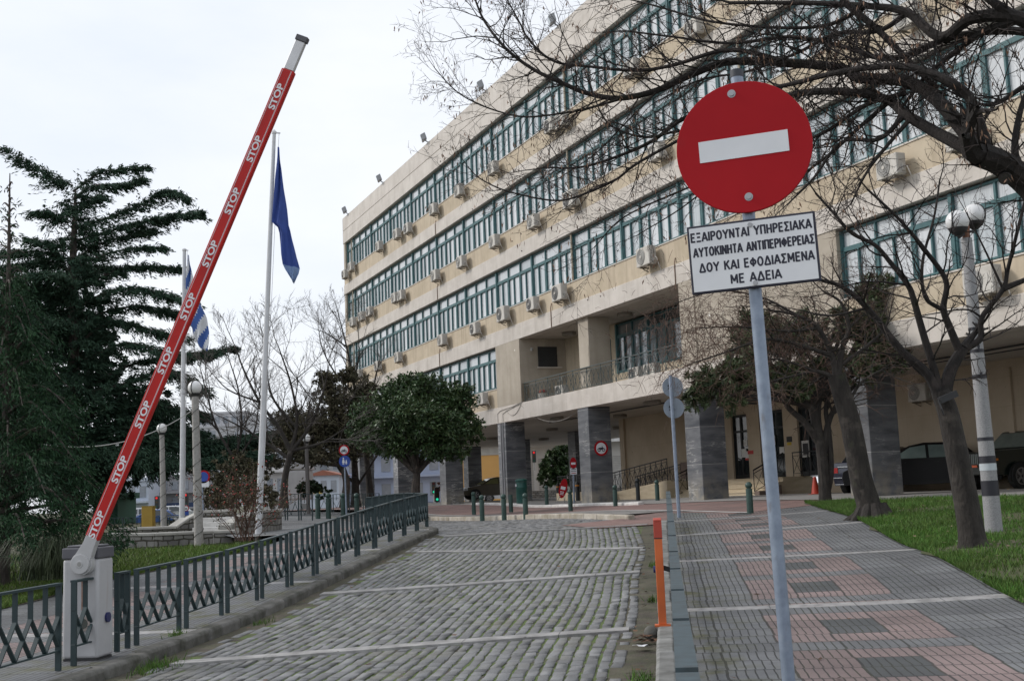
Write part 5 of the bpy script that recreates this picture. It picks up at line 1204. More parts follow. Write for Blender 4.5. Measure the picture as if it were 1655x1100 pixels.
br = [([(118,300,0),(90,290,-.3),(50,268,-.5),(5,240,-.8)], .75, 1.2), ([(118,310,0),(160,280,0),(200,274,.3),(240,271,.3)], .55, 1.2), ([(120,320,0),(150,300,-1),(195,300,-1),(232,290,-1)], .6, 1.1),
      ([(120,370,0),(180,350,.3),(230,330,.3),(270,310,.2),(304,322,0)], .75, 1.2), ([(120,390,0),(190,370,0),(260,352,-.3),(328,345,-.5)], .85, 1.2), ([(118,360,0),(80,345,-.4),(50,345,-.5)], .7, 1.1),
      ([(118,400,0),(80,395,-.3),(40,385,-.5)], .8, 1), ([(120,420,0),(160,395,.5),(210,380,.9),(250,372,1)], .8, 1), ([(120,430,0),(180,408,-.5),(230,400,-.6),(268,402,-.6)], .6, .9),
      ([(120,470,0),(190,436,0),(240,430,0),(292,436,0)], .75, 1), ([(120,500,0),(180,470,-.5),(240,470,-.8),(318,492,-1)], .85, 1.1), ([(120,520,0),(200,497,.3),(260,500,.3),(300,515,.2)], .8, 1),
      ([(118,480,0),(70,470,.3),(20,460,.5)], 1.0, 1), ([(120,560,0),(180,520,0),(250,535,-.3),(300,548,-.5)], .8, 1), ([(120,590,0),(200,555,-.5),(270,570,-.9),(340,575,-1)], .9, .9), ([(120,640,0),(210,590,.3),(300,575,.5),(382,562,.6)], .7, 1.1),
      ([(118,560,0),(60,540,.4),(0,530,.4)], 1.1, 1), ([(120,640,0),(200,620,-.5),(270,600,-.8),(330,632,-1)], 1.0, 1), ([(120,690,0),(200,640,0),(280,660,0),(330,672,0)], 1.1, .9), ([(118,650,0),(60,620,.5),(0,610,.5)], 1.3, 1),
      ([(120,720,0),(200,690,.5),(300,715,1),(380,708,1.4),(440,702,1.6)], 1.5, 2.2), ([(120,745,0),(200,725,-.5),(290,745,-.8),(410,735,-.6)], 1.4, 2.0), ([(200,690,0),(260,705,1),(330,725,1.6),(425,720,2)], 1.3, 2.4), ([(150,660,0),(220,650,1),(280,690,1.6),(320,700,2)], 1.4, 2.0), ([(118,720,0),(60,700,.5),(0,690,.5)], 1.4, 1), ([(120,750,0),(170,745,-.5),(230,745,-.5),(262,765,-.5)], 1.0, 1),
      ([(118,350,0),(140,330,1),(165,318,1.6)], .8, 1), ([(118,450,0),(150,430,1.5),(190,440,2.2)], .9, 1), ([(118,540,0),(90,520,-1.5),(70,520,-2.2)], 1.0, 1), ([(118,680,0),(80,660,-1.5),(40,670,-2.2)], 1.2, 1)]
q_ = random.Random(4)
for i in range(46):
    f = i/46; y0 = 330+f*470; ln = (34+62*f)*q_.uniform(.6,1.15); a = i*2.4+q_.uniform(-.4,.4)
    br.append(([(118, y0, 0), (118+math.cos(a)*ln*.5, y0-10-q_.uniform(0,8), math.sin(a)*ln*.5/51), (118+math.cos(a)*ln, y0-2+q_.uniform(-8,14), math.sin(a)*ln/51)], .6+.5*f, .75))
for i in range(22):
    f = i/22; y0 = 420+f*400; br.append(([(118, y0, 0), (70-q_.uniform(0,20), y0-14, q_.uniform(-2,2)), (10-q_.uniform(0,30), y0+q_.uniform(-15,20), q_.uniform(-3,3))], .9, .8))
cedar('cedar_tree', 'tall dark cedar with flat layered branches rising against the sky on the left', 112, 850, 56, br, [(112,850,0),(116,700,0),(119,560,0),(118,430,0),(121,345,0),(122,305,0)], .27, NEEDLE, 46, 5, nl=.15, wl=.036)
br2 = []
q_ = random.Random(8)
for i in range(64):
    f = (i+.5)/64; y0 = 455+f*430; ln = (40+170*f**.75)*q_.uniform(.7, 1.1); a = i*2.4
    dx = math.cos(a)*ln; dz = math.sin(a)*ln/1960*21
    br2.append(([(12+q_.gauss(0,2), y0, 0), (12+dx*.5, y0-8-q_.uniform(0,22), dz*.5), (12+dx, y0+8+q_.uniform(0,42), dz)], .50+.40*f, 1.0))
for i in range(20):
    f = i/20; y0 = 300+f*170; ln = 6+30*f; a = i*2.4; br2.append(([(15, y0, 0), (15+math.cos(a)*ln*.6, y0-6, .1), (15+math.cos(a)*ln, y0-2, math.sin(a)*ln/100)], .06+.10*f, 1.3))
cedar('deodar_tree', 'dark bushy conifer with drooping boughs and a thin leader, nearest on the far left', 6, 968, 20.5, br2, [(4,968,0),(8,800,0),(12,600,0),(14,430,0),(16,280,0)], .12, NEEDLEB, 44, 6, nl=.10, wl=.022, droop=.75)
# a rounder pair of cedars filling the gap behind
def blob_tree(name, lab, bx, by, Y, blobs, n, L, W, mat, seed, trunk=None, r0=.15, cat='tree', twigs=0, twm=None, spread=.55, barkm=None, crown='crown', shell=.55):
    """blobs: (px, py, dY, rx_px, ry_px): leaf masses, each filled towards its shell"""
    b = at(bx, by, Y); t = thing(name, lab, cat, b); r = np.random.RandomState(seed); q = random.Random(seed); mb = MB()
    s = Y/F_PX; vol = np.array([rx*ry*min(rx, ry) for *_, rx, ry in blobs], float); vol /= vol.sum(); C = []; D = []
    for (x, y, dY, rx, ry), v in zip(blobs, vol):
        c = np.array(at(x, y, Y+dY)-b); m = int(n*v); k = max(6, m//26)
        cl = r.normal(size=(k, 3)); cl /= np.linalg.norm(cl, axis=1)[:, None]; cl *= (shell+(1-shell)*r.rand(k, 1)); cl[:, 0] *= rx*s; cl[:, 1] *= rx*s*.9; cl[:, 2] *= ry*s
        idx = r.randint(0, k, m); P = c+cl[idx]+r.normal(size=(m, 3))*.13*spread*max(rx, ry)*s*.6
        out_ = cl[idx]/np.maximum(1e-6, np.linalg.norm(cl[idx], axis=1))[:, None]
        C.append(P); D.append(out_*.6+r.normal(size=(m, 3))*.55+np.array([0, 0, -.15]))
        if trunk:
            o = Vector(trunk_pt(trunk, b, Y)); mb.tube(catmull([o, o.lerp(Vector(c), .5)+Vector((q.gauss(0,.1), q.gauss(0,.1), .12)), Vector(c)], 4), [r0*.5, *[r0*.5*(1-.1*i) for i in range(1, 9)]][:9], 6, cap=False)
            for _ in range(max(3, int(k/9))):
                e = Vector(c+cl[r.randint(k)]*.95); m0 = o.lerp(Vector(c), q.uniform(.55, 1)); mb.tube([m0, m0.lerp(e, .5)+Vector((0,0,.05)), e], [r0*.2, r0*.12, r0*.05], 4, cap=False)
    if trunk:
        tp = catmull([at(x, y, Y)-b for x, y in trunk], 5); tp[0] = tp[0]-Vector((0,0,.15)); nn_ = len(tp); mb.tube(tp, [r0*(1.25 if i == 0 else 1-.35*i/(nn_-1)) for i in range(nn_)], 10)
        mb.build('trunk', barkm or BARK, t, smooth=True)
    C = np.concatenate(C); D = np.concatenate(D); cards(crown, C, D, L*r.uniform(.65, 1.3, len(C)), W*r.uniform(.7, 1.2, len(C)), mat, t, seed=seed); return t
def trunk_pt(trunk, b, Y): x, y = trunk[-1]; return at(x, y, Y)-b
MAGN = leafmat('magnolia_leaf', (.060,.100,.035), (.034,.062,.024), .5, .42, .03); LOQ = leafmat('loquat_leaf', (.075,.10,.042), (.045,.064,.028), .5, .5, .03); OLIV = leafmat('brownish_olive_leaf', (.105,.094,.060), (.066,.064,.042), .4, .7, .02); DARKL = leafmat('dark_hedge_leaf', (.03,.05,.025), (.02,.034,.018), .4, .6)
blob_tree('broad_evergreen_tree', 'broad dense evergreen tree with a forked trunk before the left part of the building', 672, 822, 46,
          [(665,640,0,52,38),(610,668,0,42,36),(725,655,.5,48,36),(755,690,0,30,30),(640,705,-.6,52,32),(700,700,-.8,56,42),(590,700,.4,34,24),(664,615,0,26,20),(740,640,.6,30,24),(660,680,-1.2,60,40),(610,715,-.5,30,18),(720,730,-.3,40,18),(690,620,.5,34,20),(575,690,.6,22,16)],
          44000, .165, .068, MAGN, 11, trunk=[(672,822),(672,785),(674,765)], r0=.2, spread=1.05, shell=.3)
blob_tree('small_evergreen_tree', 'small round evergreen tree seen through the passage under the building', 905, 806, 90, [(898,752,0,26,24),(905,735,0,20,18),(888,772,0,20,16),(915,765,0,16,20),(880,760,.3,12,12),(912,725,0,12,10)], 9000, .34, .16, MAGN, 12, trunk=[(905,806),(904,790),(902,778)], r0=.09)
# tree with dry brown twigs, right of the sign plate
t = blob_tree('evergreen_tree', 'evergreen tree with long drooping leaves and a fluted trunk by the entrance steps', 1334, 810, 31,
          [(1150,620,-.6,45,36),(1120,640,-1,24,30),(1200,600,-.5,50,36),(1290,540,.8,60,40),(1230,530,.9,50,36),(1265,600,0,40,26),(1330,590,.5,50,34),(1410,530,.6,42,44),(1420,470,.6,42,36),(1370,520,0,36,34),(1440,580,.3,36,30),(1215,560,.4,44,34),(1180,650,-.8,26,22),(1290,625,-.6,34,24),(1390,590,-.3,40,34)],
          26000, .20, .05, LOQ, 13, trunk=[(1334,810),(1331,760),(1326,715),(1318,680),(1312,655)], r0=.16, barkm=BARKG, spread=.9, shell=.25)
b = at(1334, 810, 31); mb = MB(); mbt = MB()
for pts, r0 in (([(1331,735),(1337,690),(1352,655),(1385,620)], .10), ([(1328,722),(1300,682),(1272,655),(1262,618),(1250,590)], .10), ([(1326,715),(1322,660),(1335,600),(1345,540)], .10), ([(1334,810),(1343,760),(1340,700),(1336,650),(1365,590),(1400,520)], .09)):
    P = catmull([at(x, y, 31)-b for x, y in pts], 6); n = len(P); mb.tube(P, [r0*(1-.6*i/(n-1)) for i in range(n)], 8, cap=False)
    q = random.Random(5)
    for k in range(9):
        i = q.randint(n//2, n-2); grow(mb, P[i], Vector((q.gauss(0,1), q.gauss(0,1), q.uniform(-.1,.8))), q.uniform(.9, 1.8), .025, 0, 2, q, dict(wob=.18, up=[.03,-.05], n=[5,4], ang=(30,70), lr=.6, twr=.012), [], mbt)
mb.build('limb', BARKG, t, smooth=True)
# hanging dry flower stalks, reddish
q = random.Random(21); C = []
for k in range(2600):
    x = q.choice((q.gauss(1180, 60), q.gauss(1300, 60), q.gauss(1110, 45))); y = q.gauss(548, 42); p = at(x, y, 31+q.uniform(-1.2, .8))-b
    d = Vector((q.gauss(0,.6), q.gauss(0,.5), q.uniform(-1.2,.5))); mbt.tube([p, p+d*.14, p+d*.28+Vector((0,0,-.06))], [.006,.005,.003], 3, cap=False)
mbt.build('dry_twigs', TWIGR, t)
# ------------------------------------------------------------ bare trees on the right
def bare_tree(name, lab, Y, trunk, limbs, r0, seed, P, flare=1.5, cat='tree', lev=3, base=None, barkm=BARKB, twm=TWIG, every=1.0):
    """trunk, limbs: pixel polylines (x, y[, dY]); each limb with (r_start, r_end)"""
    b = base or at(trunk[0][0], trunk[0][1], Y); t = thing(name, lab, cat, b); q = random.Random(seed)
    def W(p): return at(p[0], p[1], Y+(p[2] if len(p) > 2 else 0))-b
    mb = MB(); tp = catmull([W(p) for p in trunk], 6); n = len(tp); tp[0] = tp[0]-Vector((0,0,.12))
    mb.tube(tp, [r0*(1+(flare-1)*math.exp(-i*.75))*(1-.28*i/(n-1)) for i in range(n)], 14)
    mb.build('trunk', barkm if r0 < .12 else BARKG, t, smooth=True)
    mb = MB(); mt = MB(); tips = []
    for pts, ra, rb in limbs:
        Q = catmull([W(p) for p in pts], 7); n = len(Q); rad = [ra+(rb-ra)*(i/(n-1))**.8 for i in range(n)]; mb.tube(Q, rad, 9 if ra > .05 else 6, cap=False)
        L = sum((Q[i+1]-Q[i]).length for i in range(n-1)); m = max(3, int(L*P['dens']*every))
        for k in range(m):
            f = (.12+.88*(k+q.random())/m)*(n-1); i = min(n-2, int(f)); c = Q[i].lerp(Q[i+1], f-i); d = (Q[i+1]-Q[i]).normalized()
            ax = d.cross(Vector((q.gauss(0,1), q.gauss(0,1), q.gauss(0,1)))).normalized(); a = math.radians(q.uniform(25, 75)); nd = d*math.cos(a)+ax*math.sin(a)+Vector((0,0,P.get('side_up', .1)))
            grow(mb, c, nd, q.uniform(*P['len']), min(rad[i]*.55, P.get('rmax', .022)), 0, lev-1, q, P, tips, mt)
        grow(mb, Q[-1], (Q[-1]-Q[-3]), q.uniform(*P['len'])*.8, rb*.9, 0, lev-1, q, P, tips, mt)
    mb.build('branches', barkm, t, smooth=True); mt.build('twigs', twm, t)
    return t, b, tips
PB = dict(wob=.16, up=[.02, .03], n=[6, 4], ang=(28, 68), lr=.5, seg=.16, twr=.010, rr=.5, rmin=.0032, dens=4.2, len=(.5, 1.25), rmax=.016, tap=.3)
# tree 2 : front trunk on the lawn
t2, b2, tips2 = bare_tree('bare_tree', 'bare tree with a leaning dark trunk beside the twin-globe lamp post', 17.0,
    [(1574,889),(1567,840),(1556,780),(1544,720),(1532,665),(1520,632)],
    [([(1518,640),(1498,603),(1454,563),(1402,498),(1362,464),(1326,452)], .085, .022), ([(1520,640),(1513,609),(1491,535),(1476,482),(1467,460),(1439,424),(1414,396),(1377,377),(1349,346),(1318,312)], .065, .016),
     ([(1526,640),(1537,597),(1557,563)], .095, .08), ([(1552,570),(1535,529),(1525,498),(1529,454),(1498,408),(1473,377),(1445,346),(1402,306)], .062, .016), ([(1522,500),(1495,479),(1491,424),(1510,349),(1519,290)], .036, .012),
     ([(1556,566),(1584,547),(1587,513),(1621,467),(1630,430),(1655,331),(1668,280)], .055, .018), ([(1621,467),(1680,440),(1720,400)], .045, .02), ([(1402,498),(1340,510),(1290,500)], .02, .008), ([(1467,460),(1400,455),(1340,470)], .018, .007), ([(1587,513),(1560,500),(1500,508)], .018, .008), ([(1621,467),(1590,400),(1560,340)], .02, .008)],
    .185, 31, PB, flare=1.3)
# cut limb stub and cable box on the fork
mb = MB(); p = at(1530, 640, 16.8)-b2; mb.bar(p+Vector((-.12,-.05,-.06)), p+Vector((.12,-.05,.03)), .1, .09); mb.tube([p+Vector((-.14,-.06,-.05)), p+Vector((-.12,-.1,-.18)), p+Vector((-.09,-.08,-.26))], .012, 5); mb.build('cable_clamp', BLK, t2)
# tree 1 : middle trunk with dry seed stalks
t1, b1, tips1 = bare_tree('bare_tree', 'bare tree with thick leaning trunk and flared roots at the tiled pavement edge', 23.2,
    [(1412,845),(1403,812),(1391,770),(1376,690),(1362,640),(1352,606)],
    [([(1352,612),(1320,600),(1280,608),(1230,620)], .05, .014), ([(1352,612),(1345,575),(1322,530),(1290,510),(1240,500)], .075, .018), ([(1354,610),(1362,560),(1372,530),(1360,490),(1330,470)], .07, .018), ([(1345,575),(1300,560),(1240,548),(1170,570),(1110,590)], .045, .01), ([(1322,530),(1270,535),(1200,528),(1130,530)], .035, .009),
     ([(1358,590),(1400,560),(1430,530),(1440,500)], .045, .012), ([(1366,660),(1390,620),(1420,600),(1450,590)], .04, .012), ([(1290,510),(1230,480),(1160,470),(1090,490)], .025, .008), ([(1320,600),(1250,580),(1180,600)], .03, .009), ([(1372,530),(1400,500),(1400,460)], .03, .009)],
    .235, 32, dict(PB, dens=8.5, len=(.5, 1.3), up=[-.01, -.05]), flare=1.55, barkm=BARKG, twm=TWIGR)
mb = MB(); q = random.Random(3)
for k in range(10):
    a = k*.63+.2; d = Vector((math.cos(a), math.sin(a), 0)); l = q.uniform(.1, .42); p0 = Vector((0,0,.12)); mb.tube([d*.17+Vector((0,0,.34)), d*.29+Vector((0,0,.13)), d*(.36+l*.5)+Vector((0,0,.03)), d*(.4+l)+Vector((0,0,-.08))], [.10,.11,.07,.03], 8, cap=False)
mb.build('roots', BARKG, t1, smooth=True)
# tree 3 : stands right of the frame; its long limbs overhang the sign
L3 = [([(1760,440,0),(1700,345,0),(1655,292,0),(1615,262,-.2),(1582,249,-.3)], .15, .125), ([(1600,256,-.2),(1588,215,-.2),(1568,160,-.2),(1534,132,-.2),(1480,111,0),(1420,108,.2),(1342,120,.5),(1270,138,.8),(1200,150,1)], .065, .02),
      ([(1590,252,-.2),(1549,200,0),(1510,158,.3),(1465,132,.6),(1390,126,1),(1360,111,1.2),(1279,102,1.5),(1180,100,2),(1120,120,2.2),(1060,147,2.4),(1000,159,2.5),(949,151,2.6),(910,135,2.6),(865,114,2.7),(820,81,2.7),(784,36,2.8),(766,-5,2.8)], .085, .012),
      ([(1582,250,-.2),(1520,218,.2),(1465,186,.5),(1435,162,.8),(1380,150,1),(1300,150,1.3),(1230,170,1.5),(1170,172,1.8),(1105,192,2),(1054,228,2.1),(1000,252,2.2),(940,270,2.3),(880,271,2.4)], .07, .010),
      ([(1279,102,1.5),(1180,81,1.8),(1090,105,2.1),(1030,114,2.4),(955,108,2.6),(895,99,2.8),(856,66,2.8),(841,39,2.9),(820,0,3)], .034, .008), ([(1000,161,2.4),(955,174,2.6),(910,183,2.7),(850,189,2.9),(805,180,3),(760,162,3),(730,141,3),(703,111,3.1)], .018, .006),
      ([(1170,215,1.6),(1099,212,1.9),(1045,222,2),(994,207,2.1),(970,180,2.1),(949,120,2.2)], .022, .007), ([(1105,222,1.8),(1030,264,2),(994,291,2.2),(940,315,2.3),(895,324,2.4),(820,309,2.5),(775,288,2.6),(755,268,2.6)], .020, .006),
      ([(1459,190,.5),(1420,225,.6),(1360,230,.8),(1315,288,.9),(1276,327,1)], .030, .009), ([(1468,196,.4),(1430,240,.5),(1400,280,.6),(1375,330,.7)], .026, .009), ([(1435,166,.8),(1390,205,.9),(1340,250,1),(1270,300,1.2),(1200,340,1.4)], .028, .008), ([(1465,150,.6),(1400,170,.8),(1330,215,1.1),(1260,240,1.4),(1120,300,1.9),(1010,350,2.2),(960,400,2.3)], .030, .006),
      ([(1780,120,-.3),(1700,60,-.2),(1640,28,-.2),(1570,30,0),(1520,60,.3),(1465,20,.6),(1400,10,.9),(1300,5,1.2),(1180,5,1.6)], .10, .02), ([(1640,34,-.2),(1590,52,0),(1550,80,.3),(1500,120,.4),(1468,160,.6)], .05, .02), ([(1700,60,-.2),(1630,50,.1),(1540,60,.4),(1440,95,.8),(1360,75,1.1),(1280,60,1.4),(1180,70,1.8),(1090,60,2.1),(1010,50,2.4)], .05, .010),
      ([(1640,28,-.2),(1600,0,-.2),(1560,-30,0)], .06, .03), ([(1468,20,.6),(1420,50,.8),(1350,55,1.1),(1290,85,1.3),(1210,115,1.7),(1130,130,2),(1060,165,2.3)], .032, .008), ([(1400,10,.9),(1340,40,1.2),(1260,45,1.5),(1150,35,1.9),(1060,10,2.3),(980,-10,2.6)], .030, .009),
      ([(1360,0,.9),(1420,50,.8),(1465,95,.7),(1500,130,.5)], .04, .03), ([(1655,292,0),(1640,240,.1),(1655,160,.2),(1690,100,.2)], .05, .02), ([(1655,140,.2),(1600,170,.3),(1540,150,.4)], .03, .01), ([(1300,150,1.3),(1240,200,1.4),(1190,260,1.5),(1110,330,1.8),(1030,380,2)], .02, .006), ([(1060,150,2.3),(1010,200,2.4),(960,250,2.6),(900,290,2.7)], .014, .005)]
b3 = Vector((at(1790, 800, 12).x, 12.2, 0)); b3.z = gz(b3.x, b3.y)+.1
t3, b3, tips3 = bare_tree('overhanging_tree', 'bare tree whose long dark limbs reach in from the right over the round sign', 12.0,
    [(1800,980,0),(1790,800,0),(1775,600,0),(1765,480,0),(1762,430,0)], L3+[([(1765,470,0),(1790,300,0),(1785,130,-.3)], .15, .1)], .22, 33, dict(PB, dens=9.5, len=(.35, 1.0), up=[.015, .02], rmin=.0026, twr=.007, seg=.12, rmax=.012), base=b3)
mb = MB(); p = at(1625, 288, 11.8)-b3; d = (at(1618, 292, 11.2)-at(1632, 284, 12.0)).normalized(); mb.tube([p, p+d*.10], [.065,.060], 12); mb.tube([p+d*.10, p+d*.103], [.045,.04], 12); mb.build('cut_stub', BARKG, t3, smooth=True)
q = random.Random(17); C = []; D = []; mb = MB()
for p, d in tips3:
    if q.random() < .06:
        for k in range(q.randint(1, 3)):
            s = Vector(p)+Vector((q.gauss(0,.03), q.gauss(0,.03), -q.uniform(.02,.10))); C.append(tuple(s)); D.append((q.gauss(0,.3), q.gauss(0,.3), -1))
        if q.random() < .5:
            s = Vector(p)+Vector((0,0,-.10)); mb.sphere(s, .008, 6)
cards('seed_bracts', np.array(C), np.array(D), .075, .018, M_('dry_bract', (.24,.14,.09), .8, (.14,.08,.05), scale=6, island=.3), t3, seed=4); mb.build('seeds', TWIG, t3)['kind'] = 'stuff'
# ------------------------------------------------------------ background bare trees and shrubs, left
PF = dict(wob=.11, up=[.10, .06], n=[8, 7, 4], ang=(20, 50), lr=.5, seg=.35, twr=.02, rr=.5, rmin=.006, dens=2.2, len=(1.0, 2.2), rmax=.03, tap=.3)
bare_tree('bare_tree', 'bare spreading tree behind the tall white flagpole', 42, [(458,815),(461,770),(470,728)], [([(470,730),(450,690),(420,650),(395,600),(380,560)], .09, .02), ([(470,730),(480,680),(470,620),(450,560)], .08, .02), ([(470,730),(500,690),(520,640),(530,600)], .08, .02), ([(466,740),(430,715),(390,690),(350,670)], .07, .015), ([(478,690),(440,640),(430,580),(425,540)], .05, .012), ([(470,728),(520,715),(560,690)], .07, .015), ([(420,650),(370,630),(340,600)], .04, .01)], .13, 41, PF, barkm=BARKG, twm=TWIGG)
bare_tree('bare_tree', 'tall thin bare tree against the left corner of the building', 60, [(600,812),(592,740),(580,680)], [([(580,680),(572,620),(560,560),(545,500)], .10, .02), ([(586,700),(600,640),(612,590)], .07, .02), ([(575,640),(540,600),(520,560),(515,530)], .06, .015), ([(572,620),(580,570),(578,520)], .05, .015), ([(560,560),(530,540),(505,530)], .04, .01)], .16, 42, PF, barkm=BARKG, twm=TWIGG)
bare_tree('bare_tree', 'many-stemmed bare tree between the globe lamp and the tall flagpole', 52, [(372,812),(375,770),(380,740)], [([(380,745),(350,690),(335,640),(325,600)], .07, .02), ([(380,745),(390,690),(385,630),(370,580)], .07, .02), ([(380,745),(410,700),(420,640)], .06, .02), ([(352,695),(320,660),(305,630)], .05, .012)], .13, 43, PF, barkm=BARKG, twm=TWIGG)
blob_tree('olive_tree', 'brownish-green spreading tree behind the tall white flagpole, left of the building corner', 552, 815, 56, [(510,690,0,48,36),(560,700,.5,40,44),(540,650,0,34,28),(470,720,0,42,24),(590,650,.5,26,34),(600,700,0,30,34),(500,735,-.5,50,22),(420,745,0,40,20),(565,735,0,36,16),(585,640,.3,30,36),(530,620,.2,30,26),(470,690,.3,40,34),(560,610,.4,24,22)], 34000, .20, .075, OLIV, 44, trunk=[(556,815),(560,780),(553,752)], r0=.2, spread=1.1, shell=.15)
bare_tree('forked_tree', 'forked brown trunk tree behind the blue pedestrian sign', 58, [(575,815),(574,770),(572,735)], [([(574,780),(550,760),(530,720),(515,690)], .09, .03), ([(572,735),(580,700),(590,670)], .12, .04), ([(574,790),(600,750),(620,720)], .07, .03)], .19, 45, dict(PF, dens=1.2), barkm=BARKG, twm=TWIGG, lev=2)
blob_tree('bush', 'dark brownish bush behind the berry bush and the coiled-wire lamp post', 380, 838, 40, [(360,790,0,34,38),(400,780,0,34,40),(430,800,0,24,30),(345,815,0,24,20),(378,752,.3,36,24)], 12000, .15, .06, OLIV, 144, cat='bush', shell=.3)
blob_tree('shrub', 'dark green shrub at the foot of the trees by the left street', 475, 800, 62, [(500,788,0,22,16),(520,795,0,16,10)], 2200, .2, .1, DARKL, 46, cat='shrub')
blob_tree('shrub', 'low reddish-leaved shrub behind the red street signs under the building', 730, 812, 88, [(725,790,0,18,18),(738,798,0,12,10)], 1800, .3, .12, leafmat('red_leaf', (.14,.06,.045), (.07,.05,.03), .4), 47, cat='shrub')
blob_tree('hedge', 'dark evergreen mass closing the view behind the cedar on the far left', 60, 850, 61, [(40,700,0,80,110),(120,760,0,90,70),(10,560,0,60,90),(200,770,2,50,40),(240,690,0,70,46),(225,640,0,56,40),(150,600,0,60,60),(180,700,0,60,60),(70,520,0,70,60),(150,530,0,60,60),(30,640,0,70,70),(130,450,0,40,50),(20,760,0,80,70)], 46000, .40, .13, NEEDLE, 48, cat='hedge', shell=.2)
blob_tree('small_tree', 'small leaning tree with a dark crown in front of the blue-white street building', 208, 838, 66, [(195,748,0,36,26),(170,765,0,30,24),(222,750,0,24,18)], 4000, .24, .09, NEEDLE, 49, trunk=[(208,838),(205,812),(202,795),(196,775)], r0=.13)
# bare bush with berries beside the stair wall
p = at(395, 874, 27.5); t = thing('berry_bush', 'leafless bush with red berries in front of the stair wall and flagpole', 'bush', p); mb = MB(); q = random.Random(9); tips = []
for k in range(26): grow(mb, Vector((q.gauss(0,.12), q.gauss(0,.12), 0)), Vector((q.gauss(0,.35), q.gauss(0,.3), 1)), q.uniform(1.1, 1.75), .012, 0, 2, q, dict(wob=.13, up=[.05,.03], n=[6,4], ang=(20,60), lr=.42, seg=.15, rmin=.004), tips)
mb.build('stems', TWIGR, t); mb = MB()
for s, d in tips:
    if q.random() < .16: mb.sphere(s, .016, 5)
mb.build('berries', M_('berry_red', (.35,.03,.02), .4), t)['kind'] = 'stuff'
C = [tuple(s+Vector((q.gauss(0,.04),q.gauss(0,.04),q.gauss(0,.04)))) for s, d in tips for _ in range(2)]; cards('leaves', np.array(C), np.random.RandomState(1).normal(size=(len(C), 3)), .05, .028, leafmat('rose_leaf', (.10,.075,.035), (.05,.055,.02), .4), t)
# ornamental grass tussock beside the cabinet
p = at(85, 935, 19); t = thing('grass_tussock', 'tall arching grass tussock under the dark conifer behind the barrier cabinet', 'plant', p); r = np.random.RandomState(6); C = []; D = []
V = []; F = []
for k in range(900):
    a = r.uniform(0, 6.28); l = r.uniform(.5, 1.1); d = np.array([math.cos(a), math.sin(a), 0]); o = np.array([r.normal(0,.25), r.normal(0,.15), 0]); w_ = .007; s = np.array([-d[1], d[0], 0])*w_
    pts = [o, o+d*.18*l+[0,0,.55*l], o+d*.45*l+[0,0,.62*l], o+d*.75*l+[0,0,.25*l]]; i0 = len(V)
    for j, x in enumerate(pts): V += [tuple(x-s*(1-j/3.2)), tuple(x+s*(1-j/3.2))]
    F += [(i0+2*j, i0+2*j+1, i0+2*j+3, i0+2*j+2) for j in range(3)]
me = bpy.data.meshes.new('blades'); me.from_pydata(V, [], F); me.materials.append(leafmat('tussock_blade', (.055,.075,.035), (.035,.05,.025), .4)); o = bpy.data.objects.new('blades', me); COL.objects.link(o); o.parent = t
# garland wire between lamp and cedar
mb = MB(); mb.tube(sag(at(70, 718, 24), at(312, 662, 30), .35, 18), .012, 4, cap=False); o = mb.build('overhead_wire', M_('pale_wire', (.4,.4,.38), .6)); tag(o, 'thin pale wire sagging from the globe lamp post into the dark conifers', 'wire')
# ================================================================ WALLS AND STEPS ON THE LEFT
def stonemat(name, c1, c2, bwid, rh, mort=(.10,.095,.08)):
    mt = M_(name, c1, .9, c2, scale=2.5, bump=.5, bscale=18); nt = mt.node_tree; b, c = colsock(mt); tc = N(nt, 'ShaderNodeTexCoord')
    cx_ = N(nt, 'ShaderNodeSeparateXYZ'); lk(nt, tc.outputs['Object'], cx_.inputs[0]); cb_ = N(nt, 'ShaderNodeCombineXYZ'); lk(nt, mth(nt, 'ADD', cx_.outputs[0], cx_.outputs[1]), cb_.inputs[0]); lk(nt, cx_.outputs[2], cb_.inputs[1])
    wob = N(nt, 'ShaderNodeTexNoise'); wob.inputs['Scale'].default_value = 3; lk(nt, cb_.outputs[0], wob.inputs['Vector']); va = N(nt, 'ShaderNodeVectorMath', operation='MULTIPLY_ADD'); lk(nt, wob.outputs['Color'], va.inputs[0]); va.inputs[1].default_value = (.16,.11,0); lk(nt, cb_.outputs[0], va.inputs[2])
    br = N(nt, 'ShaderNodeTexBrick'); lk(nt, va.outputs[0], br.inputs['Vector']); br.inputs['Scale'].default_value = 1; br.inputs['Brick Width'].default_value = bwid; br.inputs['Row Height'].default_value = rh; br.inputs['Mortar Size'].default_value = .022; br.inputs['Mortar Smooth'].default_value = .4
    br.inputs['Color1'].default_value = (1,1,1,1); br.inputs['Color2'].default_value = (.62,.62,.64,1); br.inputs['Mortar'].default_value = (*[x/.4 for x in mort], 1)
    mx = N(nt, 'ShaderNodeMixRGB', blend_type='MULTIPLY'); mx.inputs[0].default_value = 1; lk(nt, c, mx.inputs[1]); lk(nt, br.outputs[0], mx.inputs[2]); lk(nt, mx.outputs[0], b.inputs['Base Color'])
    bm = N(nt, 'ShaderNodeBump'); bm.inputs['Strength'].default_value = 1; bm.inputs['Distance'].default_value = .03; lk(nt, mth(nt, 'SUBTRACT', 1, br.outputs['Fac']), bm.inputs['Height']); lk(nt, bm.outputs[0], b.inputs['Normal']); return mt
RUB = stonemat('rubble_stone', (.31,.30,.28), (.20,.195,.18), .33, .17); COPE = M_('wall_coping', (.42,.41,.38), .85, (.28,.27,.25), scale=2, bump=.3)
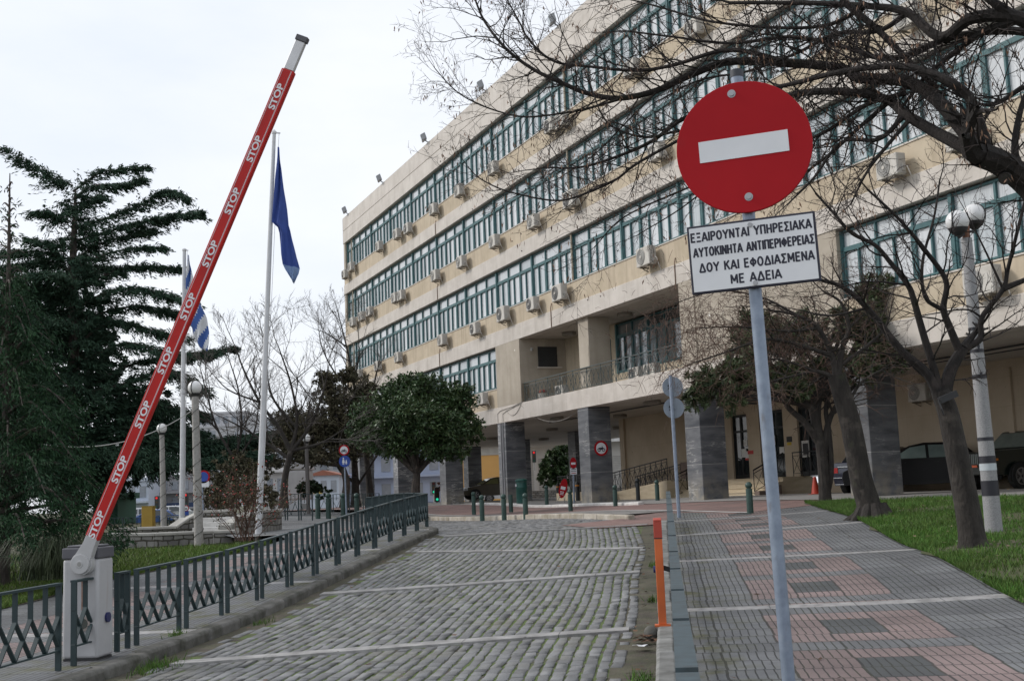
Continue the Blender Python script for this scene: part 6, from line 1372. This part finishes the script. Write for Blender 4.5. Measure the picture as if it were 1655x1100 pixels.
def wall_px(name, lab, foot, top, thick, cope=True, mat=RUB):
    """foot: [(x, y, Y)] along the base; top: matching pixel y of the top edge"""
    P = [at(x, y, Y) for x, y, Y in foot]; Z = [at(x, ty, Y).z for (x, y, Y), ty in zip(foot, top)]; t = thing(name, lab, 'wall', P[0]); o = P[0]
    mb = MB(); mc = MB()
    for i in range(len(P)-1):
        a, b = P[i]-o, P[i+1]-o; za, zb = Z[i]-o.z, Z[i+1]-o.z; d = Vector((b.x-a.x, b.y-a.y, 0)).normalized(); nv = Vector((-d.y, d.x, 0))*thick
        mb.add([(a.x,a.y,-.5),(b.x,b.y,-.5),(b.x+nv.x,b.y+nv.y,-.5),(a.x+nv.x,a.y+nv.y,-.5),(a.x,a.y,za),(b.x,b.y,zb),(b.x+nv.x,b.y+nv.y,zb),(a.x+nv.x,a.y+nv.y,za)], [(3,2,1,0),(4,5,6,7),(0,1,5,4),(1,2,6,5),(2,3,7,6),(3,0,4,7)])
        if cope:
            e = nv.normalized()*-.03; mc.add([(a.x+e.x,a.y+e.y,za+.002),(b.x+e.x,b.y+e.y,zb+.002),(b.x+nv.x-e.x,b.y+nv.y-e.y,zb+.002),(a.x+nv.x-e.x,a.y+nv.y-e.y,za+.002),(a.x+e.x,a.y+e.y,za+.08),(b.x+e.x,b.y+e.y,zb+.08),(b.x+nv.x-e.x,b.y+nv.y-e.y,zb+.08),(a.x+nv.x-e.x,a.y+nv.y-e.y,za+.08)], [(3,2,1,0),(4,5,6,7),(0,1,5,4),(1,2,6,5),(2,3,7,6),(3,0,4,7)])
    mb.build('wall', mat, t, bevel=.02)
    if cope: mc.build('coping', COPE, t, bevel=.015)
    return t
wall_px('stone_wall', 'low grey rubble stone wall behind the lawn, in front of the coiled-wire lamp post', [(150,897,30),(250,893,30.4),(345,882,31),(382,877,31)], [867,866,862,861], .5)
wall_px('stone_wall', 'upper stone kerb wall rising in a curve to the stair landing below the flagpole', [(185,868,33),(285,864,33.5),(306,862,33.8),(328,860,34),(372,858,34)], [858,854,840,829,827], .4)
wall_px('stone_wall', 'short stone wall on the right of the white stairs beside the flagpole', [(402,870,30.5),(425,864,31),(456,852,33)], [838,828,827], .45)
wall_px('stone_wall', 'sloping stone parapet climbing from the bush to the flagpole foot', [(374,866,31.5),(392,856,32.5),(408,846,33.5)], [847,837,828], .35, cope=False, mat=COPE)
p = at(348, 866, 32.6); t = thing('stairs', 'short flight of white marble steps between the stone walls', 'stairs', p); mb = MB()
for i in range(4): mb.box(-.7, .75, .34*i, 2.2, -.3 if i == 0 else .12*i-.1, .12*(i+1))
mb.build('steps', M_('white_marble', (.56,.55,.53), .6, (.46,.45,.43), scale=3), t, bevel=.01)
# ================================================================ CARS
TYRE = M_('tyre', (.012,.012,.012), .8); RIM = M_('alloy_rim', (.32,.32,.33), .35, metal=.7); CGL = M_('car_glass', (.02,.028,.028), .05, spec=.8); CHROME = M_('chrome', (.55,.56,.58), .18, metal=.9); REDL = M_('tail_lamp_red', (.45,.015,.012), .2); AMB = M_('amber_lamp', (.7,.20,.02), .3); CLEAR = M_('clear_lamp', (.55,.57,.58), .12); PLATE = M_('plate_white', (.62,.62,.6), .5)
def car(lab, loc, rz, body, roof, belt, paint, L=4.5, W=1.78, wb=(.8, 3.45), wr=.32, plate=None, extras=None, cat='car', glass=CGL):
    """body: lower side profile [(x,z)] from front to rear; roof: greenhouse profile; x from the front"""
    t = thing('parked_car', lab, cat, loc, rz); h = W/2
    mb = MB(); sec = [(-h, 0), (-h*.97, 0), (h*.97, 0), (h, 0)]
    n = len(body); 
    # lofted lower body: full width in the middle, narrower at the nose and tail and along the shoulder
    rows = []
    for fy, inset in ((-1., .0), (-.985, .0), (.985, .0), (1., .0)):
        r = []
        for (x, z) in body:
            e = min(x, L-x); nar = .86+.14*min(1, max(0, e)/.55) if z > .2 else .9+.1*min(1, max(0, e)/.5)
            sh = 1-.05*max(0, z-.55)
            r.append((x-L/2, fy*h*nar*sh, z))
        rows.append(r)
    o = 0; V = [p for r in rows for p in r]; F = []
    for i in range(3):
        for k in range(n): a = i*n+k; b = i*n+(k+1) % n; F.append((a, b, b+n, a+n))
    F.append(tuple(range(n))); F.append(tuple(range(3*n, 4*n))[::-1]); mb.add(V, F); bo = mb.build('body', paint, t, smooth=True, bevel=.05, seg=3)
    # greenhouse
    m = len(roof); zmin = min(z for _, z in roof); zmax = max(z for _, z in roof); mg = MB(); V = []
    for fy in (-1, 1):
        for (x, z) in roof: V.append((x-L/2, fy*h*(.93-.20*(z-zmin)/(zmax-zmin)), z))
    mg.add(V, [(k, (k+1) % m, m+(k+1) % m, m+k) for k in range(m)]+[tuple(range(m))[::-1], tuple(range(m, 2*m))]); mg.build('cabin', paint, t, smooth=True, bevel=.05, seg=3)
    gl = MB()
    for fy in (-1, 1):
        for poly in belt:
            q = []
            for (x, z) in poly:
                y = h*(.93-.20*(z-zmin)/(zmax-zmin))+.004; q.append((x-L/2, fy*y, z))
            gl.prism(q, (0, fy*.006, 0))
    build_each(gl, 'side_window', glass, t)
    # windscreen and rear window lie on the sloping ends of the greenhouse
    gl = MB(); ends = sorted(roof, key=lambda p: p[0]); 
    for (p, q) in ((roof[0], roof[1]), (roof[-1], roof[-2])):
        dx, dz = q[0]-p[0], q[1]-p[1]; nx, nz_ = (-dz, dx) if p is roof[0] else (dz, -dx); l = math.hypot(nx, nz_); nx, nz_ = nx/l*.012, nz_/l*.012
        quad = []
        for f, s in ((.12,1),(.12,-1),(.9,-1),(.9,1)):
            x = p[0]+dx*f; z = p[1]+dz*f; quad.append((x-L/2+nx, s*h*(.93-.20*(z-zmin)/(zmax-zmin))*.9, z+abs(nz_)))
        gl.add(quad, [(0,1,2,3)])
    build_each(gl, 'windscreen', glass, t)
    for wx in wb:
        for s in (-1, 1):
            y = s*(h-.1); mw = MB(); mw.lathe([(wr*.6,-.1),(wr*.93,-.1),(wr,-.07),(wr,.07),(wr*.93,.1),(wr*.6,.1)], n=28); wh = mw.build('wheel', TYRE, t, smooth=True)
            wh.matrix_local = Matrix.Translation((wx-L/2, y, wr)) @ Matrix.Rotation(math.radians(90), 4, 'X')
            mr = MB(); sd_ = -s
            mr.lathe([(.05, .06*sd_),(wr*.62, .085*sd_),(wr*.66, .105*sd_),(wr*.58, .10*sd_)], n=28)
            for k in range(5): a = k*2*math.pi/5; mr.bar((.04*math.cos(a), .04*math.sin(a), .105*sd_), (wr*.6*math.cos(a), wr*.6*math.sin(a), .105*sd_), .07, .02)
            mr.build('rim', RIM, wh)
            # dark wheel arch
            ma = MB(); yy = s*(h*1.0-.02); ma.prism([(wx-L/2+(wr+.05)*math.cos(a), yy, wr+(wr+.05)*math.sin(a)) for a in np.linspace(-.3, math.pi+.3, 18)], (0, s*.021, 0)); ma.build('wheel_arch', TYRE, t)
            wh.location.y = s*(h-.07)
    if extras: extras(t, L, h)
    return t
def sedan_profile(L, hood=.92, trunk=1.0):
    body = [(.05,.28),(.0,.5),(.04,.68),(.35,.80),(1.25,hood),(1.5,.96),(3.5,.98),(L-.75,trunk),(L-.08,trunk-.03),(L-.0,.75),(L-.02,.45),(L-.12,.27),(L/2,.22)]
    roof = [(1.15,.90),(1.95,1.36),(2.35,1.43),(3.0,1.42),(3.45,1.33),(L-.62,.96)]
    belt = [[(1.45,.99),(1.98,1.31),(2.40,1.36),(2.42,.99)], [(2.50,.99),(2.48,1.36),(3.0,1.35),(3.35,1.26),(3.72,1.0)]]
    return body, roof, belt
BLKP = M_('black_car_paint', (.005,.005,.006), .35, spec=.3, coat=.15); NAVY = M_('navy_car_paint', (.018,.022,.045), .25, spec=.6, coat=.5); GRNP = M_('dark_green_car_paint', (.010,.018,.015), .3, spec=.5, coat=.5); BRNP = M_('bronze_car_paint', (.10,.085,.06), .35, metal=.4, coat=.5); WHTP = M_('white_car_paint', (.62,.63,.65), .3, coat=.4); BLUP = M_('blue_car_paint', (.04,.10,.30), .3, coat=.4)
B, R_, W_ = sedan_profile(4.5)
def pgr(x, y): p = at(x, y, 30); return p
fz = 1.135
LIGHTG = M_('light_green_car_glass', (.14,.18,.17), .1, (.11,.145,.14), spec=.6)
# black saloon parked under the building behind the right-hand column, nose to the left, along the wall
def car_at(a, b, rz_off): q = bw(a, b, fz); return q, math.atan2(FU[1], FU[0])+rz_off
def ex_black(t, L, h):
    mb = MB(); mb.box(.35, .5, -h-.004, -h+.02, .86, .885); mb.box(-.55, -.4, -h-.004, -h+.02, .86, .885); build_each(mb, 'door_handle', BLKP, t)
a_, z_ = on_facade(1505, 760, 2.9)
car('black saloon car parked in the shade behind the right-hand marble column', bw(a_-1.5, 3.9, fz), math.atan2(FU[1], FU[0])+math.radians(46), B, R_, W_, BLKP, extras=ex_black, glass=LIGHTG)
# dark blue car seen from behind
def ex_navy(t, L, h):
    mb = MB(); mb.box(L/2-.03, L/2+.012, -h*.84, -h*.68, .66, .82); mb.box(L/2-.03, L/2+.012, h*.68, h*.84, .66, .82); build_each(mb, 'tail_light', REDL, t)
    mb = MB(); mb.box(L/2-.01, L/2+.022, -.26, .26, .68, .79); pl_ = mb.build('number_plate', PLATE, t); mb = MB(); mb.box(L/2+.0225, L/2+.024, -.26, -.215, .682, .788); mb.build('plate_band', SBLU, pl_)
    text_part('AHK·4274', .1, SBLK, pl_, Matrix.Translation((L/2+.0245, .03, .735)) @ Matrix.Rotation(math.radians(90), 4, 'Z') @ Matrix.Rotation(math.radians(90), 4, 'X'), width=.42, height=.075)
    mb = MB(); mb.box(L/2-.02, L/2+.018, -.6, .6, .83, .86); mb.box(L/2-.02, L/2+.02, -h*.85, h*.85, .50, .52); mb.box(L/2-.02, L/2+.02, -h*.8, h*.8, .30, .32); mb.build('chrome_strip', CHROME, t)
    mb = MB(); mb.box(L/2-.55, L/2-.35, -.3, .3, 1.02, 1.05); mb.build('brake_light', REDL, t)
p = at(1345, 797, 38.0)
car('dark blue saloon with red tail lamps seen from behind, half hidden by the marble column', Vector((p.x+2.1, 39.2, fz)), math.radians(-130), B, R_, W_, NAVY, extras=ex_navy)
# dark green off-roader
Bj = [(.05,.42),(.0,.55),(.02,.95),(.15,1.06),(1.35,1.12),(1.5,1.14),(4.3,1.16),(4.4,1.1),(4.42,.5),(4.3,.4),(2.2,.36)]; Rj = [(1.3,1.1),(1.85,1.62),(2.1,1.68),(4.1,1.68),(4.35,1.14)]
Wj = [[(1.62,1.16),(1.95,1.58),(2.5,1.6),(2.5,1.16)], [(2.6,1.16),(2.6,1.6),(3.4,1.6),(3.4,1.16)], [(3.5,1.16),(3.5,1.6),(4.0,1.58),(4.15,1.2)]]
def ex_jeep(t, L, h):
    g = MB(); g.box(-L/2-.02, -L/2+.05, -.5, .5, .72, 1.02); gr_ = g.build('grille', BLK, t); s = MB()
    for k in range(7): y = -.42+.14*k; s.box(-L/2-.03, -L/2-.021, y-.02, y+.02, .74, 1.0)
    for k in range(8): y = -.49+.14*k; s.box(-L/2-.035, -L/2-.022, y-.022, y+.022, .73, 1.01)
    s.build('grille_bar', M_('grey_bar', (.14,.16,.155), .35, metal=.4), gr_)
    for sg in (-1, 1):
        m = MB(); m.lathe([(.105,0),(.105,.05),(.02,.06)], n=20); hl = m.build('headlight', CLEAR, t); hl.matrix_local = Matrix.Translation((-L/2+.0, sg*.64, .88)) @ Matrix.Rotation(math.radians(-90), 4, 'Y')
        m = MB(); m.box(-L/2-.012, -L/2+.1, sg*.78-.06, sg*.78+.06, .80, .86); m.build('indicator', AMB, t)
    m = MB(); m.box(-L/2-.03, -L/2+.0, -.17, .10, .58, .70); m.build('number_plate', M_('orange_plate', (.55,.10,.03), .5), t)
    m = MB(); m.box(-L/2-.06, -L/2+.1, -h*.93, h*.93, .42, .64); m.build('bumper', M_('dark_bumper', (.014,.018,.017), .6), t, bevel=.03)
    m = MB(); m.bar((-.55,-h-.18,1.2),(-.55,-h+.02,1.18),.1,.14); m.build('wing_mirror', GRNP, t)
p = at(1640, 789, 33.8)
car('dark green off-road car with a slatted grille facing left at the right edge', Vector((p.x+1.0, 34.9, fz)), math.radians(24), Bj, Rj, Wj, GRNP, L=4.42, W=1.8, wb=(.82, 3.45), wr=.36, extras=ex_jeep, glass=M_('jeep_glass', (.20,.24,.22), .08, spec=.7))  # glass reflection is put into its lighter base colour
# bronze car beyond the columns
def ex_front(t, L, h):
    for sg in (-1, 1):
        m = MB(); m.box(-L/2+.02, -L/2+.28, sg*.72-.16, sg*.72+.16, .60, .76); m.build('headlight', CLEAR, t, bevel=.03)
p = at(797, 806, 82)
car('bronze-brown car parked beyond the marble columns under the building, nose to the left', Vector((p.x+.0, 82, p.z+.02)), math.radians(18), B, R_, W_, BRNP, extras=ex_front, glass=M_('yellowish_glass', (.22,.22,.10), .1))
for x, y, Y, pt_, lab, rz in ((222, 853, 88, WHTP, 'white car passing in the street behind the yellow box', .1), (272, 848, 92, WHTP, 'white car passing in the street right of the yellow box', .05), (246, 856, 86, BLUP, 'blue car in the street just left of the yellow box', 0.15)):
    car(lab, at(x, y, Y), rz, B, R_, W_, pt_, extras=ex_front)
p = at(765, 800, 96); car('white car far behind the bronze car, roof just showing', Vector((p.x, 96, p.z-.6)), .1, B, R_, W_, WHTP)
# ================================================================ STREET BACKGROUND
def trafficlight(lab, x, yb, yt, Y, on, rz=0.):
    b = at(x, yb, Y); e = at(x, yt, Y); t = thing('traffic_light', lab, 'traffic light', b, rz); H = e.z-b.z; mb = MB(); mb.tube([(0,0,0),(0,0,H)], .07, 10); mb.build('pole', ACG, t)
    mb = MB(); mb.box(-.16,.16,-.14,.14,H-1.0,H-.05); hd = mb.build('signal_head', BLK, t, bevel=.02)
    for k, nm in enumerate(('red','amber','green')):
        lit = nm == on; col = {'red': (1,.03,.03), 'amber': (1,.5,.05), 'green': (.03,.9,.5)}[nm]
        mt = M_('%s_lens' % nm, tuple(c*.06 for c in col), .3); 
        if lit: bs = mt.node_tree.nodes['Principled BSDF']; bs.inputs['Emission Color'].default_value = (*col, 1); bs.inputs['Emission Strength'].default_value = .55
        mb = MB(); mb.disc((0, H-.2-.32*k), .085, -.16, -.141, 18); mb.build('%s_lens' % nm, mt, hd)
    return t
trafficlight('traffic light showing red right of the further flagpole', 301, 838, 795, 88, 'red')
trafficlight('traffic light with a dim red lamp left of the smaller globe lamp post', 254, 842, 800, 92, 'red')
trafficlight('unlit traffic light seen edge-on before the blue-white building', 214, 842, 800, 84, None, 1.0)
trafficlight('traffic light showing green between the two left columns, under the broad tree', 702, 812, 777, 96, 'green')
trafficlight('lower traffic light showing green beside the left marble column', 706.5, 816, 786, 82, 'green', .2)
trafficlight('small traffic light with a red lamp beyond the passage, left of the round tree', 864, 760, 727, 100, 'red')
t, b = sign_post('small round sign above a blue plate on the street pole by the red light', 302, 842, 301, 815, 86, .03); prohib(t, at(300.5, 821, 85.9)-b, .22, 0); mb = MB(); mb.box(-.2,.2,-.012,.004,-.16,.16); d = mb.build('blue_plate', SBLU, t); d.matrix_local = Matrix.Translation(at(300.5, 829, 85.9)-b)
def facade_mat(name, c, win=(.10,.12,.14), bwid=2.2, rh=3.0): return M_(name, c, .8, tuple(x*.88 for x in c), scale=.4)
WIND = M_('far_window', (.20,.22,.25), .25, (.27,.29,.32), scale=1, island=.5)  # distance haze is put into the paler pane colour
def block(name, lab, x0, x1, yb, yt, Y, col, depth=12, floors=0, cols=0, rz=0., roofc=None, cat='building', extras=None, zb=-2.):
    """a building whose front stands at depth Y between two photograph columns"""
    l = at(x0, yb, Y); r = at(x1, yb, Y); tp = at((x0+x1)/2, yt, Y); t = thing(name, lab, cat, (l.x, Y, l.z), rz); W = r.x-l.x; H = tp.z-l.z; mt = facade_mat(name+'_wall', col)
    mb = MB(); mb.box(0, W, 0, depth, zb, H); mb.build('wall', mt, t)
    if roofc: mb = MB(); mb.prism([(-.3,-.3,H+.003),(W+.3,-.3,H+.003),(W/2,-.3,H+W*.18)], (0, depth+.6, 0)); mb.build('roof', M_(name+'_roof', roofc, .8), t)
    else: mb = MB(); mb.box(-.15, W+.15, -.15, depth+.15, H+.003, H+.3); mb.build('roof', mt, t)
    if floors:
        for f in range(floors):
            for c in range(cols):
                w = W/cols; fh = H/floors; x = w*(c+.5); z = fh*(f+.52); mb = MB(); mb.box(x-w*.28, x+w*.28, -.06, .02, z-fh*.26, z+fh*.26); wn = mb.build('window', WIND, t)
            mb = MB(); mb.box(-.05, W+.05, -.8 if f else -.1, -.001, fh*f+.02, fh*f+.18); mb.build('balcony_slab' if f else 'plinth', mt, t)
    if extras: extras(t, W, H)
    return t
def ex_shop(t, W, H):
    mb = MB(); mb.box(.2, W-.2, -.6, -.07, H*.34, H*.47); aw = mb.build('shop_fascia', M_('navy_fascia', (.02,.045,.12), .5), t); 
    text_part('alpha', .8, SWHT, aw, face_y(W*.62, -.605, H*.405), width=W*.3, height=H*.055); mb = MB(); mb.box(W*.27, W*.33, -.61, -.601, H*.365, H*.45); mb.build('shop_emblem', SWHT, aw)
    mb = MB(); mb.box(.3, W-.3, -.05, .02, .3, H*.33); mb.build('shop_window', WIND, t)
block('street_building', 'pale blue-white building in the street left of the yellow box', 186, 240, 850, 778, 104, (.50,.55,.64), floors=2, cols=3)
block('street_building', 'grey building with a navy shop fascia behind the globe lamps', 240, 326, 850, 772, 108, (.34,.34,.36), floors=3, cols=5, extras=ex_shop)
block('green_kiosk', 'dark green hoarding left of the yellow box behind the fence', 150, 190, 852, 806, 62, (.04,.12,.085), depth=3, cat='kiosk')
block('apartment_block', 'distant pale apartment block on the skyline left of the tall flagpole', 318, 400, 800, 668, 210, (.50,.50,.52), floors=6, cols=6)
block('apartment_block', 'distant grey apartment block on the skyline right of the tall flagpole', 402, 492, 800, 676, 235, (.44,.45,.48), floors=6, cols=6)
block('apartment_block', 'distant low pale apartment block behind the coiled-wire lamp post', 296, 352, 800, 692, 190, (.50,.50,.52), floors=5, cols=4)
block('apartment_block', 'far apartment block behind the bare trees by the building corner', 470, 600, 810, 700, 250, (.46,.46,.47), floors=5, cols=6)
block('house', 'white house with a red tiled roof behind the tall flagpole', 428, 462, 806, 722, 120, (.56,.55,.54), roofc=(.30,.11,.07), floors=2, cols=2, depth=8)
def ex_y(t, W, H): mb = MB(); mb.box(W*.05, W*.45, -.1, -.01, H*.22, H*.42); mb.build('shop_sign', M_('yellow_shop_sign', (.60,.44,.12), .6), t)
block('house', 'pale blue house with a red roof and a yellow sign right of the dark lamp', 499, 548, 806, 768, 110, (.48,.54,.62), roofc=(.30,.12,.08), floors=1, cols=3, depth=7, extras=ex_y)
p = at(467, 808, 72); t = thing('white_tent', 'white canvas tent wall behind the green railing left of the dark lamp', 'tent', p); mb = MB(); mb.box(-.2, 1.05, 0, 2.5, 0, 1.75); mb.prism([(-.35,-.05,1.753),(1.15,-.05,1.753),(1.0,-.05,2.5),(.1,-.05,2.3)], (0,2.6,0)); mb.build('canvas', M_('white_canvas', (.58,.58,.60), .8, (.48,.48,.51), scale=1.5, bump=.4, bscale=3), t, bevel=.1, seg=3)
block('street_building', 'bluish building beyond the left columns behind the broad tree', 560, 742, 816, 690, 118, (.36,.42,.55), floors=3, cols=7)
def ex_or(t, W, H):
    mb = MB(); mb.box(-.2, W+.2, -.5, -.01, H*.80, H*.84); mb.build('cornice', M_('dark_cornice', (.12,.12,.12), .7), t); mb = MB(); mb.box(-.05, W+.05, -.06, -.01, H*.66, H*.80); mb.build('parapet_strip', M_('grey_strip', (.42,.40,.36), .8), t)
block('street_building', 'orange-walled building with a white parapet beyond the passage', 744, 826, 806, 700, 104, (.60,.34,.11), depth=8, extras=ex_or)
def ex_sh(t, W, H):
    SH = M_('roller_shutter', (.40,.39,.37), .6, (.33,.32,.30), scale=2); mixin(SH, scale_sock(SH, periodic(SH, 2, .16, .03), .5), (.15,.15,.15))
    for k in range(5):
        mb = MB(); mb.box(W*(.02+.2*k), W*(.18+.2*k), -.05, .02, .7, H*.62); mb.build('roller_shutter', SH, t)
    mb = MB(); mb.box(0, W, -1.2, -.06, H*.84, H*.9); mb.build('canopy', M_('white_canopy', (.66,.66,.65), .7), t)
    mb = MB(); mb.box(0, W, -.08, -.01, .0, .65); mb.build('stone_base', RUB, t)
block('shop_building', 'pale shop building with closed roller shutters beyond the passage', 828, 1030, 806, 700, 112, (.50,.49,.47), depth=8, extras=ex_sh)
